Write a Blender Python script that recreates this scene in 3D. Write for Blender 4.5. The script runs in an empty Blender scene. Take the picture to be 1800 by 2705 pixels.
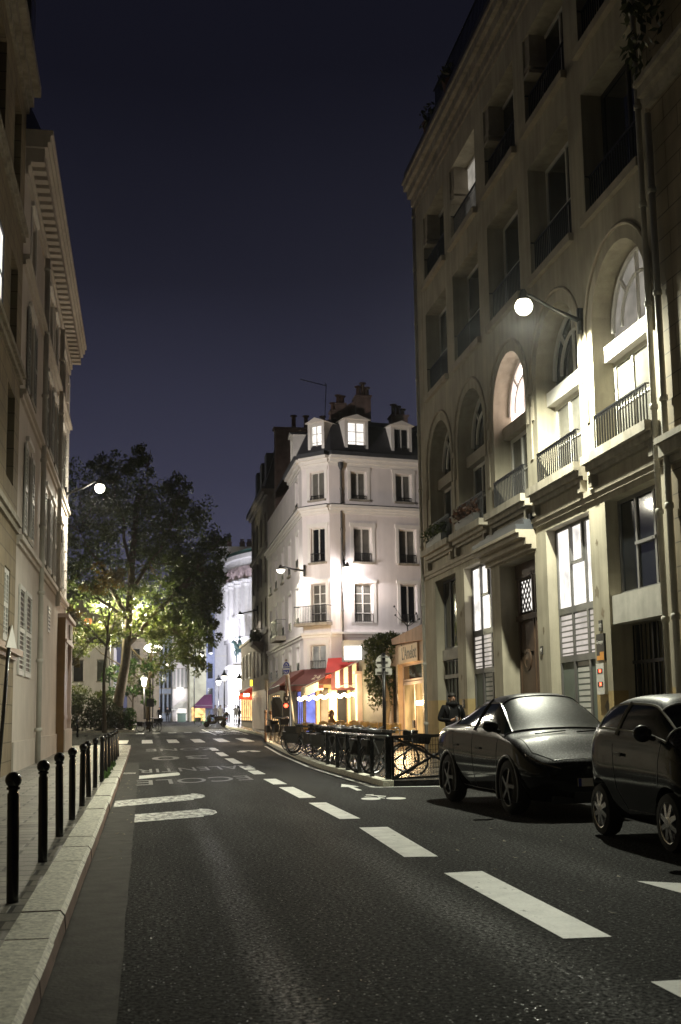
import bpy, bmesh, math, random
from mathutils import Vector, Matrix
random.seed(7)
R = math.radians
sc = bpy.context.scene
COL = sc.collection
# ------------------------------------------------------------------ camera
FPX, CZ = 3100.0, 1.5
YAW, PITCH, ROLL, SY = R(9.5522), R(8.0388), R(-0.8875), 94.57
_f = Vector((math.sin(YAW)*math.cos(PITCH), math.cos(YAW)*math.cos(PITCH), math.sin(PITCH)))
_r = Vector((math.cos(YAW), -math.sin(YAW), 0))
_u = _r.cross(_f)
_r, _u = math.cos(ROLL)*_r+math.sin(ROLL)*_u, -math.sin(ROLL)*_r+math.cos(ROLL)*_u
cd = bpy.data.cameras.new('Camera'); cam = bpy.data.objects.new('Camera', cd); COL.objects.link(cam)
cam.matrix_world = Matrix(((_r.x, _u.x, -_f.x, 0), (_r.y, _u.y, -_f.y, 0), (_r.z, _u.z, -_f.z, CZ), (0, 0, 0, 1)))
cd.sensor_fit = 'VERTICAL'; cd.sensor_height = 36; cd.lens = 36*FPX/2705; cd.shift_y = SY/2705
cd.clip_end = 2000; cd.dof.use_dof = True; cd.dof.focus_distance = 17.0; cd.dof.aperture_fstop = 3.5
sc.camera = cam
# ------------------------------------------------------------------ night sky
w = bpy.data.worlds.new('World'); sc.world = w; w.use_nodes = True
nt = w.node_tree; nt.nodes.clear()
o_ = nt.nodes.new('ShaderNodeOutputWorld'); b_ = nt.nodes.new('ShaderNodeBackground')
sky = nt.nodes.new('ShaderNodeTexSky'); sky.sky_type = 'NISHITA'; sky.sun_disc = False
sky.sun_elevation = R(-6); sky.sun_rotation = R(200); sky.air_density = 1.5
tc = nt.nodes.new('ShaderNodeTexCoord'); sp = nt.nodes.new('ShaderNodeSeparateXYZ')
rp = nt.nodes.new('ShaderNodeValToRGB'); cr = rp.color_ramp
cr.elements[0].position = 0.0; cr.elements[0].color = (.092, .094, .156, 1)
cr.elements[1].position = 1.0; cr.elements[1].color = (.0045, .0046, .0085, 1)
for p_, c_ in ((.10, (.064, .065, .110, 1)), (.20, (.037, .0375, .066, 1)), (.36, (.0142, .0144, .0252, 1)), (.50, (.0066, .0067, .0122, 1))):
    e_ = cr.elements.new(p_); e_.color = c_
ad = nt.nodes.new('ShaderNodeMixRGB'); ad.blend_type = 'ADD'; ad.inputs[0].default_value = .05
cn = nt.nodes.new('ShaderNodeTexNoise'); cn.inputs['Scale'].default_value = 3.5; cn.inputs['Detail'].default_value = 5; nt.links.new(tc.outputs['Generated'], cn.inputs['Vector'])
cm_ = nt.nodes.new('ShaderNodeMath'); cm_.operation = 'MULTIPLY_ADD'; cm_.inputs[1].default_value = .07; nt.links.new(cn.outputs[0], cm_.inputs[0])      # thin uneven cloud
ca_ = nt.nodes.new('ShaderNodeMath'); ca_.operation = 'ADD'; ca_.inputs[1].default_value = -.035
nt.links.new(tc.outputs['Generated'], sp.inputs[0]); nt.links.new(sp.outputs[2], ca_.inputs[0]); nt.links.new(ca_.outputs[0], cm_.inputs[2]); nt.links.new(cm_.outputs[0], rp.inputs[0])
nt.links.new(rp.outputs[0], ad.inputs[1]); nt.links.new(sky.outputs[0], ad.inputs[2])
mg = nt.nodes.new('ShaderNodeMapRange'); mg.interpolation_type = 'SMOOTHSTEP'; mg.inputs[1].default_value = -.3; mg.inputs[2].default_value = .75; mg.inputs[3].default_value = .22; mg.inputs[4].default_value = 1.0
nt.links.new(sp.outputs[1], mg.inputs[0]); nt.links.new(mg.outputs[0], b_.inputs[1])      # the city glow lies over the far end of the street
nt.links.new(ad.outputs[0], b_.inputs[0])
nt.links.new(b_.outputs[0], o_.inputs[0])
sc.view_settings.view_transform = 'Standard'; sc.view_settings.look = 'None'
sc.view_settings.exposure = 0; sc.view_settings.gamma = 1
sc.render.engine = 'CYCLES'; sc.cycles.use_denoising = True; sc.cycles.max_bounces = 6
sc.cycles.sample_clamp_indirect = 4; sc.cycles.use_light_tree = True
sc.cycles.caustics_reflective = False; sc.cycles.caustics_refractive = False
# ------------------------------------------------------------------ photo measurements -> metres
def ray(x, y): return _f*FPX+_r*(x-900)-_u*(y-1352.5-SY)
def at(x, y, Y): d = ray(x, y); return Vector((0, 0, CZ))+d*(Y/d.y)
def ax(x, y, X): d = ray(x, y); return Vector((0, 0, CZ))+d*(X/d.x)
def gz(Y): return .008*max(0., Y-40)
# ------------------------------------------------------------------ materials
def _nodes(name):
    m = bpy.data.materials.new(name); m.use_nodes = True; t = m.node_tree; t.nodes.clear()
    o = t.nodes.new('ShaderNodeOutputMaterial'); return m, t, o
def N(t, k, **kw):
    n = t.nodes.new(k)
    for a, v in kw.items(): setattr(n, a, v)
    return n
def mat(name, col, rough=.8, metal=0., var=.25, scale=2.5, fine=40, bump=.15, streak=0., spec=.4, coat=0., joints=None):
    m, t, o = _nodes(name); L = t.links.new
    p = N(t, 'ShaderNodeBsdfPrincipled'); L(p.outputs[0], o.inputs[0])
    p.inputs['Roughness'].default_value = rough; p.inputs['Metallic'].default_value = metal
    p.inputs['Specular IOR Level'].default_value = spec
    if coat: p.inputs['Coat Weight'].default_value = coat; p.inputs['Coat Roughness'].default_value = .06
    g = N(t, 'ShaderNodeNewGeometry')
    n1 = N(t, 'ShaderNodeTexNoise'); n1.inputs['Scale'].default_value = scale; n1.inputs['Detail'].default_value = 6
    L(g.outputs['Position'], n1.inputs['Vector'])
    n2 = N(t, 'ShaderNodeTexNoise'); n2.inputs['Scale'].default_value = fine; n2.inputs['Detail'].default_value = 3
    L(g.outputs['Position'], n2.inputs['Vector'])
    mx = N(t, 'ShaderNodeMath', operation='ADD'); L(n1.outputs[0], mx.inputs[0])
    m2 = N(t, 'ShaderNodeMath', operation='MULTIPLY'); L(n2.outputs[0], m2.inputs[0]); m2.inputs[1].default_value = .45
    L(m2.outputs[0], mx.inputs[1]); last = mx
    if streak:
        mp = N(t, 'ShaderNodeMapping'); mp.inputs['Scale'].default_value = (3, 3, .18); L(g.outputs['Position'], mp.inputs[0])
        n3 = N(t, 'ShaderNodeTexNoise'); n3.inputs['Scale'].default_value = 1.6; n3.inputs['Detail'].default_value = 5
        L(mp.outputs[0], n3.inputs['Vector'])
        m3 = N(t, 'ShaderNodeMath', operation='MULTIPLY_ADD'); L(n3.outputs[0], m3.inputs[0]); m3.inputs[1].default_value = streak
        L(mx.outputs[0], m3.inputs[2]); last = m3
    mr = N(t, 'ShaderNodeMapRange'); L(last.outputs[0], mr.inputs[0])
    mid = .72+.5*streak
    mr.inputs[1].default_value = mid-.35; mr.inputs[2].default_value = mid+.35
    mr.inputs[3].default_value = 1-var; mr.inputs[4].default_value = 1+var
    hs = N(t, 'ShaderNodeHueSaturation'); hs.inputs['Color'].default_value = (*col, 1); L(mr.outputs[0], hs.inputs['Value'])
    if joints:      # incised block joints
        s3 = N(t, 'ShaderNodeSeparateXYZ'); L(g.outputs['Position'], s3.inputs[0]); c3 = N(t, 'ShaderNodeCombineXYZ'); L(s3.outputs[1], c3.inputs[0]); L(s3.outputs[2], c3.inputs[1])
        bk = N(t, 'ShaderNodeTexBrick'); bk.inputs['Scale'].default_value = 1; bk.inputs['Brick Width'].default_value = joints[0]; bk.inputs['Row Height'].default_value = joints[1]; bk.inputs['Mortar Size'].default_value = .012; L(c3.outputs[0], bk.inputs['Vector'])
        bk.inputs['Color1'].default_value = (1, 1, 1, 1); bk.inputs['Color2'].default_value = (.84, .84, .84, 1); bk.inputs['Mortar'].default_value = (.35, .35, .35, 1)
        mj = N(t, 'ShaderNodeMixRGB', blend_type='MULTIPLY'); mj.inputs[0].default_value = 1; L(hs.outputs[0], mj.inputs[1]); L(bk.outputs[0], mj.inputs[2]); hs = mj
    L(hs.outputs[0], p.inputs['Base Color'])
    if bump:
        bp = N(t, 'ShaderNodeBump'); bp.inputs['Strength'].default_value = bump; bp.inputs['Distance'].default_value = .3/fine
        L(n2.outputs[0], bp.inputs['Height']); L(bp.outputs[0], p.inputs['Normal'])
    return m
def emit(name, col, s, var=0., scale=3., rings=False):
    m, t, o = _nodes(name); L = t.links.new
    e = N(t, 'ShaderNodeEmission'); e.inputs[0].default_value = (*col, 1); e.inputs[1].default_value = s; L(e.outputs[0], o.inputs[0])
    if var:
        g = N(t, 'ShaderNodeNewGeometry'); n1 = N(t, 'ShaderNodeTexNoise'); n1.inputs['Scale'].default_value = scale
        L(g.outputs['Position'], n1.inputs['Vector'])
        mr = N(t, 'ShaderNodeMapRange'); L(n1.outputs[0], mr.inputs[0]); mr.inputs[1].default_value = .3; mr.inputs[2].default_value = .7
        mr.inputs[3].default_value = s*(1-var); mr.inputs[4].default_value = s*(1+var); L(mr.outputs[0], e.inputs[1])
    return m
def paint(name, lo, hi):      # thermoplastic paint, tyre worn down to the asphalt in places
    m = mat(name, (.70, .70, .66), .5, var=.3, scale=4, fine=34, bump=.4, spec=.2); t = m.node_tree; L = t.links.new; p = t.nodes['Principled BSDF']; src = p.inputs['Base Color'].links[0].from_socket
    g = N(t, 'ShaderNodeNewGeometry'); mp = N(t, 'ShaderNodeMapping'); mp.inputs['Scale'].default_value = (1, .45, 1); L(g.outputs['Position'], mp.inputs[0])
    n = N(t, 'ShaderNodeTexNoise'); n.inputs['Scale'].default_value = 9; n.inputs['Detail'].default_value = 9; n.inputs['Roughness'].default_value = .72; L(mp.outputs[0], n.inputs['Vector'])
    r = N(t, 'ShaderNodeMapRange'); L(n.outputs[0], r.inputs[0]); r.inputs[1].default_value = lo; r.inputs[2].default_value = hi
    x = N(t, 'ShaderNodeMixRGB'); L(r.outputs[0], x.inputs[0]); x.inputs[1].default_value = (.05, .05, .05, 1); L(src, x.inputs[2]); L(x.outputs[0], p.inputs['Base Color']); return m
def glass(name, col, rough=.06, trans=0.):
    m = mat(name, col, rough, 0, .5, .8, 6, 0, spec=.6); return m
def asphalt():
    m, t, o = _nodes('wet asphalt'); L = t.links.new
    p = N(t, 'ShaderNodeBsdfPrincipled'); L(p.outputs[0], o.inputs[0])
    g = N(t, 'ShaderNodeNewGeometry')
    big = N(t, 'ShaderNodeTexNoise'); big.inputs['Scale'].default_value = .45; big.inputs['Detail'].default_value = 5
    mp = N(t, 'ShaderNodeMapping'); mp.inputs['Scale'].default_value = (2.2, .35, 1); L(g.outputs['Position'], mp.inputs[0]); L(mp.outputs[0], big.inputs['Vector'])
    v = N(t, 'ShaderNodeTexVoronoi'); v.inputs['Scale'].default_value = 42; L(g.outputs['Position'], v.inputs['Vector'])
    f2 = N(t, 'ShaderNodeTexNoise'); f2.inputs['Scale'].default_value = 30; f2.inputs['Detail'].default_value = 5; f2.inputs['Roughness'].default_value = .8
    L(g.outputs['Position'], f2.inputs['Vector'])
    c1 = N(t, 'ShaderNodeValToRGB'); c1.color_ramp.elements[0].position = .43; c1.color_ramp.elements[0].color = (.009, .009, .0092, 1)
    c1.color_ramp.elements[1].position = .60; c1.color_ramp.elements[1].color = (.088, .087, .085, 1)
    L(f2.outputs[0], c1.inputs[0])
    s1 = N(t, 'ShaderNodeMapRange'); L(big.outputs[0], s1.inputs[0]); s1.inputs[1].default_value = .3; s1.inputs[2].default_value = .7
    s1.inputs[3].default_value = .75; s1.inputs[4].default_value = 1.3
    hs = N(t, 'ShaderNodeHueSaturation'); L(c1.outputs[0], hs.inputs['Color']); L(s1.outputs[0], hs.inputs['Value']); v2 = N(t, 'ShaderNodeTexVoronoi'); v2.inputs['Scale'].default_value = 48; L(g.outputs['Position'], v2.inputs['Vector'])
    sc2 = N(t, 'ShaderNodeSeparateColor'); L(v2.outputs['Color'], sc2.inputs[0])
    ch = N(t, 'ShaderNodeMapRange'); L(sc2.outputs[0], ch.inputs[0]); ch.inputs[1].default_value = .86; ch.inputs[2].default_value = .97
    ds = N(t, 'ShaderNodeMapRange'); L(v2.outputs['Distance'], ds.inputs[0]); ds.inputs[1].default_value = .35; ds.inputs[2].default_value = .2
    cm = N(t, 'ShaderNodeMath', operation='MULTIPLY'); L(ch.outputs[0], cm.inputs[0]); L(ds.outputs[0], cm.inputs[1])
    mc = N(t, 'ShaderNodeMixRGB'); L(cm.outputs[0], mc.inputs[0]); L(hs.outputs[0], mc.inputs[1]); mc.inputs[2].default_value = (.42, .42, .41, 1); L(mc.outputs[0], p.inputs['Base Color'])  # pale stone chips, kept bright to put wet glints into the colour
    r1 = N(t, 'ShaderNodeMapRange'); L(big.outputs[0], r1.inputs[0]); r1.inputs[1].default_value = .35; r1.inputs[2].default_value = .65
    r1.inputs[3].default_value = 0.; r1.inputs[4].default_value = 1.
    sx = N(t, 'ShaderNodeSeparateXYZ'); L(g.outputs['Position'], sx.inputs[0]); bands = []
    for x0, w0, s0 in ((.78, .24, 1.), (2.4, .5, .55), (4.1, .6, .3)):      # wheel tracks polished smooth along the lane
        a1 = N(t, 'ShaderNodeMath', operation='SUBTRACT'); L(sx.outputs[0], a1.inputs[0]); a1.inputs[1].default_value = x0
        a2 = N(t, 'ShaderNodeMath', operation='ABSOLUTE'); L(a1.outputs[0], a2.inputs[0])
        a3 = N(t, 'ShaderNodeMapRange', interpolation_type='SMOOTHSTEP'); L(a2.outputs[0], a3.inputs[0]); a3.inputs[1].default_value = w0; a3.inputs[2].default_value = .04; a3.inputs[3].default_value = 0; a3.inputs[4].default_value = s0; bands.append(a3)
    acc = bands[0]
    for q in bands[1:]:
        b2 = N(t, 'ShaderNodeMath', operation='ADD'); L(acc.outputs[0], b2.inputs[0]); L(q.outputs[0], b2.inputs[1]); acc = b2
    bm_ = N(t, 'ShaderNodeMath', operation='MULTIPLY_ADD'); L(r1.outputs[0], bm_.inputs[0]); bm_.inputs[1].default_value = .7; bm_.inputs[2].default_value = .35
    bw0 = N(t, 'ShaderNodeMath', operation='MULTIPLY'); L(acc.outputs[0], bw0.inputs[0]); L(bm_.outputs[0], bw0.inputs[1])
    fg = N(t, 'ShaderNodeMapRange'); L(f2.outputs[0], fg.inputs[0]); fg.inputs[1].default_value = .46; fg.inputs[2].default_value = .62; fg.inputs[3].default_value = .05; fg.inputs[4].default_value = 1.5
    bw_ = N(t, 'ShaderNodeMath', operation='MULTIPLY'); L(bw0.outputs[0], bw_.inputs[0]); L(fg.outputs[0], bw_.inputs[1])
    ro = N(t, 'ShaderNodeMapRange'); L(bw_.outputs[0], ro.inputs[0]); ro.inputs[3].default_value = .75; ro.inputs[4].default_value = .40; L(ro.outputs[0], p.inputs['Roughness'])
    so = N(t, 'ShaderNodeMapRange'); L(bw_.outputs[0], so.inputs[0]); so.inputs[3].default_value = .012; so.inputs[4].default_value = .04; L(so.outputs[0], p.inputs['Specular IOR Level'])
    cg = N(t, 'ShaderNodeMath', operation='MULTIPLY'); L(cm.outputs[0], cg.inputs[0]); cg.inputs[1].default_value = .9; L(cg.outputs[0], p.inputs['Coat Weight']); p.inputs['Coat Roughness'].default_value = .22
    ad = N(t, 'ShaderNodeMath', operation='ADD'); L(v.outputs['Distance'], ad.inputs[0]); L(f2.outputs[0], ad.inputs[1])
    bp = N(t, 'ShaderNodeBump'); bp.inputs['Strength'].default_value = .8; bp.inputs['Distance'].default_value = .0035
    L(ad.outputs[0], bp.inputs['Height']); L(bp.outputs[0], p.inputs['Normal']); L(bp.outputs[0], p.inputs['Coat Normal'])
    return m
def paving(name, c1, c2, mortar, bw, bh, rough=.55, rot=0., bump=.5, msize=.012):
    m, t, o = _nodes(name); L = t.links.new
    p = N(t, 'ShaderNodeBsdfPrincipled'); L(p.outputs[0], o.inputs[0]); p.inputs['Roughness'].default_value = rough
    g = N(t, 'ShaderNodeNewGeometry'); mp = N(t, 'ShaderNodeMapping'); mp.inputs['Rotation'].default_value = (0, 0, rot); L(g.outputs['Position'], mp.inputs[0])
    br = N(t, 'ShaderNodeTexBrick'); br.inputs['Scale'].default_value = 1; br.inputs['Brick Width'].default_value = bw; br.inputs['Row Height'].default_value = bh
    br.inputs['Mortar Size'].default_value = msize; br.inputs['Mortar Smooth'].default_value = .3
    br.inputs['Color1'].default_value = (*c1, 1); br.inputs['Color2'].default_value = (*c2, 1); br.inputs['Mortar'].default_value = (*mortar, 1)
    L(mp.outputs[0], br.inputs['Vector'])
    n1 = N(t, 'ShaderNodeTexNoise'); n1.inputs['Scale'].default_value = 28; n1.inputs['Detail'].default_value = 6; n1.inputs['Roughness'].default_value = .7; L(g.outputs['Position'], n1.inputs['Vector'])
    n2 = N(t, 'ShaderNodeTexNoise'); n2.inputs['Scale'].default_value = 1.3; n2.inputs['Detail'].default_value = 4; L(g.outputs['Position'], n2.inputs['Vector'])
    a = N(t, 'ShaderNodeMath', operation='MULTIPLY'); L(n1.outputs[0], a.inputs[0]); L(n2.outputs[0], a.inputs[1])
    mr = N(t, 'ShaderNodeMapRange'); L(a.outputs[0], mr.inputs[0]); mr.inputs[1].default_value = .12; mr.inputs[2].default_value = .4; mr.inputs[3].default_value = .5; mr.inputs[4].default_value = 1.45
    hs = N(t, 'ShaderNodeHueSaturation'); L(br.outputs[0], hs.inputs['Color']); L(mr.outputs[0], hs.inputs['Value']); L(hs.outputs[0], p.inputs['Base Color'])
    s = N(t, 'ShaderNodeMath', operation='MULTIPLY_ADD'); L(br.outputs['Fac'], s.inputs[0]); s.inputs[1].default_value = -1.2; L(n1.outputs[0], s.inputs[2])
    bp = N(t, 'ShaderNodeBump'); bp.inputs['Strength'].default_value = bump; bp.inputs['Distance'].default_value = .008; L(s.outputs[0], bp.inputs['Height']); L(bp.outputs[0], p.inputs['Normal'])
    return m
def leafmat(name, c1, c2, scale=1.2, trans=.35):
    m, t, o = _nodes(name); L = t.links.new
    g = N(t, 'ShaderNodeNewGeometry'); n = N(t, 'ShaderNodeTexNoise'); n.inputs['Scale'].default_value = scale; n.inputs['Detail'].default_value = 4
    L(g.outputs['Position'], n.inputs['Vector'])
    c = N(t, 'ShaderNodeValToRGB'); c.color_ramp.elements[0].position = .35; c.color_ramp.elements[0].color = (*c1, 1); c.color_ramp.elements[1].position = .68; c.color_ramp.elements[1].color = (*c2, 1)
    L(n.outputs[0], c.inputs[0])
    d = N(t, 'ShaderNodeBsdfPrincipled'); d.inputs['Roughness'].default_value = .5; L(c.outputs[0], d.inputs['Base Color'])
    tr = N(t, 'ShaderNodeBsdfTranslucent'); L(c.outputs[0], tr.inputs[0])
    mx = N(t, 'ShaderNodeMixShader'); mx.inputs[0].default_value = trans; L(d.outputs[0], mx.inputs[1]); L(tr.outputs[0], mx.inputs[2]); L(mx.outputs[0], o.inputs[0])
    return m
M = dict(
    asphalt=asphalt(),
    white=paint('road paint', .33, .40), wornw=paint('half worn road paint', .40, .56),
    worn=mat('worn road paint', (.058, .058, .058), .45, var=.6, scale=5, fine=30, bump=.4),
    tar=mat('tar joint', (.010, .010, .011), .6, spec=.03),
    flag=paving('pavement slabs', (.23, .215, .18), (.15, .14, .12), (.012, .012, .011), .62, .34, .5, msize=.02),
    slabR=paving('terrace paving', (.075, .07, .062), (.055, .052, .046), (.015, .015, .015), .8, .6, .27),
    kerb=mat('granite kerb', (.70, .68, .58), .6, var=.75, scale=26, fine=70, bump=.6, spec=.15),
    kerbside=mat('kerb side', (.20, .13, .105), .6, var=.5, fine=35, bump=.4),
    gutter=mat('wet gutter', (.036, .035, .032), .6, var=.8, scale=5, fine=32, bump=.4, spec=.02),
    beige=mat('beige plaster', (.23, .185, .12), .85, streak=.7, var=.32, scale=1.2, joints=(1.15, .46)),
    paleB=mat('pale plaster', (.52, .47, .42), .85, streak=.5, var=.16, scale=1.0),
    ochre=mat('ochre base plaster', (.42, .31, .145), .8, streak=.4, var=.2),
    grayr=mat('cream render', (.36, .325, .25), .85, streak=.8, var=.36, scale=.9),
    stone=mat('sill stone', (.29, .26, .21), .8, streak=.9, var=.4),
    mould=mat('moulding', (.34, .30, .235), .8, streak=.5, var=.25),
    white_pl=mat('white render', (.74, .69, .68), .85, streak=.5, var=.16, scale=.9),
    white_tr=mat('white trim', (.75, .72, .68), .7, var=.10),
    dark_pl=mat('grey brown render', (.16, .135, .115), .85, streak=.5, var=.3),
    zinc=mat('dark zinc', (.055, .058, .066), .5, .3, var=.35, streak=.5),
    slate=mat('slate roof', (.03, .03, .036), .6, var=.35, fine=20),
    brickw=mat('chimney wall', (.16, .11, .095), .85, streak=.5, var=.4),
    pot=mat('clay pot', (.10, .055, .04), .8),
    iron=mat('black iron', (.006, .006, .007), .35, .0, var=.3, bump=.05, spec=.5),
    ironm=mat('wet black paint', (.008, .0085, .009), .22, var=.3, bump=.03, spec=.6),
    dglass=glass('dark glass', (.012, .013, .015)),
    gglass=glass('curtained glass', (.13, .125, .11), .12),
    frame=mat('white window frame', (.62, .60, .56), .5, var=.1),
    frameg=mat('grey metal frame', (.15, .145, .14), .4, .2, var=.25),
    framed=mat('dark frame', (.03, .028, .026), .5),
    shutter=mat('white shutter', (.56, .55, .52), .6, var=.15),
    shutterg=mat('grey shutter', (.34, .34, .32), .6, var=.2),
    blind=mat('grey green blind', (.13, .15, .13), .7),
    pipe=mat('painted pipe', (.46, .44, .39), .5, var=.25, streak=.6),
    wood=mat('dark oak door', (.085, .05, .03), .5, var=.4, streak=.8),
    shopw=mat('shop wood', (.46, .37, .33), .5, var=.15),
    shopb=mat('shop brown panel', (.17, .095, .035), .45, var=.25),
    concrete=mat('concrete panel', (.42, .40, .36), .8, streak=.6, var=.25),
    lit=emit('lit white pane', (1, .95, .88), 1.35, .42, 1.6),
    litdim=emit('lit frosted pane', (1, .90, .80), .62, .2, 1.6),
    litpink=emit('lit warm white pane', (1, .80, .72), 4.0, .35, 3.),
    litlow=emit('dim lit pane', (1, .92, .78), .28, .35, 2.),
    litslit=emit('warm slit', (1, .72, .38), .5),
    litwarm=emit('warm lit window', (1, .62, .25), 1.6, .5, 2.),
    litorange=emit('orange lit window', (1, .36, .12), .9, .4, 2.),
    litblue=emit('blue lit window', (.30, .34, 1), 1.0, .5, 1.5),
    litwhite=emit('floodlit doorway', (1, .97, 1), 5.),
    lamp=emit('lamp glass', (1, .94, .76), 16),
    lampdim=emit('small lamp glass', (1, .93, .78), 9),
    bulb=emit('warm bulb', (1, .74, .36), 26),
    signbox=emit('light box face', (1, .98, .93), 4.5),
    red=emit('red signal', (1, .07, .03), 9),
    trunk=mat('bark', (.11, .085, .055), .9, var=.5, scale=4, fine=14, bump=.8, streak=.5),
    leafd=leafmat('plane tree leaves', (.032, .048, .013), (.092, .122, .030)),
    leafy=leafmat('yellow green leaves', (.05, .075, .016), (.14, .155, .035)),
    leafg=leafmat('fresh green leaves', (.03, .065, .014), (.075, .14, .03)),
    hedge=leafmat('hedge leaves', (.022, .03, .010), (.06, .07, .022), 2.5, .2),
    ivy=leafmat('ivy leaves', (.025, .045, .010), (.09, .11, .025), 3., .25),
    earth=mat('planting bed soil', (.05, .04, .028), .95),
)
# ------------------------------------------------------------------ mesh builder
class MB:
    def __init__(s): s.v = []; s.f = []; s.mi = []; s.k = 0
    def add(s, vs, fs):
        b = len(s.v); s.v += [tuple(v) for v in vs]
        for f in fs: s.f.append(tuple(b+i for i in f)); s.mi.append(s.k)
        return s
    def poly(s, *p): return s.add(p, [tuple(range(len(p)))])
    def box(s, a, b):
        x0, y0, z0 = a; x1, y1, z1 = b
        return s.hexa([(x0, y0, z0), (x1, y0, z0), (x1, y1, z0), (x0, y1, z0), (x0, y0, z1), (x1, y0, z1), (x1, y1, z1), (x0, y1, z1)])
    def hexa(s, p): return s.add(p, [(3, 2, 1, 0), (4, 5, 6, 7), (0, 1, 5, 4), (1, 2, 6, 5), (2, 3, 7, 6), (3, 0, 4, 7)])
    def bar(s, p, q, w, h=None, up=(0, 0, 1)):
        p, q = Vector(p), Vector(q); h = h or w; d = (q-p).normalized(); a = d.cross(Vector(up))
        if a.length < 1e-4: a = d.cross(Vector((1, 0, 0)))
        a.normalize(); b = a.cross(d); a *= w/2; b *= h/2
        return s.hexa([p-a-b, p+a-b, p+a+b, p-a+b, q-a-b, q+a-b, q+a+b, q-a+b])
    def tube(s, pts, r, n=8, cap=True):
        pts = [Vector(p) for p in pts]; rs = r if isinstance(r, (list, tuple)) else [r]*len(pts)
        b = len(s.v); ref = None
        for i, p in enumerate(pts):
            d = (pts[min(i+1, len(pts)-1)]-pts[max(i-1, 0)]).normalized()
            if ref is None: ref = d.cross(Vector((0, 0, 1))); ref = ref if ref.length > 1e-3 else d.cross(Vector((1, 0, 0)))
            a = (ref-d*ref.dot(d)).normalized(); ref = a; c = d.cross(a)
            s.v += [tuple(p+(a*math.cos(2*math.pi*k/n)+c*math.sin(2*math.pi*k/n))*rs[i]) for k in range(n)]
        for i in range(len(pts)-1):
            for k in range(n):
                s.f.append((b+i*n+k, b+i*n+(k+1) % n, b+(i+1)*n+(k+1) % n, b+(i+1)*n+k)); s.mi.append(s.k)
        if cap:
            s.f.append(tuple(b+k for k in range(n))[::-1]); s.mi.append(s.k)
            e = b+(len(pts)-1)*n; s.f.append(tuple(e+k for k in range(n))); s.mi.append(s.k)
        return s
    def lathe(s, c, prof, n=16, axis=(0, 0, 1), cap=True):
        ax_ = Vector(axis).normalized(); a = ax_.cross(Vector((0, 0, 1)))
        a = a.normalized() if a.length > 1e-3 else Vector((1, 0, 0)); e = ax_.cross(a); c = Vector(c); b = len(s.v)
        for r, h in prof: s.v += [tuple(c+ax_*h+(a*math.cos(2*math.pi*k/n)+e*math.sin(2*math.pi*k/n))*max(r, 1e-4)) for k in range(n)]
        for i in range(len(prof)-1):
            for k in range(n):
                s.f.append((b+i*n+k, b+i*n+(k+1) % n, b+(i+1)*n+(k+1) % n, b+(i+1)*n+k)); s.mi.append(s.k)
        if not cap: return s
        s.f.append(tuple(b+k for k in range(n))[::-1]); s.mi.append(s.k)
        e_ = b+(len(prof)-1)*n; s.f.append(tuple(e_+k for k in range(n))); s.mi.append(s.k)
        return s
    def torus(s, c, axis, Rr, r, n=24, m=6):
        ax_ = Vector(axis).normalized(); a = ax_.cross(Vector((0, 0, 1)))
        a = a.normalized() if a.length > 1e-3 else Vector((1, 0, 0)); e = ax_.cross(a); c = Vector(c); b = len(s.v)
        for i in range(n):
            d = a*math.cos(2*math.pi*i/n)+e*math.sin(2*math.pi*i/n)
            s.v += [tuple(c+d*(Rr+r*math.cos(2*math.pi*j/m))+ax_*r*math.sin(2*math.pi*j/m)) for j in range(m)]
        for i in range(n):
            for j in range(m):
                s.f.append((b+i*m+j, b+((i+1) % n)*m+j, b+((i+1) % n)*m+(j+1) % m, b+i*m+(j+1) % m)); s.mi.append(s.k)
        return s
    def ball(s, c, r, n=12, m=8, sq=(1, 1, 1)):
        b = len(s.v)
        for i in range(m+1):
            t = math.pi*i/m
            for k in range(n):
                p = 2*math.pi*k/n
                s.v.append((c[0]+r*sq[0]*math.sin(t)*math.cos(p), c[1]+r*sq[1]*math.sin(t)*math.sin(p), c[2]+r*sq[2]*math.cos(t)))
        for i in range(m):
            for k in range(n):
                s.f.append((b+i*n+k, b+(i+1)*n+k, b+(i+1)*n+(k+1) % n, b+i*n+(k+1) % n)); s.mi.append(s.k)
        return s
    def prism(s, pts, d):
        d = Vector(d); n = len(pts); p = [Vector(q) for q in pts]
        return s.add(p+[q+d for q in p], [tuple(range(n))[::-1], tuple(range(n, 2*n))]+[(i, (i+1) % n, n+(i+1) % n, n+i) for i in range(n)])
    def leaves(s, c, rad, n, size, rng, shell=.35, flat=.0):
        for _ in range(n):
            while True:
                q = Vector((rng.uniform(-1, 1), rng.uniform(-1, 1), rng.uniform(-1, 1)))
                if shell*rng.random() < q.length <= 1: break
            p = Vector((c[0]+q.x*rad[0], c[1]+q.y*rad[1], c[2]+q.z*rad[2]))
            a = Vector((rng.gauss(0, 1), rng.gauss(0, 1), rng.gauss(0, 1))).normalized(); e = a.cross(Vector((rng.gauss(0, 1), rng.gauss(0, 1), rng.gauss(0, 1)))).normalized()
            l = size*rng.uniform(.6, 1.35); a *= l; e *= l*.42
            s.poly(p-a*.5, p+e*.5, p+a*.5, p-e*.5)
        return s
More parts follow.
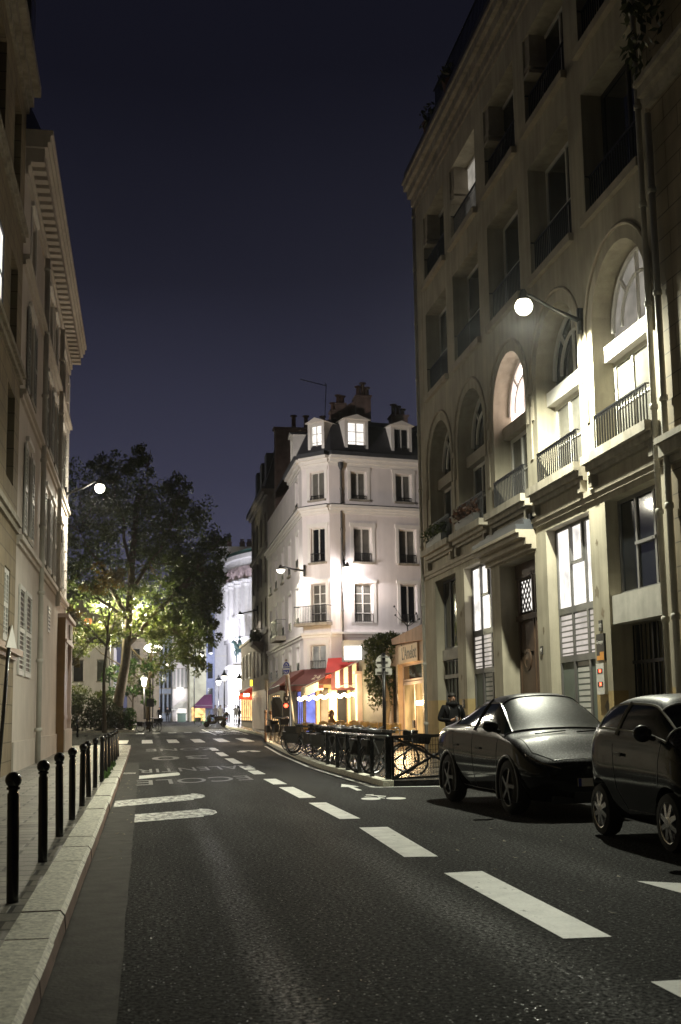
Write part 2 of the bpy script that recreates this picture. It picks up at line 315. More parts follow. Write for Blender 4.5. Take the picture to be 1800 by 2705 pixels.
    def build(s, name, m, parent=None, smooth=False, off=None):
        me = bpy.data.meshes.new(name); L = Vector(off) if off is not None else (parent['_base'] if parent is not None and '_base' in parent else None)
        vs = s.v
        if L is not None: L = Vector(L); vs = [(v[0]-L.x, v[1]-L.y, v[2]-L.z) for v in s.v]
        me.from_pydata(vs, [], s.f)
        ms = m if isinstance(m, (list, tuple)) else [m]
        for q in ms: me.materials.append(q)
        if len(ms) > 1: me.polygons.foreach_set('material_index', s.mi)
        if smooth: me.polygons.foreach_set('use_smooth', [True]*len(me.polygons))
        me.update()
        o = bpy.data.objects.new(name, me); COL.objects.link(o)
        if parent is not None: o.parent = parent
        if L is not None and parent is None: o.location = L
        return o
def smooth_angle(o, deg=35):
    bm = bmesh.new(); bm.from_mesh(o.data); bmesh.ops.recalc_face_normals(bm, faces=bm.faces)
    for e in bm.edges:
        e.smooth = not (len(e.link_faces) == 2 and e.calc_face_angle(0) > R(deg))
    for f in bm.faces: f.smooth = True
    bm.to_mesh(o.data); bm.free(); return o
ROOTS = []
def thing(name, label, cat, base=(0, 0, 0), group=None, local=False):
    """an Empty at the thing's base; parts are meshed in world metres (local=True: in the thing's own metres)"""
    o = bpy.data.objects.new(name, None); COL.objects.link(o); o.location = base; o.empty_display_size = .2
    o['label'] = label; o['category'] = cat
    if group: o['group'] = group
    if not local: o['_base'] = [float(c) for c in base]; ROOTS.append(o)
    return o
def tag(o, label, cat, group=None):
    o['label'] = label; o['category'] = cat
    if group: o['group'] = group
    return o
def struct(o): o['kind'] = 'structure'; return o
def stuff(o, label=None, cat=None):
    o['kind'] = 'stuff'
    if label: o['label'] = label; o['category'] = cat
    return o
def copy_tree(o, parent=None):
    c = o.copy(); COL.objects.link(c)
    if parent is not None: c.parent = parent
    for ch in list(o.children): copy_tree(ch, c)
    return c
def place(o, loc, rz=0, label=None, s=None):
    o.location = loc; o.rotation_euler = (0, 0, rz)
    if label: o['label'] = label
    if s: o.scale = (s, s, s)
    return o
def lamp_light(name, kind, loc, energy, col, parent=None, size=.15, spot=None, blend=.2, rot=None):
    ld = bpy.data.lights.new(name, kind); ld.energy = energy; ld.color = col
    if kind in ('POINT', 'SPOT'): ld.shadow_soft_size = size
    if kind == 'SPOT': ld.spot_size = R(spot); ld.spot_blend = blend
    if kind == 'AREA': ld.size = size
    o = bpy.data.objects.new(name, ld); COL.objects.link(o)
    L = Vector(loc)
    if parent is not None:
        o.parent = parent
        if '_base' in parent: L = L-Vector(parent['_base'])
    o.location = L
    if rot: o.rotation_euler = rot
    return o
def text(name, s, size, m, mtx, parent=None, depth=.004, sx=1., align='CENTER'):
    cu = bpy.data.curves.new(name, 'FONT'); cu.body = s; cu.size = size; cu.extrude = depth; cu.align_x = align; cu.align_y = 'CENTER'
    t = bpy.data.objects.new(name+'_tmp', cu); COL.objects.link(t); bpy.context.view_layer.update()
    me = bpy.data.meshes.new_from_object(t.evaluated_get(bpy.context.evaluated_depsgraph_get())); bpy.data.objects.remove(t)
    for v in me.vertices: v.co.x *= sx
    B = Vector(parent['_base']) if parent is not None and '_base' in parent else Vector((0, 0, 0))
    me.transform(Matrix.Translation(-B) @ mtx); me.materials.clear(); me.materials.append(m)
    o = bpy.data.objects.new(name, me); COL.objects.link(o)
    if parent is not None: o.parent = parent
    return o
def basis(o, x, y):
    x = Vector(x).normalized(); y = Vector(y).normalized(); z = x.cross(y)
    return Matrix(((x.x, y.x, z.x, o[0]), (x.y, y.y, z.y, o[1]), (x.z, y.z, z.z, o[2]), (0, 0, 0, 1)))
# ------------------------------------------------------------------ facades
class Fac:
    def __init__(s, o, d, n): s.o = Vector((o[0], o[1], 0)); s.d = Vector((d[0], d[1], 0)).normalized(); s.n = Vector((n[0], n[1], 0)).normalized()
    def P(s, u, z, out=0.): return s.o+s.d*u+s.n*out+Vector((0, 0, z))
    def box(s, mb, u0, u1, z0, z1, o0, o1):
        mb.hexa([s.P(u0, z0, o0), s.P(u1, z0, o0), s.P(u1, z0, o1), s.P(u0, z0, o1), s.P(u0, z1, o0), s.P(u1, z1, o0), s.P(u1, z1, o1), s.P(u0, z1, o1)])
    def wall(s, mb, u0, u1, z0, z1, ops, seg=14):
        us = sorted({u0, u1, *[o['u'][0] for o in ops], *[o['u'][1] for o in ops]})
        tops = [o['z'][1]+((o['u'][1]-o['u'][0])/2 if o.get('arch') else 0) for o in ops]
        zs = sorted({z0, z1, *[o['z'][0] for o in ops], *tops}); us = [u for u in us if u0 <= u <= u1]; zs = [z for z in zs if z0 <= z <= z1]
        P = s.P
        for a, b in zip(us, us[1:]):
            for c, d in zip(zs, zs[1:]):
                m_, n_ = (a+b)/2, (c+d)/2
                if any(o['u'][0] < m_ < o['u'][1] and o['z'][0] < n_ < t for o, t in zip(ops, tops)): continue
                mb.poly(P(a, c), P(b, c), P(b, d), P(a, d))
        for o in ops:
            a, b = o['u']; c, d = o['z']; e = -o.get('d', .3)
            mb.poly(P(a, c), P(a, d), P(a, d, e), P(a, c, e)); mb.poly(P(b, d), P(b, c), P(b, c, e), P(b, d, e))
            if not o.get('nb'): mb.poly(P(b, c), P(a, c), P(a, c, e), P(b, c, e))
            if o.get('nt'): continue
            if not o.get('arch'): mb.poly(P(a, d), P(b, d), P(b, d, e), P(a, d, e))
            else:
                r = (b-a)/2; m_ = (a+b)/2; pt = [(m_+r*math.cos(math.pi*k/seg), d+r*math.sin(math.pi*k/seg)) for k in range(seg+1)]
                for (x0, y0), (x1, y1) in zip(pt, pt[1:]):
                    mb.poly(P(x0, y0), P(x0, d+r), P(x1, d+r), P(x1, y1)); mb.poly(P(x1, y1), P(x0, y0), P(x0, y0, e), P(x1, y1, e))
    def window(s, par, u, z, d, pane, fr, cols=2, rows=0, fw=.07, mull=.06, name='window', skip=None):
        mb = MB(); a, b = u; c, e = z; i, o = -d-.01, -d+.05
        s.box(mb, a, a+fw, c, e, i, o); s.box(mb, b-fw, b, c, e, i, o); s.box(mb, a+fw, b-fw, c, c+fw, i, o); s.box(mb, a+fw, b-fw, e-fw, e, i, o)
        for k in range(1, cols): m_ = a+(b-a)*k/cols; s.box(mb, m_-mull/2, m_+mull/2, c+fw, e-fw, i, o)
        for k in range(1, rows+1):
            zz = c+(e-c)*k/(rows+1); s.box(mb, a+fw, b-fw, zz-mull*.3, zz+mull*.3, i, o-.012)
        f = mb.build(name, fr, par)
        p = MB(); p.poly(s.P(a, c, i+.02), s.P(b, c, i+.02), s.P(b, e, i+.02), s.P(a, e, i+.02)); q = p.build('pane', pane, f, off=par.get('_base'))
        q.location = (0, 0, 0)
        return f
    def rail(s, par, u0, u1, z0, z1, out, step=.12, name='railing', m=None, r=.012, deco=False):
        mb = MB()
        mb.bar(s.P(u0, z1, out), s.P(u1, z1, out), .045, .035); mb.bar(s.P(u0, z0+.05, out), s.P(u1, z0+.05, out), .03)
        n = max(2, int((u1-u0)/step))
        for k in range(n+1):
            u_ = u0+(u1-u0)*k/n; mb.bar(s.P(u_, z0, out), s.P(u_, z1, out), r*2)
            if deco and k < n:
                w_ = (u1-u0)/n; mb.bar(s.P(u_, z1-.1, out), s.P(u_+w_/2, z1-.02, out), r*1.5); mb.bar(s.P(u_+w_/2, z1-.02, out), s.P(u_+w_, z1-.1, out), r*1.5)
        for u_ in (u0, u1): mb.bar(s.P(u_, z1, out), s.P(u_, z1, 0), .03); mb.bar(s.P(u_, z0+.05, out), s.P(u_, z0+.05, 0), .03)
        return mb.build(name, m or M['iron'], par)
    def ledge(s, par, u0, u1, steps, name='cornice', m=None):
        mb = MB()
        for z0, z1, o in steps: s.box(mb, u0, u1, z0, z1, -.02, o)
        return mb.build(name, m or M['mould'], par)
def downpipe(f, par, u, z0, z1, out=.11, r=.06, m=None):
    mb = MB(); mb.tube([f.P(u, z0, out), f.P(u, z1, out)], r, 10)
    z = z0+1
    while z < z1: mb.lathe(f.P(u, z, out), [(r, -.06), (r*1.35, -.05), (r*1.35, .05), (r, .06)], 10); z += 2.1
    return mb.build('downpipe', m or M['pipe'], par, smooth=True)
_b0 = MB.build
def _bb(s, name, m, parent=None, smooth=False, off=None):
    o = _b0(s, name, m, parent, smooth, off)
    if parent is not None and '_base' in parent: o['_base'] = [float(c) for c in parent['_base']]
    return o
MB.build = _bb
# ================================================================== ground, road, pavements
mb = MB()
for a, b in ((-40, 0), (0, 20), (20, 40), (40, 70), (70, 110), (110, 160), (160, 420)):
    for c, d in ((-200, -20), (-20, 20), (20, 200)): mb.poly((c, a, gz(a)), (d, a, gz(a)), (d, b, gz(b)), (c, b, gz(b)))
struct(mb.build('road', M['asphalt']))
def strip(name, m, left, right, ys, dz, side=None, sm=None):
    """pavement strip between two x(Y) curves, raised dz, with its edge faces"""
    mb = MB()
    f = lambda c, y: c(y) if callable(c) else c
    for a, b in zip(ys, ys[1:]):
        mb.poly((f(left, a), a, gz(a)+dz), (f(right, a), a, gz(a)+dz), (f(right, b), b, gz(b)+dz), (f(left, b), b, gz(b)+dz))
        for c in (left, right): mb.poly((f(c, a), a, gz(a)-.05), (f(c, b), b, gz(b)-.05), (f(c, b), b, gz(b)+dz), (f(c, a), a, gz(a)+dz))
    for y in (ys[0], ys[-1]): mb.poly((f(left, y), y, gz(y)-.05), (f(right, y), y, gz(y)-.05), (f(right, y), y, gz(y)+dz), (f(left, y), y, gz(y)+dz))
    return struct(mb.build(name, m))
YS = [-10, 0, 10, 20, 30, 40, 50]
strip('pavement_left', M['flag'], -3.4, -.84, YS+[52.5, 54.6], .14)
strip('pavement_side_street', M['flag'], -40, -3.4, [50.3, 52.5, 54.6], .14)
# kerb of separate granite blocks, a little uneven
mb = MB(); rk = random.Random(3); y = -8.
while y < 53:
    l = rk.choice((.95, 1.05, 1.25, 1.5)); j = rk.uniform(-.008, .008); z = gz(y)+.142+rk.uniform(-.004, .006)
    x0, x1, y1 = -.845, -.545+j, y+l-.022
    mb.k = 0; mb.poly((x0, y, z), (x1-.03, y, z), (x1-.03, y1, z), (x0, y1, z))
    mb.k = 0; mb.poly((x1-.03, y, z), (x1, y, z-.035), (x1, y1, z-.035), (x1-.03, y1, z))
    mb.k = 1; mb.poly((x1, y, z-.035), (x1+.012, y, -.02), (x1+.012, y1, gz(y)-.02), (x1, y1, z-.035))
    mb.poly((x0, y, z), (x0, y, z-.1), (x1, y, z-.1), (x1-.03, y, z)); mb.poly((x0, y1, z), (x1-.03, y1, z), (x1, y1, z-.1), (x0, y1, z-.1))
    y += l
cx, cy, rr = -1.75, 53.0, 1.2      # rounded corner block
pts = [(cx+rr*math.cos(t), cy+1.6*math.sin(t)) for t in [R(k*15) for k in range(7)]]; pin = [(cx+(rr-.3)*math.cos(t), cy+1.3*math.sin(t)) for t in [R(k*15) for k in range(7)]]
for (a, b), (c, d), (e, f), (g, h) in zip(pts, pts[1:], pin[1:], pin):
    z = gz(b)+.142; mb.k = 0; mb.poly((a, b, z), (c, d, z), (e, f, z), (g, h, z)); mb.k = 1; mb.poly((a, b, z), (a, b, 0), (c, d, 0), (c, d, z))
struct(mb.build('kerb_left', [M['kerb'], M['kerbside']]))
mb = MB(); rg0 = random.Random(8); gx = [-.12+rg0.uniform(-.008, .008) for _ in range(97)]
for k in range(96): mb.poly((-.53, -8+.5*k, .004), (gx[k], -8+.5*k, .004), (gx[k+1], -7.5+.5*k, .004), (-.53, -7.5+.5*k, .004))
mb.k = 0; struct(mb.build('gutter', M['gutter']))
def rk_x(y):
    P = [(24, 4.85), (33, 4.85), (38, 5.05), (50, 5.5), (56.6, 5.8), (62, 6.3), (70, 6.9), (92, 7.0), (97, 6.7), (130, 8.1), (160, 9.4)]
    for (a, b), (c, d) in zip(P, P[1:]):
        if y <= c: return b+(d-b)*(y-a)/(c-a)
    return P[-1][1]
Y2 = [24, 28, 33, 38, 40, 45, 50, 56.6, 62, 70, 80, 92, 97, 110, 130]
strip('pavement_right', M['slabR'], lambda y: rk_x(y)+.22, 10.8, Y2, .12)
strip('kerb_right', M['kerb'], rk_x, lambda y: rk_x(y)+.22, Y2, .125)
strip('pavement_parking_side', M['slabR'], 7.45, 10.8, [-10, 0, 10, 24], .12)
strip('kerb_parking_side', M['kerb'], 7.2, 7.45, [-10, 0, 10, 24], .125)
def mark(name, polys, m='white', dz=.005):
    mb = MB()
    for p in polys: mb.poly(*[(x, y, gz(y)+dz) for x, y in p])
    return struct(mb.build(name, M[m]))
def gp(x, y): d = ray(x, y); t_ = (.005-CZ)/d.z; return (d.x*t_, d.y*t_)      # a point of the road surface, measured in the photo
rc = lambda x0, x1, y0, y1: [(x0, y0), (x1, y0), (x1, y1), (x0, y1)]
mark('lane_line', [[(2.75, 7.7), (3.08, 7.68), (3.17, 11.06), (2.79, 11.02)], [(2.70, 12.33), (3.05, 12.27), (3.2, 15.6), (2.82, 15.63)]]
     + [rc(2.78, 3.08, a, b) for a, b in ((3.2, 6.4), (-1.5, 1.8), (16.95, 20.2), (21.4, 24.7), (25.75, 28.0), (30.3, 32.4), (32.9, 35.2), (37.2, 41.5), (43.5, 47.), (49, 52))])
mark('parking_marking', [[(4.72, 12.6), (4.9, 12.2), (5.3, 10.5), (5.5, 9.9), (4.55, 9.6)], rc(4.1, 5.8, 6.6, 7.1)][:0]+[[tuple(p) for p in q] for q in (
    ((4.28, 10.05), (4.42, 8.55), (5.6, 8.5), (5.6, 9.1)), ((3.02, 5.55), (3.9, 4.5), (4.4, 4.5), (4.2, 5.6)))])
mark('lane_edge_line', [rc(4.58, 4.68, 23.95, 27), rc(4.58, 4.68, 27, 33), [(4.58, 33), (4.68, 33), (5.02, 43.6), (4.92, 43.6)], [(4.92, 43.6), (5.02, 43.6), (5.42, 53), (5.32, 53)], [(4.58, 23.85), (7.15, 23.45), (7.15, 23.55), (4.68, 23.97)]], 'white', .006)
def sheared(x0, x1, y0, y1, sh, rnd=.25):
    s = lambda x: (x-x0)*sh; n = 5; p = [(x0, y0), (x1-rnd, y0+s(x1-rnd))]
    for k in range(n+1):
        t = -math.pi/2+math.pi*k/n; p.append((x1-rnd+rnd*math.cos(t), (y0+y1)/2+(y1-y0)/2*math.sin(t)+s(x1)))
    return p+[(x1-rnd, y1+s(x1-rnd)), (x0, y1)]
mark('hump_marking', [sheared(-.49, 1.16, 20.44, 21.92, .92), sheared(-.12, 1.15, 17.42, 18.82, .62)], 'wornw')
mark('hump_marking_worn', [sheared(-.1, .95, 29.33, 30.9, 1.4, .05)])
cw = [(-.08, .50, 61.2, 70.), (1.33, 1.78, 60.6, 69.3), (2.73, 3.04, 59.8, 68.4), (4.0, 4.2, 58.8, 66.7), (5.2, 5.3, 58.4, 65.4)]
cw = [(-1.35, -.8), (-.08, .47), (1.25, 1.8), (2.55, 3.1), (3.8, 4.35), (5.05, 5.6)]
mark('crosswalk', [rc(a, b, 60.4, 66.6) for a, b in cw])
mark('far_crosswalk', [rc(-.5+1.1*k, .05+1.1*k, 82.+.2*k, 84.5+.2*k) for k in range(7)], 'worn')
zz = []
for k in range(4):
    a = 75+k*4.6; zz += [[(4.6, a), (4.75, a), (6.4, a+4.6), (6.25, a+4.6)], [(6.25, a), (6.4, a), (4.75, a+4.6), (4.6, a+4.6)]]
mark('delivery_bay_marking', zz+[rc(4.45, 4.57, 75, 93.4), rc(6.45, 6.57, 75, 93.4)], 'white', .006)
def roadtext(name, s, x, y, h, wd, shear=.45, m='worn'):
    t = text(name, s, 1.0, M[m], Matrix.Identity(4), depth=0.0)
    xs = [v.co.x for v in t.data.vertices]; ys = [v.co.y for v in t.data.vertices]; w_ = max(xs)-min(xs); h_ = max(ys)-min(ys); cx_ = (max(xs)+min(xs))/2; cy_ = (max(ys)+min(ys))/2
    for v in t.data.vertices:
        X = x-(v.co.x-cx_)/w_*wd; Y = y-(v.co.y-cy_)/h_*h+(X-x)*shear; v.co = (X, Y, gz(Y)+.006)
    return struct(t)
roadtext('road_lettering', 'ECOLE', 1.2, 28.2, 2.0, 2.7)
roadtext('road_lettering', 'RALENTIR', 1.5, 34.2, 2.2, 3.3)
roadtext('road_lettering', '30', 1.3, 42.9, 2.8, 2.0, .3)
roadtext('road_lettering', 'ZONE', 1.6, 51.2, 2.6, 3.0, .25)
# arrow and bicycle of the contraflow cycle lane
cz_ = lambda a, b: gp(880+a*.1531, 2020+b*.1531)
el = lambda a, b, ra, rb: [cz_(a+ra*math.cos(2*math.pi*k/24), b+rb*math.sin(2*math.pi*k/24)) for k in range(24)]
mark('cycle_lane_marking', [[cz_(*p) for p in q] for q in (((140, 382), (150, 335), (290, 350), (460, 378), (345, 382), (265, 384)), ((265, 384), (345, 382), (505, 440), (420, 447)), ((560, 516), (700, 508), (700, 518), (575, 528)), ((640, 520), (920, 540), (905, 552), (770, 545)), ((535, 548), (700, 528), (720, 536), (560, 552)), ((770, 548), (905, 575), (890, 582), (790, 570)))]+[el(655, 586, 172, 22), el(1090, 579, 172, 20)])
mark('far_cycle_marking', [[(3.85+.2*math.cos(t), 47.2+.5*math.sin(t)) for t in [2*math.pi*k/16 for k in range(16)]], [(4.4+.2*math.cos(t), 47.4+.5*math.sin(t)) for t in [2*math.pi*k/16 for k in range(16)]], [(3.8, 47.6), (4.5, 47.9), (4.4, 48.4), (3.8, 48.2)]])
mk = MB()
for pl in (((-.5, 26.9), (.9, 26.2), (2.5, 26.05), (4.6, 25.9)), ((-.5, 35.5), (1.2, 35.3), (3, 35.2), (4.7, 34.6)), ((1.1, 23.3), (1.9, 22.4), (2.6, 21.3), (3.0, 19.9))):
    for (a, b), (c, d) in zip(pl, pl[1:]):
        w_ = .02; mk.poly((a, b-w_*2, .004), (c, d-w_*2, .004), (c, d+w_*2, .004), (a, b+w_*2, .004))
struct(mk.build('road_joint', M['tar']))
# ================================================================== right-hand building with the arches
FR = Fac((10, 0), (0, 1), (-1, 0))
BR = thing('apartment_building', 'tall cream building with deep arched windows beside the lit wall lamp', 'building', (10, 31, 0))
bays = [(21.5, 24.5), (25.4, 28.4), (29.3, 32.2), (33.2, 36.2), (37.1, 40.0)]
G = [dict(u=(21.4, 24.2), z=(0, 6.05), d=.34), dict(u=(25.15, 28.1), z=(.12, 6.), d=.32), dict(u=(29.0, 32.1), z=(.12, 5.6), d=.55), dict(u=(32.95, 35.9), z=(.12, 6.), d=.30), dict(u=(36.9, 39.65), z=(.12, 6.0), d=.36)]
A = [dict(u=b, z=(7.15, 10.03), d=.62, arch=True) for b in bays]
S2 = [dict(u=b, z=(12.75, 15.8), d=.6) for b in bays]
S3 = [dict(u=b, z=(16.9, 19.5), d=.6) for b in bays]
mb = MB(); FR.wall(mb, 20.95, 41.2, 1.9, 21.4, [dict(o, z=(1.9, o['z'][1]), nb=1) for o in G]+A+S2+S3)
mb.poly((10, 41.2, 0), (20, 41.2, 0), (20, 41.2, 21.4), (10, 41.2, 21.4)); mb.poly((10.9, 20.95, 21.4), (10.9, 41.2, 21.4), (20, 41.2, 21.4), (20, 20.95, 21.4))
mb.build('wall', M['grayr'], BR)
mb = MB(); FR.wall(mb, 20.95, 41.2, 0, 1.9, [dict(o, z=(0, 1.9), nt=1) for o in G]); mb.build('base_wall', M['ochre'], BR)
FR.ledge(BR, 20.95, 41.3, [(20.3, 20.5, .06), (20.5, 20.8, .14), (20.8, 21.1, .28), (21.1, 21.35, .42), (21.35, 21.45, .48)], 'cornice', M['stone'])
FR.ledge(BR, 20.95, 41.22, [(6.18, 6.3, .05), (6.3, 6.42, .09)], 'string_course')
for i, (a, b) in enumerate(bays):
    mb = MB()
    for z0, z1, o in ((6.72, 6.82, .10), (6.82, 6.95, .20), (6.95, 7.15, .32)): FR.box(mb, a-.25, b+.25, z0, z1, -.01, o)
    for c in (a-.2, b+.02): FR.box(mb, c, c+.18, 6.45, 6.72, -.01, .16)
    mb.build('window_sill', M['stone'], BR)
    mb = MB(); FR.box(mb, a-.08, b+.08, 12.55, 12.75, -.01, .13); mb.build('window_sill', M['mould'], BR)
    mb = MB(); FR.box(mb, a-.08, b+.08, 16.7, 16.9, -.01, .15); mb.build('window_sill', M['mould'], BR)
    m_, r = (a+b)/2, (b-a)/2
    mb = MB()      # hood moulding that flares out at its foot
    pts = [FR.P(m_+(r+.32)*math.cos(t), 10.03+(r+.32)*math.sin(t), .02) for t in [R(6+168*k/18) for k in range(19)]]
    pts = [FR.P(m_+r+.24, 9.0, .02), FR.P(m_+r+.25, 9.6, .02)]+pts+[FR.P(m_-r-.25, 9.6, .02), FR.P(m_-r-.24, 9.0, .02)]
    mb.tube(pts, .045, 6); mb.build('hood_moulding', M['mould'], BR)
    mb = MB()      # boxed transom between lower window and fanlight
    FR.box(mb, a, b, 9.3, 9.66, -.6, -.28); mb.build('transom_board', M['mould'] if i not in (0, 1) else M['white_tr'], BR)
    lower = M['gglass'] if i in (0, 1, 2) else M['dglass']
    f = FR.window(BR, (a, b), (7.15, 9.3), .55, lower, M['frame'], 3, 1, .1, .08)
    if i == 0:   # bookshelf glimpsed behind the nearest window
        mb = MB(); rb = random.Random(5)
        for k in range(60):
            mb.k = rb.randrange(4); u_ = a+.5+rb.random()*1.8; z = 7.5+.33*rb.randrange(5); FR.box(mb, u_, u_+.05, z, z+rb.uniform(.17, .27), -.56, -.5)
    # fanlight
    mb = MB(); n = 16; rr = r-.02
    arc = lambda q, o: [FR.P(m_+q*math.cos(math.pi*k/n), 9.98+q*math.sin(math.pi*k/n), o) for k in range(n+1)]
    mb.tube(arc(rr-.05, -.5), .06, 6); mb.tube(arc(rr*.62, -.5), .045, 6)
    for t in (50, 90, 130): mb.bar(FR.P(m_+rr*.62*math.cos(R(t)), 9.98+rr*.62*math.sin(R(t)), -.5), FR.P(m_+rr*math.cos(R(t)), 9.98+rr*math.sin(R(t)), -.5), .07)
    mb.bar(FR.P(a, 9.72, -.5), FR.P(b, 9.72, -.5), .1); mb.bar(FR.P(m_, 9.7, -.5), FR.P(m_, 9.98+rr*.62, -.5), .06)
    f = mb.build('fanlight', M['frame'], BR)
    mb = MB(); mb.poly(*([FR.P(a, 9.66, -.56)]+arc(rr+.02, -.56)[::-1]+[FR.P(b, 9.66, -.56)])); mb.build('pane', M['litpink'] if i == 2 else (M['litlow'] if i == 0 else M['dglass']), f)
    FR.rail(BR, a+.12, b-.12, 7.17, 8.0, .08, .14, r=.014, deco=True)
    FR.window(BR, (a, b), (12.75, 15.8), .55, M['dglass'], M['frame'] if i else M['framed'], 2, 1, .09, .08)
    FR.rail(BR, a+.03, b-.03, 12.78, 13.75, -.12, .13, r=.013)
    FR.window(BR, (a, b), (16.9, 19.5), .55, M['litlow'] if i == 3 else M['dglass'], M['frame'], 2, 0, .09, .08)
    FR.rail(BR, a+.03, b-.03, 16.93, 17.9, -.12, .13, r=.013)
    mb = MB(); FR.box(mb, b-.42, b, 18.55, 18.7, -.55, -.02); FR.box(mb, b-.36, b, 18.7, 19.5, -.55, -.06); FR.box(mb, b-.46, b, 18.35, 18.45, -.55, .0); mb.build('corbel', M['mould'], BR)
# ground floor: lit workshop windows with louvred lower part
for (a, b) in ((25.15, 28.1), (32.95, 35.9)):
    d = .30
    FR.window(BR, (a, b), (3.92, 6.0), d, M['lit'], M['frameg'], 3, 0, .08, .11)
    mb = MB(); w_ = (b-a)/3; FR.box(mb, a+w_+.08, a+2*w_-.08, 5.0, 5.08, -d, -d+.07); FR.box(mb, a+w_+.06, a+w_+.13, 5.0, 5.95, -d, -d+.09); FR.box(mb, a+2*w_-.13, a+2*w_-.06, 5.0, 5.95, -d, -d+.09); mb.build('hopper_sash', M['frameg'], BR)
    f = FR.window(BR, (a, b), (2.74, 3.92), d, M['litdim'], M['frameg'], 3, 0, .08, .11)
    mb = MB(); z = 2.86
    while z < 3.84:
        FR.box(mb, a+.1, b-.1, z, z+.035, -d-.0, -d+.03); z += .135
    mb.build('louvre', M['frameg'], f)
    f = FR.window(BR, (a, b), (.12, 2.74), d, M['blind'], M['frameg'], 3, 0, .08, .11)
    mb = MB(); z = .3
    w_ = (b-a)/3
    while z < 2.6:
        FR.box(mb, a+w_+.12, a+2*w_-.12, z, z+.1, -d-.02, -d+.015); z += .14
    mb.build('louvre', M['shutter'], f)
f = FR.window(BR, (36.9, 39.65), (3.6, 6.0), .34, M['dglass'], M['frameg'], 3, 0, .08, .1)
mb = MB(); FR.box(mb, 36.9, 39.65, 3.25, 3.6, -.36, -.2); FR.box(mb, 36.9, 39.65, 2.62, 2.75, -.36, -.22); mb.build('panel_band', M['concrete'], BR)
f = FR.window(BR, (36.9, 39.65), (.12, 3.25), .34, M['blind'], M['frameg'], 6, 0, .06, .08, 'folding_door')
# entrance door with canopy
mb = MB(); FR.box(mb, 29.0, 32.1, .12, 5.6, -.62, -.55)
for u_ in (29.15, 30.62):
    for z0, z1 in ((.35, 1.1), (1.25, 3.0), (3.12, 3.9)): FR.box(mb, u_+.12, u_+1.2, z0, z1, -.56, -.49)
    FR.box(mb, u_, u_+.1, .12, 5.3, -.55, -.46); FR.box(mb, u_+1.25, u_+1.36, .12, 5.3, -.55, -.46)
FR.box(mb, 29, 32.1, 4.0, 4.15, -.55, -.44); FR.box(mb, 29, 32.1, 5.2, 5.6, -.55, -.46)
dr = mb.build('door', M['wood'], BR)
mb = MB(); FR.box(mb, 29.25, 31.85, 4.2, 5.15, -.551, -.52); mb.build('pane', M['dglass'], dr)
mb = MB(); FR.box(mb, 30.9, 31.7, 4.25, 5.1, -.53, -.505); pn = mb.build('pane', M['lit'], dr)
mb = MB()
for k in range(-3, 7):
    for s in (1, -1):
        p = [(30.9, 4.25+.283*k), (31.7, 4.25+.283*k+s*.85)]
        (u0, z0), (u1, z1) = p
        for lo, hi in ((4.25, 5.1),):
            t0, t1 = 0., 1.
            if z1 != z0:
                ta, tb = (lo-z0)/(z1-z0), (hi-z0)/(z1-z0); t0, t1 = max(0, min(ta, tb)), min(1, max(ta, tb))
            if t1 > t0+.02: mb.bar(FR.P(u0+(u1-u0)*t0, z0+(z1-z0)*t0, -.49), FR.P(u0+(u1-u0)*t1, z0+(z1-z0)*t1, -.49), .03)
mb.build('lattice', M['framed'], dr)
mb = MB(); mb.lathe(FR.P(31.3, 2.9, -.5), [(.3, 0), (.3, .04), (.22, .05), (.2, .03), (.05, .05), (.02, .07)], 20, (-1, 0, 0)); mb.build('door_medallion', M['wood'], dr)
mb = MB(); mb.lathe(FR.P(30.5, 1.15, -.5), [(.03, 0), (.03, .06), (.06, .08), (.05, .12)], 10, (-1, 0, 0)); mb.build('handle', M['iron'], dr)
FR.ledge(BR, 28.85, 33.1, [(5.66, 5.78, .12), (5.78, 5.95, .28), (5.95, 6.08, .46), (6.08, 6.16, .55)], 'canopy', M['mould'])
mb = MB()
for z, w_ in ((6.16, .52), (6.3, .3), (6.45, .12)): FR.box(mb, 28.9, 33.05, z, z+.14, -.01, w_)
mb.build('canopy_roof', M['zinc'], BR)
# garage bay
f = FR.window(BR, (21.4, 24.2), (3.95, 6.05), .34, M['dglass'], M['frameg'], 3, 0, .08, .09)
mb = MB(); FR.box(mb, 22.4, 22.48, 4.95, 5.0, -.33, -.25); FR.box(mb, 22.3, 23.3, 4.95, 5.02, -.33, -.26); mb.build('sash_bar', M['frameg'], BR)
mb = MB(); FR.box(mb, 21.4, 24.2, 3.33, 3.95, -.36, -.06); mb.build('concrete_panel', M['concrete'], BR)
gt = MB(); n = 13
for k in range(n+1): u_ = 21.45+2.7*k/n; gt.bar(FR.P(u_, .15, -.5), FR.P(u_, 3.3, -.5), .028 if k % 4 else .07)
gt.bar(FR.P(21.4, 2.5, -.5), FR.P(24.2, 2.5, -.5), .07); gt.bar(FR.P(21.4, .2, -.5), FR.P(24.2, .2, -.5), .08); gt.bar(FR.P(21.4, 1.3, -.5), FR.P(24.2, 1.3, -.5), .05)
gt.build('gate', M['iron'], BR)
mb = MB(); mb.poly((10.34, 21.4, .05), (13, 21.4, .05), (13, 21.4, 3.4), (10.34, 21.4, 3.4)); mb.poly((10.34, 24.2, .05), (13, 24.2, .05), (13, 24.2, 3.4), (10.34, 24.2, 3.4)); mb.poly((13, 21.4, .05), (13, 24.2, .05), (13, 24.2, 3.4), (13, 21.4, 3.4)); mb.poly((10.3, 21.4, 3.4), (10.3, 24.2, 3.4), (13, 24.2, 3.4), (13, 21.4, 3.4))
mb.build('passage', M['grayr'], BR)
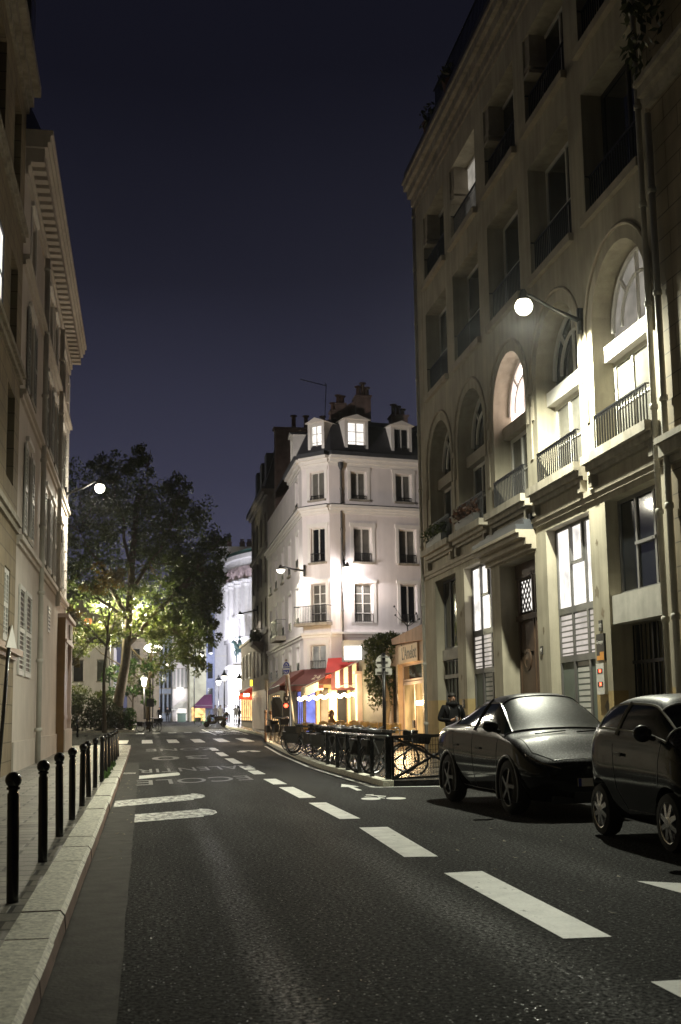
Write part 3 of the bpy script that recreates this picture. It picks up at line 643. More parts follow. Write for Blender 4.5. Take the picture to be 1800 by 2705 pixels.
# pilaster details
mb = MB()
for u_ in (24.9, 28.85, 32.7, 36.65, 40.5):
    mb = MB(); FR.box(mb, u_-.08, u_+.08, 8.0, 9.4, -.01, .04); mb.build('pilaster_panel', M['mould'], BR)
    mb = MB(); FR.box(mb, u_-.1, u_+.1, 9.75, 9.95, -.01, .05); mb.build('pilaster_block', M['mould'], BR)
downpipe(FR, BR, 41.02, 0.1, 20.3)
downpipe(FR, BR, 21.2, 0.1, 20.0, .12, .06)
mb = MB(); mb.lathe(FR.P(21.2, 19.0, .14), [(.09, -.3), (.2, -.05), (.22, .35), (.25, .4)], 12); mb.build('rainwater_head', M['pipe'], BR)
# set-back attic with terrace railing and pots
mb = MB(); mb.box((11.4, 20.95, 21.4), (20, 41.2, 22.6)); mb.build('attic', M['slate'], BR)
mb = MB(); mb.box((9.55, 20.95, 21.45), (9.85, 41.0, 21.7)); mb.build('parapet', M['slate'], BR)
mb = MB(); y = 21
while y < 36.5: mb.bar((9.65, y, 21.7), (9.65, y, 22.6), .025); y += .14
for z in (21.85, 22.6): mb.bar((9.65, 21, z), (9.65, 36.6, z), .04)
mb.build('railing', M['iron'], BR)
rl = random.Random(11)
# things fixed to the wall
def plate(name, label, cat, u, z, w_, h, f=FR, base=None, fn=None, m=None, o=.0, d=.03):
    t = thing(name, label, cat, tuple(f.P(u, z, o))); mb = MB(); f.box(mb, u-w_/2, u+w_/2, z-h/2, z+h/2, o, o+d); mb.build('board', m, t); return t
wm = lambda u, z, o: basis(FR.P(u, z, o), (0, -1, 0), (0, 0, 1))
t = plate('house_number', 'small dark house number plate 102 on pier above the notice board', 'number plate', 24.72, 3.34, .17, .24, m=M['framed']); text('digits', '102', .12, M['white_tr'], wm(24.72, 3.34, .033), t, .002)
t = plate('house_number', 'small house number plate 102 on pier beside the oak door', 'number plate', 28.72, 3.02, .16, .2, m=M['framed']); text('digits', '102', .1, M['white_tr'], wm(28.72, 3.02, .033), t, .002)
t = plate('notice_board', 'dark notice board with orange block and Groupe lettering on pier', 'sign', 24.72, 2.86, .44, .60, m=M['framed'], d=.05)
text('lettering', 'Groupe', .12, M['white_tr'], wm(24.74, 2.98, .053), t, .002)
mb = MB(); FR.box(mb, 24.52, 24.74, 2.58, 2.76, .05, .056); FR.box(mb, 24.74, 24.92, 2.58, 2.68, .05, .057); mb.build('orange_block', mat('orange print', (.75, .30, .03), .4, var=.1), t)
t = plate('display_case', 'pale wall display case with two red lit words below notice board', 'display case', 24.72, 2.17, .44, .68, m=M['white_tr'], d=.08)
for z in (2.34, 2.05):
    mb = MB(); FR.box(mb, 24.57, 24.87, z-.05, z+.05, .08, .084); mb.build('screen', M['framed'], t)
    mb = MB(); FR.box(mb, 24.66, 24.76, z-.03, z+.035, .084, .087); mb.build('red_display', M['red'], t)
plate('intercom', 'small dark intercom box on the ochre pier near walking man', 'intercom', 36.3, 1.75, .16, .26, m=M['framed'], d=.05)
# neighbouring building nearest the camera
BD = thing('apartment_building', 'dark building with moulded sill at the far right edge of photo', 'building', (9.9, 14, 0))
FD = Fac((9.9, 0), (0, 1), (-1, 0))
dops = [dict(u=(a, a+1.5), z=(z, z+2.3), d=.3) for a in (17.6, 13.6, 9.6) for z in (4.2, 8.2, 11.8, 15.)]
mb = MB(); FD.wall(mb, -6, 20.9, 0, 22, dops); mb.poly((9.9, 20.9, 0), (20, 20.9, 0), (20, 20.9, 22), (9.9, 20.9, 22)); mb.poly((9.9, -6, 22), (9.9, 20.9, 22), (20, 20.9, 22), (20, -6, 22)); mb.build('wall', M['beige'], BD)
for o in dops: FD.window(BD, o['u'], o['z'], .28, M['dglass'], M['frame'], 2, 1)
FD.ledge(BD, -6, 20.7, [(6.1, 6.25, .1), (6.25, 6.5, .22), (6.5, 6.62, .3)], 'string_course', M['stone'])
FD.ledge(BD, -6, 20.7, [(13.4, 13.6, .12), (13.6, 13.8, .25), (13.8, 13.9, .34)], 'cornice', M['stone'])
downpipe(FD, BD, 20.55, .1, 13.2, .12, .065)
mb = MB(); mb.box((9.86, 19.9, 2.2), (9.9, 20.3, 2.55)); mb.build('access_hatch', M['frame'], BD)
# ================================================================== left-hand buildings
FL = Fac((-3.3, 0), (0, 1), (1, 0))
BA = thing('apartment_building', 'shadowed beige building with stone courses and dormers at left edge', 'building', (-3.3, 15, 0))
ops = []
for a in (1., 5.2, 9.4, 13.2, 17., 20.8, 24.75, 28.5):
    w_ = 1.9 if a < 28 else 1.55
    for z0, z1 in ((7.3, 9.6), (10.95, 13.0), (14.95, 17.3)): ops.append(dict(u=(24.9, 27.15), z=(10.6, 12.75), d=.12) if a == 24.75 and z0 == 10.95 else dict(u=(a, a+w_), z=(z0, z1), d=.3))
ops.append(dict(u=(24.5, 27), z=(.3, 2.7), d=.25)); ops.append(dict(u=(28.75, 29.95), z=(3.35, 5.15), d=.12))
mb = MB(); FL.wall(mb, -8, 31.15, 0, 18.6, ops); mb.poly((-3.3, 31.15, 0), (-14, 31.15, 0), (-14, 31.15, 20), (-3.3, 31.15, 20)); mb.build('wall', M['beige'], BA)
for o in ops[:-2]:
    lit = o['z'][0] == 10.6
    FL.window(BA, o['u'], o['z'], .05 if lit else .22, M['lit'] if lit else M['dglass'], M['framed'], 2, 1)
FL.window(BA, (24.5, 27), (.3, 2.7), .2, M['litlow'], M['shopw'], 2, 0, name='shop_window')
FL.ledge(BA, -8, 31.15, [(6.25, 6.4, .07), (6.4, 6.55, .14)], 'string_course', M['stone']); FL.ledge(BA, -8, 31.15, [(10.25, 10.4, .08), (10.4, 10.55, .16)], 'string_course', M['stone'])
FL.ledge(BA, -8, 31.15, [(14.2, 14.35, .07), (14.35, 14.5, .14)], 'string_course', M['stone']); FL.ledge(BA, -8, 31.1, [(2.95, 3.05, .1), (3.05, 3.2, .24)], 'shop_cornice', M['shopb'])
FL.ledge(BA, -8, 31.15, [(17.9, 18.1, .08), (18.1, 18.4, .2), (18.4, 18.7, .38)], 'cornice', M['stone'])
mb = MB(); mb.poly((-3.1, -8, 18.72), (-3.1, 31.15, 18.72), (-4.0, 31.15, 22.3), (-4.0, -8, 22.3)); mb.poly((-4, -8, 22.3), (-4, 31.15, 22.3), (-14, 31.15, 24), (-14, -8, 24)); mb.build('roof', M['slate'], BA)
for yc in (24.2, 27.2, 29.9, 20.5, 16.5):
    mb = MB(); pr = [(-3.05, yc-.6, 19.0), (-3.05, yc+.6, 19.0), (-3.05, yc+.6, 20.6)]+[(-3.05, yc+.6*math.cos(t), 20.6+.45*math.sin(t)) for t in [R(20*k) for k in range(1, 9)]]+[(-3.05, yc-.6, 20.6)]
    mb.prism(pr, (-1.2, 0, 0)); d_ = mb.build('dormer', M['zinc'], BA)
    mb = MB(); mb.poly((-3.045, yc-.42, 19.2), (-3.045, yc+.42, 19.2), (-3.045, yc+.42, 20.5), (-3.045, yc-.42, 20.5)); mb.build('pane', M['dglass'], d_)
def shutter(f, par, u0, u1, z0, z1, m, out=.03, slat=.105, split=True):
    mb = MB(); w_ = .07; f.box(mb, u0, u0+w_, z0, z1, out-.02, out+.025); f.box(mb, u1-w_, u1, z0, z1, out-.02, out+.025)
    zm = (z0+z1)/2
    for a, b in ((z0, z0+.12), (zm-.06, zm+.06), (z1-.12, z1)): f.box(mb, u0+w_, u1-w_, a, b, out-.02, out+.025)
    z = z0+.16
    while z < z1-.16:
        if abs(z-zm) > .1: mb.hexa([f.P(u0+w_, z, out-.015), f.P(u1-w_, z, out-.015), f.P(u1-w_, z-.03, out+.02), f.P(u0+w_, z-.03, out+.02), f.P(u0+w_, z+.018, out-.015), f.P(u1-w_, z+.018, out-.015), f.P(u1-w_, z-.012, out+.02), f.P(u0+w_, z-.012, out+.02)])
        z += slat
    mb.k = 1; f.box(mb, u0+w_, u1-w_, z0+.1, z1-.1, out-.034, out-.026)  # dark backing sheet puts the shade of the slat gaps into colour
    return mb.build('shutter', [m, M['framed']], par)
shutter(FL, BA, 28.8, 29.35, 3.38, 5.12, M['shutter'], -.05); shutter(FL, BA, 29.36, 29.92, 3.38, 5.12, M['shutter'], -.05)
BB = thing('apartment_building', 'pale plaster corner building with white shutters and dentilled cornice', 'building', (-3.3, 41, 0))
ops = []
for a, w_ in ((33.15, 1.3), (39.6, 1.5), (42.2, 1.3), (46.6, 1.3)):
    for z0, z1 in ((6.5, 9.0), (10.5, 12.9), (14.1, 15.9)): ops.append(dict(u=(a, a+w_), z=(z0, z1), d=.22))
ops.append(dict(u=(38.4, 39.6), z=(.14, 2.9), d=.2))
mb = MB(); FL.wall(mb, 31.15, 50.5, 0, 17.2, ops); mb.poly((-3.3, 50.5, 0), (-14, 50.5, 0), (-14, 50.5, 17.2), (-3.3, 50.5, 17.2)); mb.build('wall', M['paleB'], BB)
for o in ops[:-1]:
    a, b = o['u']; z0, z1 = o['z']
    FL.window(BB, o['u'], o['z'], .18, M['dglass'] if a != 42.2 or z0 > 9 else M['gglass'], M['frame'], 2, 1)
    if z0 < 13.5:
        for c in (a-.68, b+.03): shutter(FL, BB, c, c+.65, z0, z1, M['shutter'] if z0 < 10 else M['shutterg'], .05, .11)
    mb = MB(); FL.box(mb, a-.12, b+.12, z0-.14, z0, -.01, .12); mb.build('window_sill', M['stone'], BB)
    mb = MB(); FL.box(mb, a-.14, a, z0, z1+.16, -.01, .045); FL.box(mb, b, b+.14, z0, z1+.16, -.01, .045); FL.box(mb, a-.2, b+.2, z1+.16, z1+.3, -.01, .1); mb.build('architrave', M['white_tr'], BB)
FL.window(BB, (38.4, 39.6), (.14, 2.9), .18, M['shutterg'], M['shutterg'], 1, 1, .12, name='door')
shutter(FL, BB, 31.95, 33.38, 2.65, 5.05, M['shutter'], .03, .13); shutter(FL, BB, 33.75, 35.3, 2.65, 5.05, M['shutter'], .03, .13)
FL.ledge(BB, 31.15, 50.5, [(6.0, 6.12, .08), (6.12, 6.26, .16)], 'string_course', M['paleB']); FL.ledge(BB, 31.15, 50.5, [(9.9, 10.02, .08), (10.02, 10.16, .17)], 'string_course', M['paleB'])
FL.ledge(BB, 31.15, 50.5, [(13.6, 13.75, .08), (13.75, 13.9, .18)], 'string_course', M['paleB']); FL.ledge(BB, 31.15, 50.5, [(0, .9, .05)], 'plinth', M['paleB'])
FL.ledge(BB, 31.2, 50.55, [(16.2, 16.45, .08), (16.45, 16.6, .14), (17.0, 17.15, .58), (17.15, 17.35, .66), (17.35, 17.5, .72)], 'cornice', M['paleB'])
mb = MB(); y = 31.3
while y < 50.4: FL.box(mb, y, y+.3, 16.6, 17.0, -.01, .5); y += .55
mb.build('dentils', M['paleB'], BB)
mb = MB(); z = 4.8
while z < 16:
    FL.box(mb, 49.75 if int(z*2.5) % 2 else 49.95, 50.52, z, z+.36, -.01, .05); z += .4
mb.build('quoins', M['white_tr'], BB)
downpipe(FL, BB, 37.3, .15, 16.2, .13, .085); downpipe(FL, BB, 44.4, 5.6, 16.2, .13, .085)
mb = MB(); mb.poly((-2.9, 31.2, 17.5), (-2.9, 50.5, 17.5), (-4.2, 50.5, 20.4), (-4.2, 31.2, 20.4)); mb.poly((-4.2, 31.2, 20.4), (-4.2, 50.5, 20.4), (-14, 50.5, 21.5), (-14, 31.2, 21.5)); mb.poly((-2.9, 50.5, 17.5), (-14, 50.5, 17.5), (-14, 50.5, 21.5), (-4.2, 50.5, 20.4)); mb.build('roof', M['slate'], BB)
mb = MB(); FL.box(mb, 41.5, 42.4, 4.45, 5.35, -.01, .03); vt = mb.build('vent', M['frame'], BB)
mb = MB()
for k in range(6): FL.box(mb, 41.58, 42.32, 4.54+k*.13, 4.6+k*.13, .03, .035)
mb.build('slat', M['framed'], vt)
# corner shop front
mb = MB(); FL.box(mb, 46.5, 51.0, .1, 1.05, -.02, .34); mb.build('shop_plinth', M['paleB'], BB)
mb = MB(); FL.box(mb, 46.5, 51.0, 4.5, 5.35, -.02, .30); FL.box(mb, 46.4, 51.1, 5.35, 5.5, -.02, .42); FL.box(mb, 46.45, 51.05, 4.4, 4.52, -.02, .36); mb.build('shop_fascia', M['shopw'], BB)
mb = MB()
for u_ in (46.5, 47.05, 47.6, 50.55): mb = MB(); FL.box(mb, u_, u_+.32, 1.05, 4.4, -.02, .3); FL.box(mb, u_-.03, u_+.35, 1.45, 1.6, -.02, .33); mb.build('shop_pilaster', M['shopw'], BB)
mb = MB(); FL.box(mb, 47.9, 50.55, 1.05, 4.4, -.02, .05); FL.box(mb, 46.42, 46.5, 0.1, 5.4, -.02, .3); mb.build('shop_panel', M['shopb'], BB)
mb = MB(); FL.box(mb, 48.4, 49.5, 4.65, 5.2, .3, .36); mb.build('shop_sign', M['concrete'], BB)
t = thing('alarm_box', 'small dark grey alarm box high on pale corner building', 'alarm box', (-3.3, 46.2, 8.2)); mb = MB(); FL.box(mb, 46.0, 46.4, 8.25, 8.7, 0, .14); FL.box(mb, 46.05, 46.35, 7.95, 8.2, 0, .1); mb.build('casing', M['framed'], t)
mb = MB(); rp_ = random.Random(31)      # flaked patches of render
for (u_, z, s_) in ((24.9, 4.1, .22), (24.6, 3.62, .16), (28.55, 3.5, .12), (24.55, 1.55, .2), (32.5, 3.1, .14), (36.5, 2.6, .13), (28.7, 1.2, .18), (24.75, 5.2, .12), (36.35, 4.6, .15)):
    mb.poly(*[FR.P(u_+s_*rp_.uniform(.45, 1.1)*math.cos(2*math.pi*k/11)*.8, z+s_*rp_.uniform(.3, .9)*math.sin(2*math.pi*k/11), .003) for k in range(11)])
fp = mb.build('flaked_render', mat('bare render', (.20, .165, .115), .9, var=.4), BR); fp['kind'] = 'stuff'
mb = MB()
for k in range(9): mb.poly((-.52, 32.0+.09*k, .008), (-.2, 32.0+.09*k, .008), (-.2, 32.04+.09*k, .008), (-.52, 32.04+.09*k, .008))
struct(mb.build('drain_grating', M['white_tr']))
# ================================================================== white corner building at the crossing
E1 = Vector((8.09, 60.0, 0)); E2 = Vector((9.34, 58.76, 0))
br = R(78.4); dR = Vector((math.sin(br), math.cos(br), 0))
FW = Fac(E2, dR, (dR.y, -dR.x)); FC = Fac(E1, (1, -1), (-1, -1)); FS = Fac(E1, (0, 1), (-1, 0))
WC = (E2-E1).length; WR = 9.0
BC = thing('corner_building', 'white corner building with chamfered corner and lit attic windows', 'building', (9.3, 62, .15))
def rows(u, zz): return [dict(u=u, z=z, d=.22) for z in zz]
Z4, Z3, Z2_, Z1 = (12.5, 13.97), (9.23, 11.02), (6.1, 8.1), (3.72, 4.98)
wr = rows((1.22, 2.07), [Z4])+rows((1.34, 2.3), [Z3])+rows((1.32, 2.32), [Z2_])+rows((3.77, 4.65), [Z4])+rows((3.89, 4.84), [Z3])+rows((3.92, 4.8), [Z2_])+rows((6.4, 7.3), [Z4, Z3, Z2_])
wc = rows((.55, 1.45), [Z4, Z3, Z2_])+rows((.45, 1.42), [Z1])
ws = []
for k, u_ in enumerate((1.6, 5.0, 8.3, 11.8, 15.)): ws += rows((u_, u_+.95), [Z3, Z2_, Z1])+(rows((u_, u_+.95), [Z4]) if u_ < 5 else [])
gr = [dict(u=(.2, 2.9), z=(.3, 2.9), d=.3)]
def three(mb, z0, z1, a, b, c): FW.wall(mb, 0, WR, z0, z1, a); FC.wall(mb, 0, WC, z0, z1, b); FS.wall(mb, 0, 17.5, z0, z1, c)
mb = MB(); FW.wall(mb, 0, WR, 3.55, 14.8, wr); FC.wall(mb, 0, WC, 3.55, 14.8, wc); FS.wall(mb, 0, 17.5, 3.55, 12.2, [o for o in ws if o['z'] != Z4]); FS.wall(mb, 0, 5.2, 12.2, 14.8, [o for o in ws if o['z'] == Z4]); FS.wall(mb, 5.2, 17.5, 12.2, 14.3, [])
q = FW.P(WR, 0); mb.poly(q, q+Vector((2, 12, 0)), q+Vector((2, 12, 14.8)), q+Vector((0, 0, 14.8)))
mb.build('wall', M['white_pl'], BC)
rwin = random.Random(4)
for f, os_ in ((FW, wr), (FC, wc), (FS, ws)):
    for o in os_:
        pane = M['dglass']; rws = 0; fr = M['frame']
        if rwin.random() < .4: pane = M['gglass']
        if o['z'] == Z1: pane = M['litlow']
        if o['z'] == Z2_: rws = 3 if o['u'][0] < 3 else 0
        if o['z'] == Z3 and o['u'][0] > 3.5 and f is FW: pane = M['gglass']
        if f is FS and o['z'] == Z1 and o['u'][0] < 4: pane = M['litdim']
        f.window(BC, o['u'], o['z'], .18, pane, fr, 2, rws, .06, .07)
        a, b = o['u']; z0, z1 = o['z']; mb = MB()
        f.box(mb, a-.2, a-.04, z0, z1+.05, -.01, .03); f.box(mb, b+.04, b+.2, z0, z1+.05, -.01, .03); f.box(mb, a-.24, b+.24, z1+.05, z1+.24, -.01, .05); mb.build('architrave', M['white_tr'], BC)
        if o['z'] in (Z4, Z3):
            mb = MB(); f.box(mb, a-.12, b+.12, z0-.1, z0, -.01, .12); mb.build('window_sill', M['stone'], BC)
        f.rail(BC, a+.02, b-.02, z0+.02, z0+(.45 if o['z'] != Z4 else .2), .03, .1, r=.01)
for f, w_ in ((FW, WR), (FC, WC), (FS, 17.5)):
    e = .0
    f.ledge(BC, -e, w_+e, [(11.72, 11.85, .06), (11.85, 12.0, .13), (12.0, 12.15, .24)], 'cornice', M['white_tr'])
    mb = MB(); f.box(mb, 0, w_, 12.15, 12.2, -.01, .27); mb.build('lead_flashing', M['zinc'], BC)
    f.ledge(BC, 0, w_ if f is not FS else 5.2, [(14.25, 14.4, .05), (14.4, 14.6, .15), (14.6, 14.75, .3)], 'cornice', M['white_tr'])
    mb = MB(); f.box(mb, 0, w_ if f is not FS else 5.2, 14.75, 14.95, -.01, .4); mb.build('gutter', M['zinc'], BC)
    f.ledge(BC, 0, w_, [(5.35, 5.5, .06), (5.5, 5.62, .14)], 'string_course', M['white_tr'])
# balcony at chamfer, long balcony down the side street face
mb = MB(); FC.box(mb, -.25, WC+.1, 5.95, 6.1, 0, .5); mb.build('balcony', M['stone'], BC); FC.rail(BC, -.22, WC+.07, 6.1, 6.95, .47, .1, r=.011)
mb = MB(); FS.box(mb, 7.5, 10.5, 5.75, 6.0, 0, .6); mb.build('balcony', M['stone'], BC); FS.rail(BC, 7.55, 10.45, 6., 6.95, .56, .1, r=.014)
downpipe(FW, BC, .62, 3.6, 14.3, .08, .05, M['frameg'])
mb = MB(); mb.lathe(FW.P(.62, 14.2, .1), [(.06, -.2), (.14, 0), (.15, .2)], 10); mb.build('rainwater_head', M['zinc'], BC)
# mansard and dormers
def base_pt(f, u, z, o): return f.P(u, z, o)
lo = [FS.P(13, 14.95, .25), FS.P(0, 14.95, .25), FW.P(0, 14.95, .25), FW.P(WR, 14.95, .25)]
hi = [FS.P(13, 16.6, -.55), FS.P(.3, 16.6, -.55), FW.P(.35, 16.6, -.6), FW.P(WR, 16.6, -.6)]
top = [FS.P(13, 17.1, -1.5), FS.P(.9, 17.15, -1.5), FW.P(.9, 17.15, -1.6), FW.P(WR, 17.1, -1.6)]
back = [FS.P(13, 17.0, -9), None, None, FW.P(WR, 17.0, -9)]
mb = MB()
for k in range(3): mb.poly(lo[k], lo[k+1], hi[k+1], hi[k]); mb.poly(hi[k], hi[k+1], top[k+1], top[k])
mb.poly(top[0], top[1], top[2], top[3], back[3], back[0]); mb.poly(lo[3], back[3]-Vector((0, 0, 2)), back[3], top[3], hi[3]); mb.build('roof', M['slate'], BC)
def dormer(f, par, uc, w_, z0, z1, pane, out=.12, dep=-1.3, rail=True):
    a, b = uc-w_/2, uc+w_/2; mb = MB()
    f.box(mb, a-.17, a, z0, z1, dep, out); f.box(mb, b, b+.17, z0, z1, dep, out); f.box(mb, a-.17, b+.17, z1, z1+.14, dep, out)
    mb.hexa([f.P(a-.3, z1+.14, dep), f.P(b+.3, z1+.14, dep), f.P(b+.3, z1+.14, out+.12), f.P(a-.3, z1+.14, out+.12), f.P(uc-.02, z1+.4, dep), f.P(uc+.02, z1+.4, dep), f.P(uc+.02, z1+.4, out+.12), f.P(uc-.02, z1+.4, out+.12)])
    d = mb.build('dormer', M['white_tr'], par)
    f.window(par, (a, b), (z0, z1), -out+.12, pane, M['frame'], 2, 2 if pane is not M['dglass'] else 0, .05, .05)
    if rail: f.rail(par, a, b, z0+.02, z0+.3, out+.02, .1, r=.008)
dormer(FC, BC, 1.0, .72, 15.08, 16.45, M['lit'], .05, rail=False); dormer(FW, BC, 1.52, .98, 15.05, 16.6, M['lit']); dormer(FW, BC, 4.1, .85, 15.05, 16.45, M['dglass']); dormer(FW, BC, 6.8, .85, 15.05, 16.45, M['dglass'])
dormer(FS, BC, 3.2, .8, 15.05, 16.6, M['litlow'], rail=False)
def chimney(par, a, b, pots, m=None):
    mb = MB(); mb.box(a, b); mb.box((a[0]-.06, a[1]-.06, b[2]), (b[0]+.06, b[1]+.06, b[2]+.1)); c = mb.build('chimney', m or M['brickw'], par)
    for (x, y, h) in pots:
        mb = MB(); mb.lathe((x, y, b[2]+.1), [(.13, 0), (.11, h), (.2, h+.02), (.2, h+.07), (.09, h+.09)], 10); mb.build('chimney_pot', M['pot'], c)
chimney(BC, (11.3, 61.2, 16.5), (12.1, 62.2, 18.6), [(11.5, 61.7, .55), (11.75, 61.7, .75), (11.98, 61.7, .5)])
mb = MB(); mb.prism([(9.9, 61.6, 16.9), (11.35, 61.6, 16.9), (11.35, 61.6, 18.5), (10.6, 61.6, 18.1), (9.9, 61.6, 17.6)], (0, .5, 0)); mb.build('chimney_wall', M['brickw'], BC)
chimney(BC, (9.95, 61.5, 17.4), (10.35, 62.1, 17.8), [(10.1, 61.8, .4)]); chimney(BC, (10.2, 61.5, 17.8), (10.75, 62.1, 18.2), [(10.4, 61.8, .45), (10.62, 61.8, .4)])
chimney(BC, (13.2, 61.0, 16.8), (14.1, 61.8, 17.5), [(13.4, 61.4, .6), (13.65, 61.4, .5), (13.9, 61.4, .35)])
mb = MB(); mb.box((8.15, 73, 12.2), (12.5, 73.6, 19.6)); mb.box((8.05, 72.95, 19.6), (12.5, 73.65, 19.75)); c = mb.build('party_wall', M['brickw'], BC)
for x in (9.4, 10.2, 11.3):
    mb = MB(); mb.lathe((x, 73.3, 19.75), [(.15, 0), (.13, .75), (.22, .78), (.22, .85), (.1, .88)], 10); mb.build('chimney_pot', M['pot'], c)
mb = MB(); mb.poly(*[Vector(p) for p in ((8.1, 65.2, 12.2), (9.5, 65.2, 12.2), (9.5, 65.2, 17), (8.7, 65.2, 16.6), (8.1, 65.2, 14.9))]); mb.build('gable', M['brickw'], BC)
at_ = thing('tv_antenna', 'thin television antenna standing on the corner building roof', 'antenna', (9.55, 61, 17.1)); mb = MB()
mb.bar((9.5, 61, 17.0), (9.62, 61, 19.2), .035); mb.bar((9.62, 61, 19.1), (8.2, 61, 19.42), .03)
for k in range(7): mb.bar((8.3+.2*k, 60.85, 19.4-.046*k), (8.3+.2*k, 61.15, 19.4-.046*k), .015)
mb.bar((9.45, 61, 18.25), (9.62, 61, 18.25), .02); mb.bar((9.55, 61, 19.3), (9.6, 61, 19.1), .025); mb.build('mast', M['iron'], at_)
# ground floor of the corner building: yellow panels, glazing, blue lit shop
GW = M['yel'] = mat('cream yellow shopfront', (.62, .50, .27), .6, var=.1)
mb = MB(); FW.wall(mb, 0, WR, .1, 3.55, [dict(u=(.25, .85), z=(.2, 2.8), d=.1)]); FC.wall(mb, 0, WC, .1, 3.55, [dict(u=(.95, 1.55), z=(.2, 2.8), d=.1)]); FS.wall(mb, 0, 17.5, .1, 3.55, [dict(u=(.4, 3.4), z=(.6, 2.75), d=.15), dict(u=(5, 9), z=(.6, 2.75), d=.15), dict(u=(11, 16), z=(.6, 2.75), d=.15)]); mb.build('shopfront', GW, BC)
FW.window(BC, (.25, .85), (.2, 2.8), .08, M['dglass'], M['wood'], 1, 0, .06); FC.window(BC, (.95, 1.55), (.2, 2.8), .08, M['gglass'], M['wood'], 1, 0, .06)
FS.window(BC, (.4, 3.4), (.6, 2.75), .12, M['litblue'], M['wood'], 4, 0, name='shop_window'); FS.window(BC, (5, 9), (.6, 2.75), .12, M['litlow'], M['framed'], 4, 0, name='shop_window'); FS.window(BC, (11, 16), (.6, 2.75), .12, M['litwarm'], M['framed'], 4, 0, name='shop_window')
FC.window(BC, (.1, .8), (.3, 2.75), -.02, M['litblue'], M['wood'], 1, 0, .05, name='shop_window')
mb = MB()
for k in range(6): FW.box(mb, .98+.33*k, 1.08+.33*k, .2, 2.9, 0, .12)
mb.build('timber_screen', M['wood'], BC)
mb = MB()
for k in range(5): FW.box(mb, 1.1+.33*k, 1.29+.33*k, 1.1, 2.5, .01, .03)
mb.build('pane', M['litwarm'], BC)
# ------------------------------------------------------------------ next building down the street
B2 = thing('apartment_building', 'dark narrow fronted building with planted balconies behind white corner building', 'building', (8.1, 83, .3))
F2 = Fac((8.1, 77.5), (0, 1), (-1, 0)); ops = []
for k in range(4):
    for z in (4.2, 7.4, 10.4, 13.2): ops.append(dict(u=(1.+2.9*k, 2.+2.9*k), z=(z, z+2.), d=.25))
mb = MB(); F2.wall(mb, 0, 12, 0, 16.6, ops); mb.poly((8.1, 77.5, 0), (16, 77.5, 0), (16, 77.5, 17), (8.1, 77.5, 16.6)); mb.poly((8.1, 89.5, 0), (16, 89.5, 0), (16, 89.5, 17), (8.1, 89.5, 16.6)); mb.build('wall', M['dark_pl'], B2)
for o in ops: F2.window(B2, o['u'], o['z'], .2, M['dglass'], M['framed'], 2, 0)
F2.ledge(B2, 0, 12, [(6.9, 7.1, .12), (12.7, 12.95, .15), (16.2, 16.4, .2), (16.4, 16.6, .4)], 'cornice', M['dark_pl'])
mb = MB(); mb.poly((7.9, 77.5, 16.6), (7.9, 89.5, 16.6), (8.9, 89.5, 19.9), (8.9, 77.5, 19.9)); mb.poly((8.9, 77.5, 19.9), (8.9, 89.5, 19.9), (16, 89.5, 20.5), (16, 77.5, 20.5)); mb.poly((7.9, 77.5, 16.6), (8.9, 77.5, 19.9), (16, 77.5, 20.5), (16, 77.5, 16.6)); mb.build('roof', M['slate'], B2)
for k in range(3):
    mb = MB(); mb.box((8.2, 79+3.4*k, 17.2), (9.2, 80.2+3.4*k, 19.4)); mb.build('dormer', M['zinc'], B2)
mb = MB(); F2.box(mb, 3.2, 5.6, 6.3, 6.5, 0, .75); mb.hexa([F2.P(3.4, 5.75, 0), F2.P(5.4, 5.75, 0), F2.P(5.4, 5.8, .1), F2.P(3.4, 5.8, .1), F2.P(3.2, 6.3, 0), F2.P(5.6, 6.3, 0), F2.P(5.6, 6.3, .7), F2.P(3.2, 6.3, .7)]); mb.build('balcony', M['dark_pl'], B2)
F2.rail(B2, 3.25, 5.55, 6.5, 7.4, .7, .11, r=.012)
mb = MB(); F2.box(mb, 0, 12, 16.6, 16.75, .1, .4); mb.build('gutter', M['zinc'], B2)
mb = MB(); F2.box(mb, .4, 11.5, .5, 3.2, .01, .05); mb.build('shopfront', M['shopw'], B2)
# ------------------------------------------------------------------ low shop row between the corner building and the arches
FQ = Fac((10.3, 41.3), (0, 1), (-1, 0))
LS = thing('shop', 'low shop with glowing glass door and lettered cream signboard', 'shop', (10.3, 45, .13))
y_ = lambda x: ax(x, 1800, 10.3).y-41.3
dl, dr_ = y_(1055), y_(1119)      # door opening, far / near
P_ = lambda x, y: (ax(x, y, 10.3).y-41.3, ax(x, y, 10.3).z)
dz = P_(1090, 1750)[1]
mb = MB(); FQ.wall(mb, 0, 9.2, 0, 4.25, [dict(u=(dr_, dl), z=(.14, dz), d=.25), dict(u=(y_(1047)+.0, y_(1032)), z=(.9, dz), d=.2), dict(u=(y_(1025), y_(1000)), z=(.9, dz), d=.2)]); mb.poly((10.3, 41.3, 4.25), (10.3, 50.5, 4.25), (16, 50.5, 4.25), (16, 41.3, 4.25)); mb.poly((10.3, 50.5, 0), (16, 50.5, 0), (16, 50.5, 4.25), (10.3, 50.5, 4.25))
mb.build('wall', mat('pinkish shop plaster', (.50, .36, .26), .7, var=.2, streak=.4), LS)
for a, b in ((P_(1119, 1800)[0]-.28, P_(1119, 1800)[0]), (dl, dl+.28)):
    mb = MB(); z = .14
    while z < dz: FQ.box(mb, a, b, z, z+.075, -.01, .05); z += .09
    mb.build('brick_pier', bpy.data.materials.get('pale glazed brick') or mat('pale glazed brick', (.60, .42, .22), .5, var=.3), LS)
w_ = dl-dr_; f = FQ.window(LS, (dr_, dl), (2.75, dz), .2, M['dglass'], M['shopw'], 1, 0, .07)
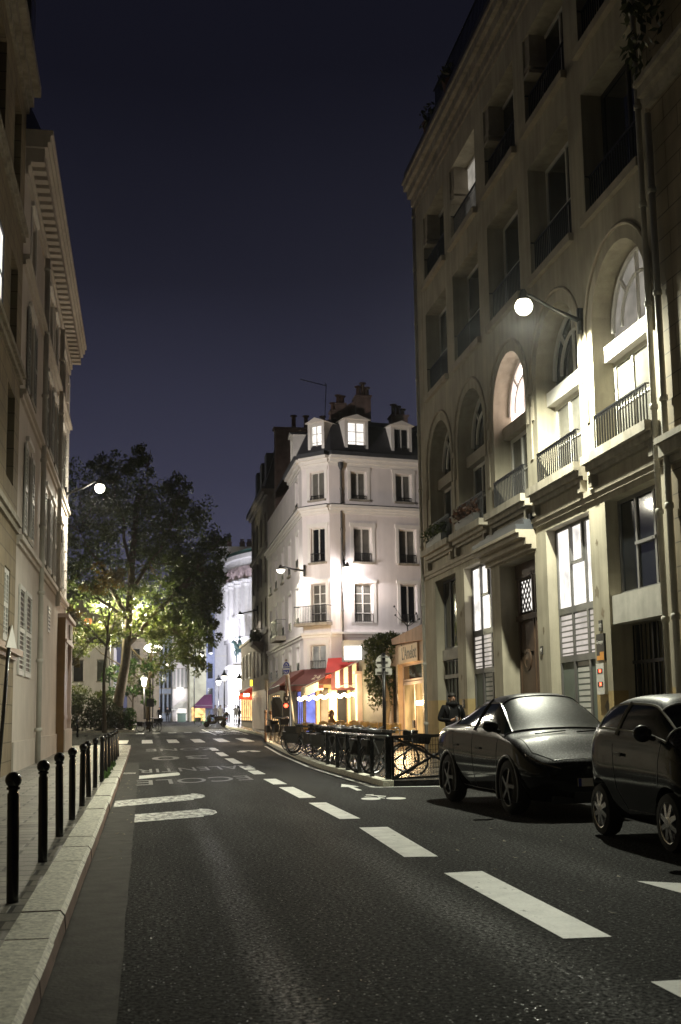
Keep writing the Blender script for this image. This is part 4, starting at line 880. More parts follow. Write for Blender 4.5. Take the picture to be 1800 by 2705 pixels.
M['shopglass'] = emit('softly lit shop interior', (1, .60, .22), .75, .55, .9)
f = FQ.window(LS, (dr_, dl), (.14, 2.72), .2, M['shopglass'], M['shopw'], 2, 0, .12, .13, 'door')
mb = MB(); FQ.box(mb, dr_+.25, dr_+w_*.45, 1.78, 1.95, -.19, -.16); mb.build('lamp_tube', M['bulb'], LS)
mb = MB(); FQ.box(mb, dr_+w_*.5, dr_+w_*.56, .9, 1.2, -.15, -.08); mb.build('handle', M['framed'], LS)
for a, b in ((1047, 1032), (1025, 1000)): FQ.window(LS, (y_(a), y_(b)), (.9, dz), .15, M['dglass'], M['framed'], 2, 2)
a, za = P_(1108, 1744); b, zb = P_(1058, 1754)
mb = MB(); FQ.box(mb, a, b, 3.45, 4.15, -.01, .07); sgn = mb.build('signboard', mat('cream signboard', (.60, .46, .33), .6, var=.15), LS)
text('lettering', "L'Amelot", .72, M['framed'], basis(FQ.P((a+b)/2-.2, 3.8, .075), (0, -1, 0), (0, 0, 1)), LS, .004, .95)
pr = [FQ.P(*P_(1124, 1690), .12), FQ.P(*P_(1124, 1648), .12), FQ.P(*P_(1042, 1688), .12), FQ.P(*P_(1042, 1703), .12)]
mb = MB(); mb.prism(pr, (.5, 0, 0)); mb.build('parapet', mat('rusty parapet', (.36, .22, .16), .7, var=.3, streak=.6), LS)
RS = thing('restaurant_annexe', 'flat roofed terrace annexe with grey box on its roof by the ivy', 'shop', (10.3, 54, .2))
mb = MB(); FQ.wall(mb, 9.25, 17.4, 0, 4.0, []); mb.poly((10.3, 50.55, 4), (10.3, 58.7, 4), (16, 58.7, 4), (16, 50.55, 4)); mb.poly((10.3, 50.55, 0), (10.3, 50.55, 4), (16, 50.55, 4), (16, 50.55, 0)); mb.build('wall', mat('dark green joinery', (.05, .055, .045), .6), RS)
mb = MB(); mb.box((10.05, 55.6, .2), (10.3, 56.1, 3.35)); mb.box((9.95, 55.5, 3.35), (10.4, 56.2, 3.5)); mb.build('pilaster', M['shopw'], RS)
a, b = at(909, 1742, 57.5), at(955, 1707, 57.5)
SB = thing('light_box', 'glaring white light box sign above the striped awning', 'sign', (a.x, 57.5, a.z))
mb = MB(); mb.box((a.x, 57.56, a.z-.1), (b.x+.3, 58.1, b.z+.3)); mb.build('housing', M['concrete'], SB)
mb = MB(); mb.box((a.x+.04, 57.5, a.z), (b.x, 57.56, b.z)); mb.build('face', M['signbox'], SB)
mb = MB(); mb.bar((a.x+.3, 57.9, 4.0), (a.x+.3, 57.9, a.z), .06); mb.bar((b.x, 57.9, 4.0), (b.x, 57.9, a.z), .06); mb.build('bracket', M['framed'], SB)
# ------------------------------------------------------------------ awnings
M['maroon'] = mat('maroon canvas', (.16, .055, .05), .85, var=.15); M['redc'] = mat('red canvas', (.42, .03, .02), .8, var=.15); M['cream'] = mat('cream canvas', (.62, .52, .36), .85, var=.1)
M['dkred'] = mat('dark maroon stripe', (.05, .012, .014), .85); M['purple'] = mat('purple canvas', (.07, .014, .05), .85); M['whitec'] = mat('white canvas', (.7, .68, .62), .85)
def awning(name, label, pw0, pw1, pf0, pf1, val, m, vm=None, group=None, ends=True):
    """canvas from wall line pw0-pw1 to front bar pf0-pf1, with a hanging valance"""
    pw0, pw1, pf0, pf1 = map(Vector, (pw0, pw1, pf0, pf1)); t = thing(name, label, 'awning', tuple((pw0+pw1)/2), group)
    mb = MB(); up = Vector((0, 0, .02)); mb.hexa([pw0, pw1, pf1, pf0, pw0+up, pw1+up, pf1+up, pf0+up])
    if ends:
        for a, b in ((pw0, pf0), (pw1, pf1)): mb.prism([a, b, Vector((a.x, a.y, b.z))], (0, .01, 0))
    mb.build('canvas', m, t)
    mb = MB(); n = 16; d = (pf1-pf0)/n; th = Vector((0, .012, 0)) if abs(d.x) > abs(d.y) else Vector((.012, 0, 0))
    for k in range(n):
        p = pf0+d*k; q = p+d; mid = (p+q)/2
        mb.prism([p, q, q-Vector((0, 0, val*.8)), mid-Vector((0, 0, val)), p-Vector((0, 0, val*.8))], th)
    mb.build('valance', vm or m, t)
    mb = MB(); mb.tube([pf0, pf1], .03, 6); mb.tube([pw0+(pw1-pw0)*.1-Vector((0, 0, .3)), pf0+(pf1-pf0)*.1], .02, 6); mb.tube([pw0+(pw1-pw0)*.9-Vector((0, 0, .3)), pf0+(pf1-pf0)*.9], .02, 6); mb.build('frame', M['frameg'], t)
    return t
AM = awning('awning', 'faded maroon awning along the side face of the white corner building', (8.06, 59.6, 3.75), (8.06, 67.5, 3.85), (6.75, 59.3, 2.95), (6.9, 67.5, 2.85), .3, M['maroon'])
A24 = awning('awning', 'faded maroon awning at the chamfered corner with number 24', FC.P(-.1, 3.75, .03), FC.P(WC, 3.75, .03), FC.P(-.5, 2.95, 1.0), FC.P(WC+.2, 2.95, 1.0), .32, M['maroon'])
text('lettering', '24', .5, M['cream'], basis(FC.P(1.25, 3.32, .62), (1, -1, 0), Vector((-1, -1, 1.1)).normalized()*-1 if False else (.62, .62, .72)), A24, .004)
AR = awning('awning', 'red awning rising above the striped one at white building corner', FW.P(-.2, 4.25, .03), FW.P(1.6, 4.35, .03), FW.P(-.9, 3.45, 1.5), FW.P(1.2, 3.5, 1.5), .25, M['redc'])
# striped terrace awning
Y0, Y1_ = 56.4, 58.6
ST = thing('awning', 'cream and maroon striped awning lit from below over restaurant terrace', 'awning', (9.5, 57.3, 3.9))
mb = MB(); pw0, pw1 = Vector((10.35, Y0, 3.98)), Vector((10.35, Y1_, 3.98)); pf0, pf1 = Vector((7.75, Y0+.6, 2.78)), Vector((7.75, Y1_, 2.78)); mid0 = Vector((8.95, Y0, 3.42)); up = Vector((0, 0, .02))
mb.poly(pw0, mid0, pf0, pf1, pw1); mb.poly(*[p+up for p in (pw1, pf1, pf0, mid0, pw0)]); mb.build('canvas', M['cream'], ST)
ns = 7
for k in range(ns):      # broad striped end curtain with scallops
    a, b = 8.93+1.46*k/ns, 8.93+1.46*(k+1)/ns; top_ = lambda x: 3.42+(x-8.95)/1.4*.56
    mb = MB(); lowz = 2.62
    if k % 2 == 0: mb.prism([(a, Y0, lowz), (b, Y0, lowz), (b, Y0, top_(b)), (a, Y0, top_(a))], (0, .015, 0)); mb.build('dark_stripe', M['dkred'], ST)
    else:
        mb.prism([(a, Y0, 2.95), (b, Y0, 2.95), (b, Y0, top_(b)), (a, Y0, top_(a))], (0, .015, 0)); mb.build('cream_stripe', M['cream'], ST)
        mb = MB(); mb.prism([(a, Y0, lowz), (b, Y0, lowz), (b, Y0, 2.95), (a, Y0, 2.95)], (0, .015, 0)); mb.build('dark_stripe', M['dkred'], ST)
        mb = MB(); c, r_ = (a+b)/2, (b-a)/2; mb.prism([(a, Y0-.02, 2.93), (a, Y0-.02, 2.76)]+[(c-r_*math.cos(R(t)), Y0-.02, 2.76-r_*.35*math.sin(R(t))) for t in range(0, 181, 20)][0:]+[(b, Y0-.02, 2.93)], (0, .012, 0)); mb.build('scallop', M['concrete'], ST)
for s_, x in (('VIC', 9.44), ('ONT', 9.87)): text('lettering', s_, .15, M['concrete'], basis((x, Y0-.03, 2.8), (1, 0, 0), (0, 0, 1)), ST, .002)
for k in range(8):
    a = pf0+(pf1-pf0)*k/8; b = pf0+(pf1-pf0)*(k+1)/8; mb = MB(); mb.prism([a, b, b-Vector((0, 0, .45)), a-Vector((0, 0, .45))], (.012, 0, 0)); mb.build('valance_stripe', M['cream'] if k % 2 else M['concrete'], ST)
e0 = Vector((7.75, Y0+.6, 2.78))
for k in range(6):
    a = e0+Vector((.1*k, -.05*k, .045*k)); b = a+Vector((.1, -.05, .045)); mb = MB(); mb.prism([a, b, b-Vector((0, 0, .42)), a-Vector((0, 0, .42))], (0, .012, 0)); mb.build('valance_stripe', M['cream'] if k % 2 else M['concrete'], ST)
SL = thing('string_light', 'string of glowing warm bulbs under the striped terrace awning', 'lights', (9, 57.2, 2.5)); mb = MB()
pts = [at(790+4.3*k, 1846-.32*k+3*math.sin(k*1.3), 57.3) for k in range(41)]
for p in pts: mb.ball(p, .075, 8, 6)
mb.build('bulb', M['bulb'], SL); mb = MB(); mb.tube([p+Vector((0, 0, .09)) for p in pts], .012, 5); mb.build('cable', M['iron'], SL)
lamp_light('terrace_glow', 'AREA', (9.2, 57.4, 2.75), 900, (1, .70, .38), SL, 1.6, rot=(0, 0, 0)); lamp_light('terrace_glow_point', 'POINT', (8.7, 55.2, 2.5), 950, (1, .70, .38), SL, .4)
lamp_light('shop_glow', 'POINT', (9.9, 41.3+(dl+dr_)/2, 1.9), 210, (1, .68, .34), LS, .3)
# ================================================================== far end: floodlit round hall, left side street houses
CH = thing('round_hall', 'floodlit white round hall with sculpted frieze at far end of street', 'hall', (28, 146, .85))
cx, cy, rr = 28.1, 146., 18.; M['flood'] = mat('pale limestone', (.72, .70, .72), .8, var=.12, streak=.3); M['frieze'] = mat('tinted frieze', (.50, .40, .42), .8, var=.6, scale=1.5)
def ring(mb, z0, z1, q, a0=175, a1=290, n=24):
    for k in range(n):
        t0, t1 = R(a0+(a1-a0)*k/n), R(a0+(a1-a0)*(k+1)/n)
        p = lambda t, z: (cx+q*math.cos(t), cy+q*math.sin(t), z)
        mb.poly(p(t0, z0), p(t1, z0), p(t1, z1), p(t0, z1))
        mb.poly((cx+rr*math.cos(t0), cy+rr*math.sin(t0), z1), p(t0, z1), p(t1, z1), (cx+rr*math.cos(t1), cy+rr*math.sin(t1), z1)); mb.poly(p(t0, z0), (cx+rr*math.cos(t0), cy+rr*math.sin(t0), z0), (cx+rr*math.cos(t1), cy+rr*math.sin(t1), z0), p(t1, z0))
mb = MB(); ring(mb, .5, 20.2, rr); mb.build('wall', M['flood'], CH); mb = MB(); ring(mb, 20., 20.5, rr+.5); ring(mb, 17.3, 17.6, rr+.25); ring(mb, 10.2, 10.6, rr+.3); ring(mb, 13.0, 13.3, rr+.2); mb.build('cornice', M['flood'], CH)
mb = MB(); ring(mb, 17.6, 19.1, rr+.12); mb.build('frieze', M['frieze'], CH)
mb = MB()
for k in range(60):
    t = R(176+k*1.9); mb.ball((cx+(rr+.15)*math.cos(t), cy+(rr+.15)*math.sin(t), 18.3+.2*math.sin(k*2.3)), .3, 6, 5, (.5, .5, 1.5))
mb.build('relief_figures', M['frieze'], CH)
mb = MB(); ring(mb, 20.5, 21.0, rr+.2, n=24); mb.build('roof_edge', mat('green copper', (.10, .22, .22), .6), CH)
mb = MB()
for k in range(24):
    t0, t1 = R(175+115*k/24), R(175+115*(k+1)/24); mb.poly((cx+rr*math.cos(t0), cy+rr*math.sin(t0), 21), (cx+rr*math.cos(t1), cy+rr*math.sin(t1), 21), (cx, cy, 25.5))
mb.build('roof', M['slate'], CH)
mb = MB()
for k in range(16):
    t = R(178+k*7.2); p = Vector((cx+(rr+.15)*math.cos(t), cy+(rr+.15)*math.sin(t), 10.6)); mb.tube([p, p+Vector((0, 0, 6.6))], [.42, .36], 10); mb.lathe(p+Vector((0, 0, 6.0)), [(.36, 0), (.5, .3), (.44, .4), (.62, .75), (.62, .8)], 10)
mb.build('column', M['flood'], CH)
for k in range(8):
    t = R(184.5+k*7.2); mb = MB(); c = Vector((cx+(rr+.03)*math.cos(t), cy+(rr+.03)*math.sin(t), 0)); tv = Vector((-math.sin(t), math.cos(t), 0)); nv = Vector((math.cos(t), math.sin(t), 0))
    f = Fac(c, tv, nv); f.box(mb, -.45, .45, 13.4, 16.2, 0, .05); wn = mb.build('window', mat('blue shaded glass', (.12, .14, .38), .3) if k == 0 else bpy.data.materials['blue shaded glass'], CH)
    mb = MB(); f.box(mb, -.6, -.45, 13.2, 16.4, 0, .15); f.box(mb, .45, .6, 13.2, 16.4, 0, .15); f.box(mb, -.6, .6, 16.3, 16.5, 0, .2); f.box(mb, -.7, .7, 13.1, 13.3, 0, .25); f.box(mb, -.03, .03, 13.4, 16.2, .05, .08); f.box(mb, -.45, .45, 14.8, 14.85, .05, .08); mb.build('frame', M['flood'], wn)
# entrance block with statue plinth
mb = MB(); mb.box((9.6, 134, .5), (13.5, 139, 6.8)); mb.box((9.4, 133.8, 6.8), (13.5, 139, 7.1)); mb.build('entrance_block', M['flood'], CH)
mb = MB(); mb.box((9.7, 133.93, 1.0), (13.4, 133.98, 6.4)); mb.build('lit_entrance', M['litwhite'], CH)
mb = MB(); mb.box((10.0, 134.6, 7.1), (11.6, 136.0, 7.5)); mb.build('plinth', M['flood'], CH)
SA = thing('statue', 'dark green bronze horse and rider on the floodlit plinth', 'statue', (10.7, 135.3, 7.5)); c = Vector((10.75, 135.3, 7.5)); mb = MB()
mb.tube([c+Vector(p) for p in ((.45, 0, 1.3), (.1, 0, 1.45), (-.3, 0, 1.75), (-.5, 0, 2.3), (-.62, 0, 2.45), (-.85, 0, 2.2))], [.3, .36, .3, .2, .17, .1], 8)
for a, b, c2 in (((.4, .15, 1.3), (.5, .15, .7), (.42, .15, 0)), ((.4, -.15, 1.3), (.6, -.15, .7), (.55, -.15, 0)), ((-.25, .15, 1.6), (-.5, .15, 1.2), (-.4, .15, .75)), ((-.25, -.15, 1.6), (-.3, -.15, .8), (-.3, -.15, 0))): mb.tube([c+Vector(a), c+Vector(b), c+Vector(c2)], [.15, .1, .07], 6)
mb.tube([c+Vector((.45, 0, 1.5)), c+Vector((.75, 0, 1.2)), c+Vector((.8, 0, .5))], [.08, .1, .03], 6)
mb.build('horse', mat('bronze patina', (.06, .11, .11), .5, .3), SA, True); mb = MB()
mb.tube([c+Vector(p) for p in ((.12, 0, 1.6), (.1, 0, 2.3), (.08, 0, 2.65))], [.22, .25, .1], 8); mb.ball(c+Vector((.07, 0, 2.85)), .16); mb.tube([c+Vector((.1, .2, 2.45)), c+Vector((-.25, .3, 2.5)), c+Vector((-.4, .3, 3.0))], [.09, .07, .05], 6); mb.tube([c+Vector((.1, -.2, 2.45)), c+Vector((-.1, -.35, 2.1)), c+Vector((-.35, -.3, 2.0))], [.09, .07, .05], 6); mb.tube([c+Vector((.12, -.25, 1.7)), c+Vector((-.15, -.38, 1.3)), c+Vector((-.1, -.38, .8))], [.14, .1, .07], 6)
mb.build('rider', bpy.data.materials['bronze patina'], SA, True)
# plain lit blocks beside / behind the hall
BK = thing('apartment_building', 'plain pale floodlit gable rising behind the round hall', 'building', (14, 166, .9)); mb = MB(); mb.box((10.4, 165, .5), (22, 175, 25.2)); mb.build('wall', M['flood'], BK)
for k, x in enumerate((11.5, 13.4, 14.4)): chimney(BK, (x, 166, 25.2), (x+.7, 167, 25.9), [(x+.2, 166.5, .4), (x+.5, 166.5, .4)])
BL = thing('apartment_building', 'pale floodlit wall just left of the round hall entrance', 'building', (9, 151, .9)); mb = MB(); mb.box((8.6, 150, .5), (10.6, 158, 15.2)); mb.box((8.5, 149.9, 15.2), (10.7, 158.1, 15.5)); mb.build('wall', M['flood'], BL)
mb = MB()
for z in (3.5, 6.2, 8.9, 11.6): mb.box((8.55, 149.95, z), (10.62, 150, z+.15))
mb.build('string_course', M['white_tr'], BL)
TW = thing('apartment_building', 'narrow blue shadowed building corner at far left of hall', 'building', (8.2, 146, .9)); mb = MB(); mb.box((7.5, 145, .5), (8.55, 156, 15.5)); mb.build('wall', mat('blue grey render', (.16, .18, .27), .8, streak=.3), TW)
mb = MB()
for z in (3, 6, 9, 12): mb.box((7.7, 144.95, z), (8.3, 145.0, z+1.8))
mb.build('window', M['dglass'], TW)
def far_house(label, x0, x1, y, h, m, nw, zw, mw=None, hw=1.7):
    t = thing('house', label, 'building', ((x0+x1)/2, y, gz(y))); mb = MB(); mb.box((x0, y, .3), (x1, y+14, h)); mb.build('wall', m, t)
    for i in range(nw):
        for z in zw:
            c = x0+(x1-x0)*(i+.5)/nw; w_ = min(.5, (x1-x0)/nw*.28); mb = MB(); mb.box((c-w_, y-.06, z), (c+w_, y-.01, z+hw)); wn = mb.build('window', mw or M['dglass'], t)
            mb = MB(); mb.box((c-w_-.1, y-.08, z-.12), (c+w_+.1, y-.005, z)); mb.box((c-w_-.07, y-.075, z+hw), (c+w_+.07, y-.005, z+hw+.1)); mb.build('window_sill', M['stone'], wn)
    mb = MB(); mb.poly((x0-.1, y-.1, h), (x1+.1, y-.1, h), (x1+.1, y+5, h+2.4), (x0-.1, y+5, h+2.4)); mb.poly((x0-.1, y-.1, h), (x0-.1, y+5, h+2.4), (x0-.1, y+14, h)); mb.build('roof', M['slate'], t)
    return t
HB = far_house('pale blue house with tall windows left of the lit white awning', 1.9, 3.45, 149, 11.5, mat('pale blue render', (.30, .34, .42), .8, streak=.3), 3, (2.0, 5., 8.), hw=2.2)
HC = far_house('cream house behind lit square shop sign and white awning', 3.5, 5.4, 148, 12., M['white_pl'], 4, (5.0, 8.2), M['shutterg'], 2.3)
HD = far_house('low grey green building with ivy patterned wall above purple awning', 5.45, 7.45, 144, 11., mat('greenish render', (.34, .33, .24), .8, var=.5, scale=1.), 2, (7.4,), hw=1.8)
HE = far_house('dark end wall of building behind the garden lamps', -2., 1.85, 146, 13., mat('brown render', (.30, .25, .18), .8, streak=.4), 2, (8., 11.))
HG = far_house('white house behind garden trees with tall dark windows', -13, -3.2, 128, 9.3, M['white_pl'], 4, (1.9, 5.3), hw=2.2)
HO = far_house('dark house with single orange lit window above the garden', -14, -3.4, 133, 14.5, M['dark_pl'], 3, (4.,))
a = at(233, 1655, 132.9); mb = MB(); mb.box((a.x-.42, 132.9, a.z-.9), (a.x+.42, 132.98, a.z+.9)); wn = mb.build('window', M['litorange'], HO)
mb = MB(); mb.box((a.x-.03, 132.86, a.z-.9), (a.x+.03, 132.9, a.z+.9)); mb.box((a.x-.42, 132.86, a.z+.1), (a.x+.42, 132.9, a.z+.16)); mb.build('frame', M['frame'], wn)
mb = MB(); mb.box((4.0, 147.9, .9), (5.2, 147.95, 2.6)); mb.build('shop_window', M['lit'], HC)
mb = MB(); mb.box((5.7, 143.9, .9), (7.3, 143.95, 2.5)); mb.build('shop_window', M['litwarm'], HD)
a = at(476, 1829, 147.5); SQ = thing('shop_sign', 'square glowing white shop sign on the cream house', 'sign', tuple(a)); mb = MB(); mb.box((a.x-.4, 147.4, a.z-.55), (a.x+.4, 147.6, a.z+.55)); mb.build('light_panel', M['signbox'], SQ); mb = MB(); mb.bar((a.x, 147.6, a.z+.3), (a.x, 148, a.z+.3), .06); mb.build('bracket', M['iron'], SQ)
def awn_px(label, w0, w1, f0, f1, Yw, Yf, val, m): return awning('awning', label, at(*w0, Yw), at(*w1, Yw), at(*f0, Yf), at(*f1, Yf), val, m)
awn_px('white lit awning of the far shop on left of street', (478, 1853), (494, 1853), (454, 1872), (470, 1872), 147.8, 146.6, .25, M['whitec'])
awn_px('purple cafe awning at the far corner with lit tables below', (540, 1836), (560, 1834), (513, 1864), (562, 1864), 143.8, 141.5, .35, M['purple'])
awn_px('bright red awning with lit heaters further down street', (668, 1812), (705, 1800), (630, 1836), (686, 1839), 92., 90.5, .35, M['redc'])
RH = thing('patio_heater', 'row of three glowing heaters under the bright red awning', 'heater', tuple(at(660, 1838, 91)))
for x, y in ((651, 1836), (679, 1836), (625, 1833)): p = at(x, y, 90.3); mb = MB(); mb.box((p.x-.2, 90.2, p.z-.1), (p.x+.2, 90.4, p.z+.1)); mb.build('heater_tube', M['bulb'], RH)
mb = MB(); p, q = at(622, 1830, 90.45), at(684, 1832, 90.45); mb.bar(p, q, .05); mb.build('rail', M['iron'], RH)
# red cafe front under the awning and neighbouring far fronts
CF = thing('cafe_front', 'glowing cafe front under the bright red awning', 'shop', (8.3, 96, .4)); F3 = Fac((8.4, 89.6), (0, 1), (-1, 0)); mb = MB(); F3.box(mb, 0, 14, 0, 7.5, -6, 0); mb.build('wall', M['dark_pl'], CF); mb = MB(); F3.box(mb, 0, 14, 3.2, 3.7, -.01, .15); mb.build('fascia', M['shopb'], CF)
for k in range(4): F3.window(CF, (1+3.2*k, 2+3.2*k), (4.4, 6.4), -.06, M['gglass'] if k % 2 else M['dglass'], M['frame'], 2, 0)
F3.ledge(CF, 0, 14, [(7.3, 7.5, .15)], 'cornice', M['stone']); F3.window(CF, (.5, 13), (1.0, 3.1), -.06, M['litwarm'], M['framed'], 7, 0)
a = at(669, 1804, 89.3); YS_ = thing('shop_sign', 'small glowing yellow sign above the bright red awning', 'sign', tuple(a)); mb = MB(); mb.box((a.x-.22, 89.25, a.z-.22), (a.x+.22, 89.35, a.z+.22)); mb.build('light_panel', emit('yellow sign glow', (1, .75, .05), 3), YS_); mb = MB(); mb.box((a.x+.22, 89.2, a.z-.28), (a.x+.8, 89.4, a.z+.3)); mb.build('housing', M['framed'], YS_)
# floodlights of the hall
lamp_light('hall_floodlight', 'SPOT', (6.5, 118, 3.2), 17000, (.84, .88, 1), CH, .4, 75, .6, (Vector((14, 146, 12))-Vector((6.5, 118, 3.2))).to_track_quat('-Z', 'Y').to_euler())
lamp_light('hall_floodlight', 'POINT', (8.4, 139, 9), 1200, (.86, .88, 1), CH, .4)
lamp_light('hall_floodlight', 'POINT', (7.9, 132, 5.0), 2600, (.92, .92, 1), CH, .4)
# ================================================================== bollards along the left kerb
NTH = 'nearest second third fourth fifth sixth seventh eighth ninth tenth eleventh twelfth thirteenth fourteenth'.split()
def bollard_mesh(root):
    mb = MB(); mb.lathe((0, 0, 0), [(.045, 0), (.045, .80), (.036, .815), (.036, .83), (.05, .835), (.05, .85), (.03, .86)], 14); mb.build('post', M['ironm'], root, True)
    smooth_angle(root.children[0]); mb = MB(); mb.ball((0, 0, .905), .062, 14, 10); mb.build('ball', M['ironm'], root, True)
B0 = thing('bollard', '', 'bollard', (0, 0, 0), 'black ball topped bollards along the left kerb', True); bollard_mesh(B0)
spots = [(-.955, 9.33), (-.94, 11.82), (-.95, 14.25), (-.94, 16.52), (-.93, 18.95), (-.925, 21.1), (-.925, 23.82), (-.87, 25.9), (-.865, 28.3), (-.86, 31.), (-.86, 33.6), (-.86, 36.2), (-.86, 38.9), (-.86, 41.6)]
for i, (x, y) in enumerate(spots):
    b = B0 if i == 0 else copy_tree(B0)
    place(b, (x, y, gz(y)+.135), 0, ('black ball topped bollard nearest the camera on left kerb' if i == 0 else 'black ball topped bollard on left kerb, %s counting from the nearest' % NTH[i]))
    b.rotation_euler = (R((0, .3, .6, -.2, .2, -.6, .4, -.3)[i % 8]), R((-.9, -.6, -1., -.5, .3, -2., -.3, .2)[i % 8]), 0)
t = thing('bollard', 'slim plain black post on the paving before the dark hedge', 'bollard', (-4.1, 76.5, gz(76.5)), None, True); mb = MB(); mb.lathe((0, 0, 0), [(.07, 0), (.07, 1.1), (.05, 1.14)], 10); mb.build('post', M['ironm'], t, True)
# ================================================================== cross braced railing and mesh fence
RL = thing('railing', 'black cross braced street railing with wet shiny top rail', 'railing', (4.95, 28.5, .12))
ys = [24.3, 25.71, 27.2, 28.74, 30.31, 32.2]; X0 = [5.02, 4.95, 4.94, 4.93, 4.93, 4.97]
for i, (x, y) in enumerate(zip(X0, ys)):
    mb = MB(); w_ = .06 if i == 0 else .045; mb.box((x-w_, y-w_, .0), (x+w_, y+w_, 1.0)); mb.build('post', M['ironm'], RL)
mb = MB(); mb.tube([(x, y, 1.0) for x, y in zip(X0, ys)]+[(5.05, 33.1, .99)], .038, 8); mb.build('top_rail', mat('wet rail sheen', (.16, .16, .16), .25, .6), RL, True)  # lamplit sheen of the top rail put into its pale colour
for i in range(5):
    a, b = Vector((X0[i], ys[i]+.05, 0)), Vector((X0[i+1], ys[i+1]-.05, 0)); mb = MB()
    mb.bar(a+Vector((0, 0, .95)), b+Vector((0, 0, .25)), .022, .04); mb.bar(a+Vector((0, 0, .25)), b+Vector((0, 0, .95)), .022, .04)
    mb.build('cross_brace', M['iron'], RL)
MF = thing('mesh_barrier', 'black wire mesh barrier panel with diagonal cross bars', 'barrier', (6.0, 24.7, .12))
a, b = Vector((5.12, 24.3, .14)), Vector((7.1, 25.3, .14)); mb = MB(); H = Vector((0, 0, .86)); mb.bar(a, b, .05); mb.bar(a+H, b+H, .06); mb.bar(a, b+H, .045); mb.bar(a+H, b, .045); mb.bar(b, b+H, .06); mb.bar(a, a+H, .05)
c_ = (a+b+H)/2; mb.ball(c_, .06, 8, 6); mb.build('frame', M['iron'], MF); mb = MB(); d = b-a
for k in range(1, 30): mb.bar(a+d*k/30, a+d*k/30+H, .009)
for k in range(1, 9): mb.bar(a+H*k/9, b+H*k/9, .008)
mb.build('mesh', M['iron'], MF)
# ================================================================== signs and poles
SP = thing('sign_post', 'black post with pale triangular sign seen edge on at left wall', 'sign', (-2.78, 24, .14)); top = at(28, 1655, 24.); mb = MB(); mb.tube([(-2.80, 24, .1), tuple(top)], .038, 10); mb.build('pole', M['ironm'], SP, True)
mb = MB(); c = at(32, 1690, 23.95); dv = Vector((.45, -.9, 0)).normalized(); e = Vector((-dv.y, dv.x, 0)); zz = Vector((0, 0, 1)); sd = Vector((.25, .97, 0)).normalized()
mb.prism([c-sd*.28-zz*.16, c+sd*.28-zz*.16, c+zz*.30], Vector((-.97, .25, 0))*.03); mb.build('triangular_plate', M['white_tr'], SP)
RS_ = thing('road_sign', 'round sign seen from behind on black pole before the ivy', 'sign', (6.72, 33.0, .12)); mb = MB(); mb.tube([(6.72, 33, .1), (6.76, 33, 3.2)], .05, 10); mb.build('pole', M['iron'], RS_, True)
mb = MB(); mb.lathe((6.76, 33.09, 2.93), [(.215, 0), (.225, .008), (.225, .015)], 28, (0, -1, 0)); mb.build('disc', M['concrete'], RS_); mb = MB(); mb.box((6.52, 33.06, 2.58), (7.0, 33.09, 2.76)); mb.build('plate', M['concrete'], RS_)
mb = MB(); mb.box((6.6, 32.88, 3.06), (6.92, 32.92, 3.09)); mb.box((6.6, 32.88, 2.76), (6.92, 32.92, 2.79)); mb.build('bracket', M['frameg'], RS_)
TL = thing('traffic_light', 'small traffic light glowing red on post with blue round sign', 'traffic light', (6.6, 54., .25)); p0, p1 = at(760, 1955, 54), at(757, 1742, 54); mb = MB(); mb.tube([p0, p1], .06, 10); mb.build('pole', mat('brown post', (.16, .09, .05), .4), TL, True)
c = at(756, 1873, 53.9); mb = MB(); mb.box((c.x-.15, 53.75, c.z-.4), (c.x+.12, 53.93, c.z+.28)); mb.build('signal_housing', M['framed'], TL); mb = MB(); mb.lathe((at(756, 1864, 53.74).x, 53.74, at(756, 1864, 53.74).z), [(.09, 0), (.08, .03), (.03, .05)], 14, (0, -1, 0)); mb.build('red_lens', M['red'], TL, True)
c = at(758, 1846, 53.8); mb = MB(); mb.box((c.x-.16, 53.8, c.z-.12), (c.x+.14, 53.84, c.z+.12)); mb.build('plate', M['framed'], TL); mb = MB(); mb.prism([(c.x-.07, 53.79, c.z+.06), (c.x+.07, 53.79, c.z+.06), (c.x, 53.79, c.z-.07)], (0, .01, 0)); mb.build('white_triangle', M['white_tr'], TL)
c = at(758, 1765, 53.85); nx = Vector((-.9, -.44, 0)); mb = MB(); mb.lathe(c, [(.315, 0), (.315, .02)], 28, nx); mb.build('rim', M['white_tr'], TL); mb = MB(); mb.lathe(c+nx*.021, [(.285, 0), (.285, .004)], 28, nx); dsc = mb.build('blue_disc', mat('sign blue', (.03, .05, .35), .35, var=.05), TL)
sx_ = Vector((nx.y*-1, nx.x, 0)); mb = MB(); o_ = c+nx*.027
for z0, z1, w_ in ((-.08, .0, .26), (.045, .075, .26)): mb.prism([o_+sx_*-w_+Vector((0, 0, z0)), o_+sx_*w_+Vector((0, 0, z0)), o_+sx_*w_+Vector((0, 0, z1)), o_+sx_*-w_+Vector((0, 0, z1))], nx*.004)
mb.tube([o_+sx_*(.11*math.cos(R(k*20)))+Vector((0, 0, .1+.1*math.sin(R(k*20)))) for k in range(10)], .022, 5); mb.tube([o_+sx_*(.11*math.cos(R(k*20)))+Vector((0, 0, -.13-.1*math.sin(R(k*20)))) for k in range(10)], .022, 5); mb.build('white_symbol', M['white_tr'], TL)
def post(label, x0, y0, x1, y1, Y, m, r=.06): a, b = at(x0, y0, Y), at(x1, y1, Y); t = thing('post', label, 'post', tuple(a)); mb = MB(); mb.tube([a, b], r, 10); mb.lathe(b, [(r*1.25, 0), (r*1.25, .12), (r*.6, .17)], 10); mb.build('pole', m, t, True); return t
br_ = bpy.data.materials['brown post']
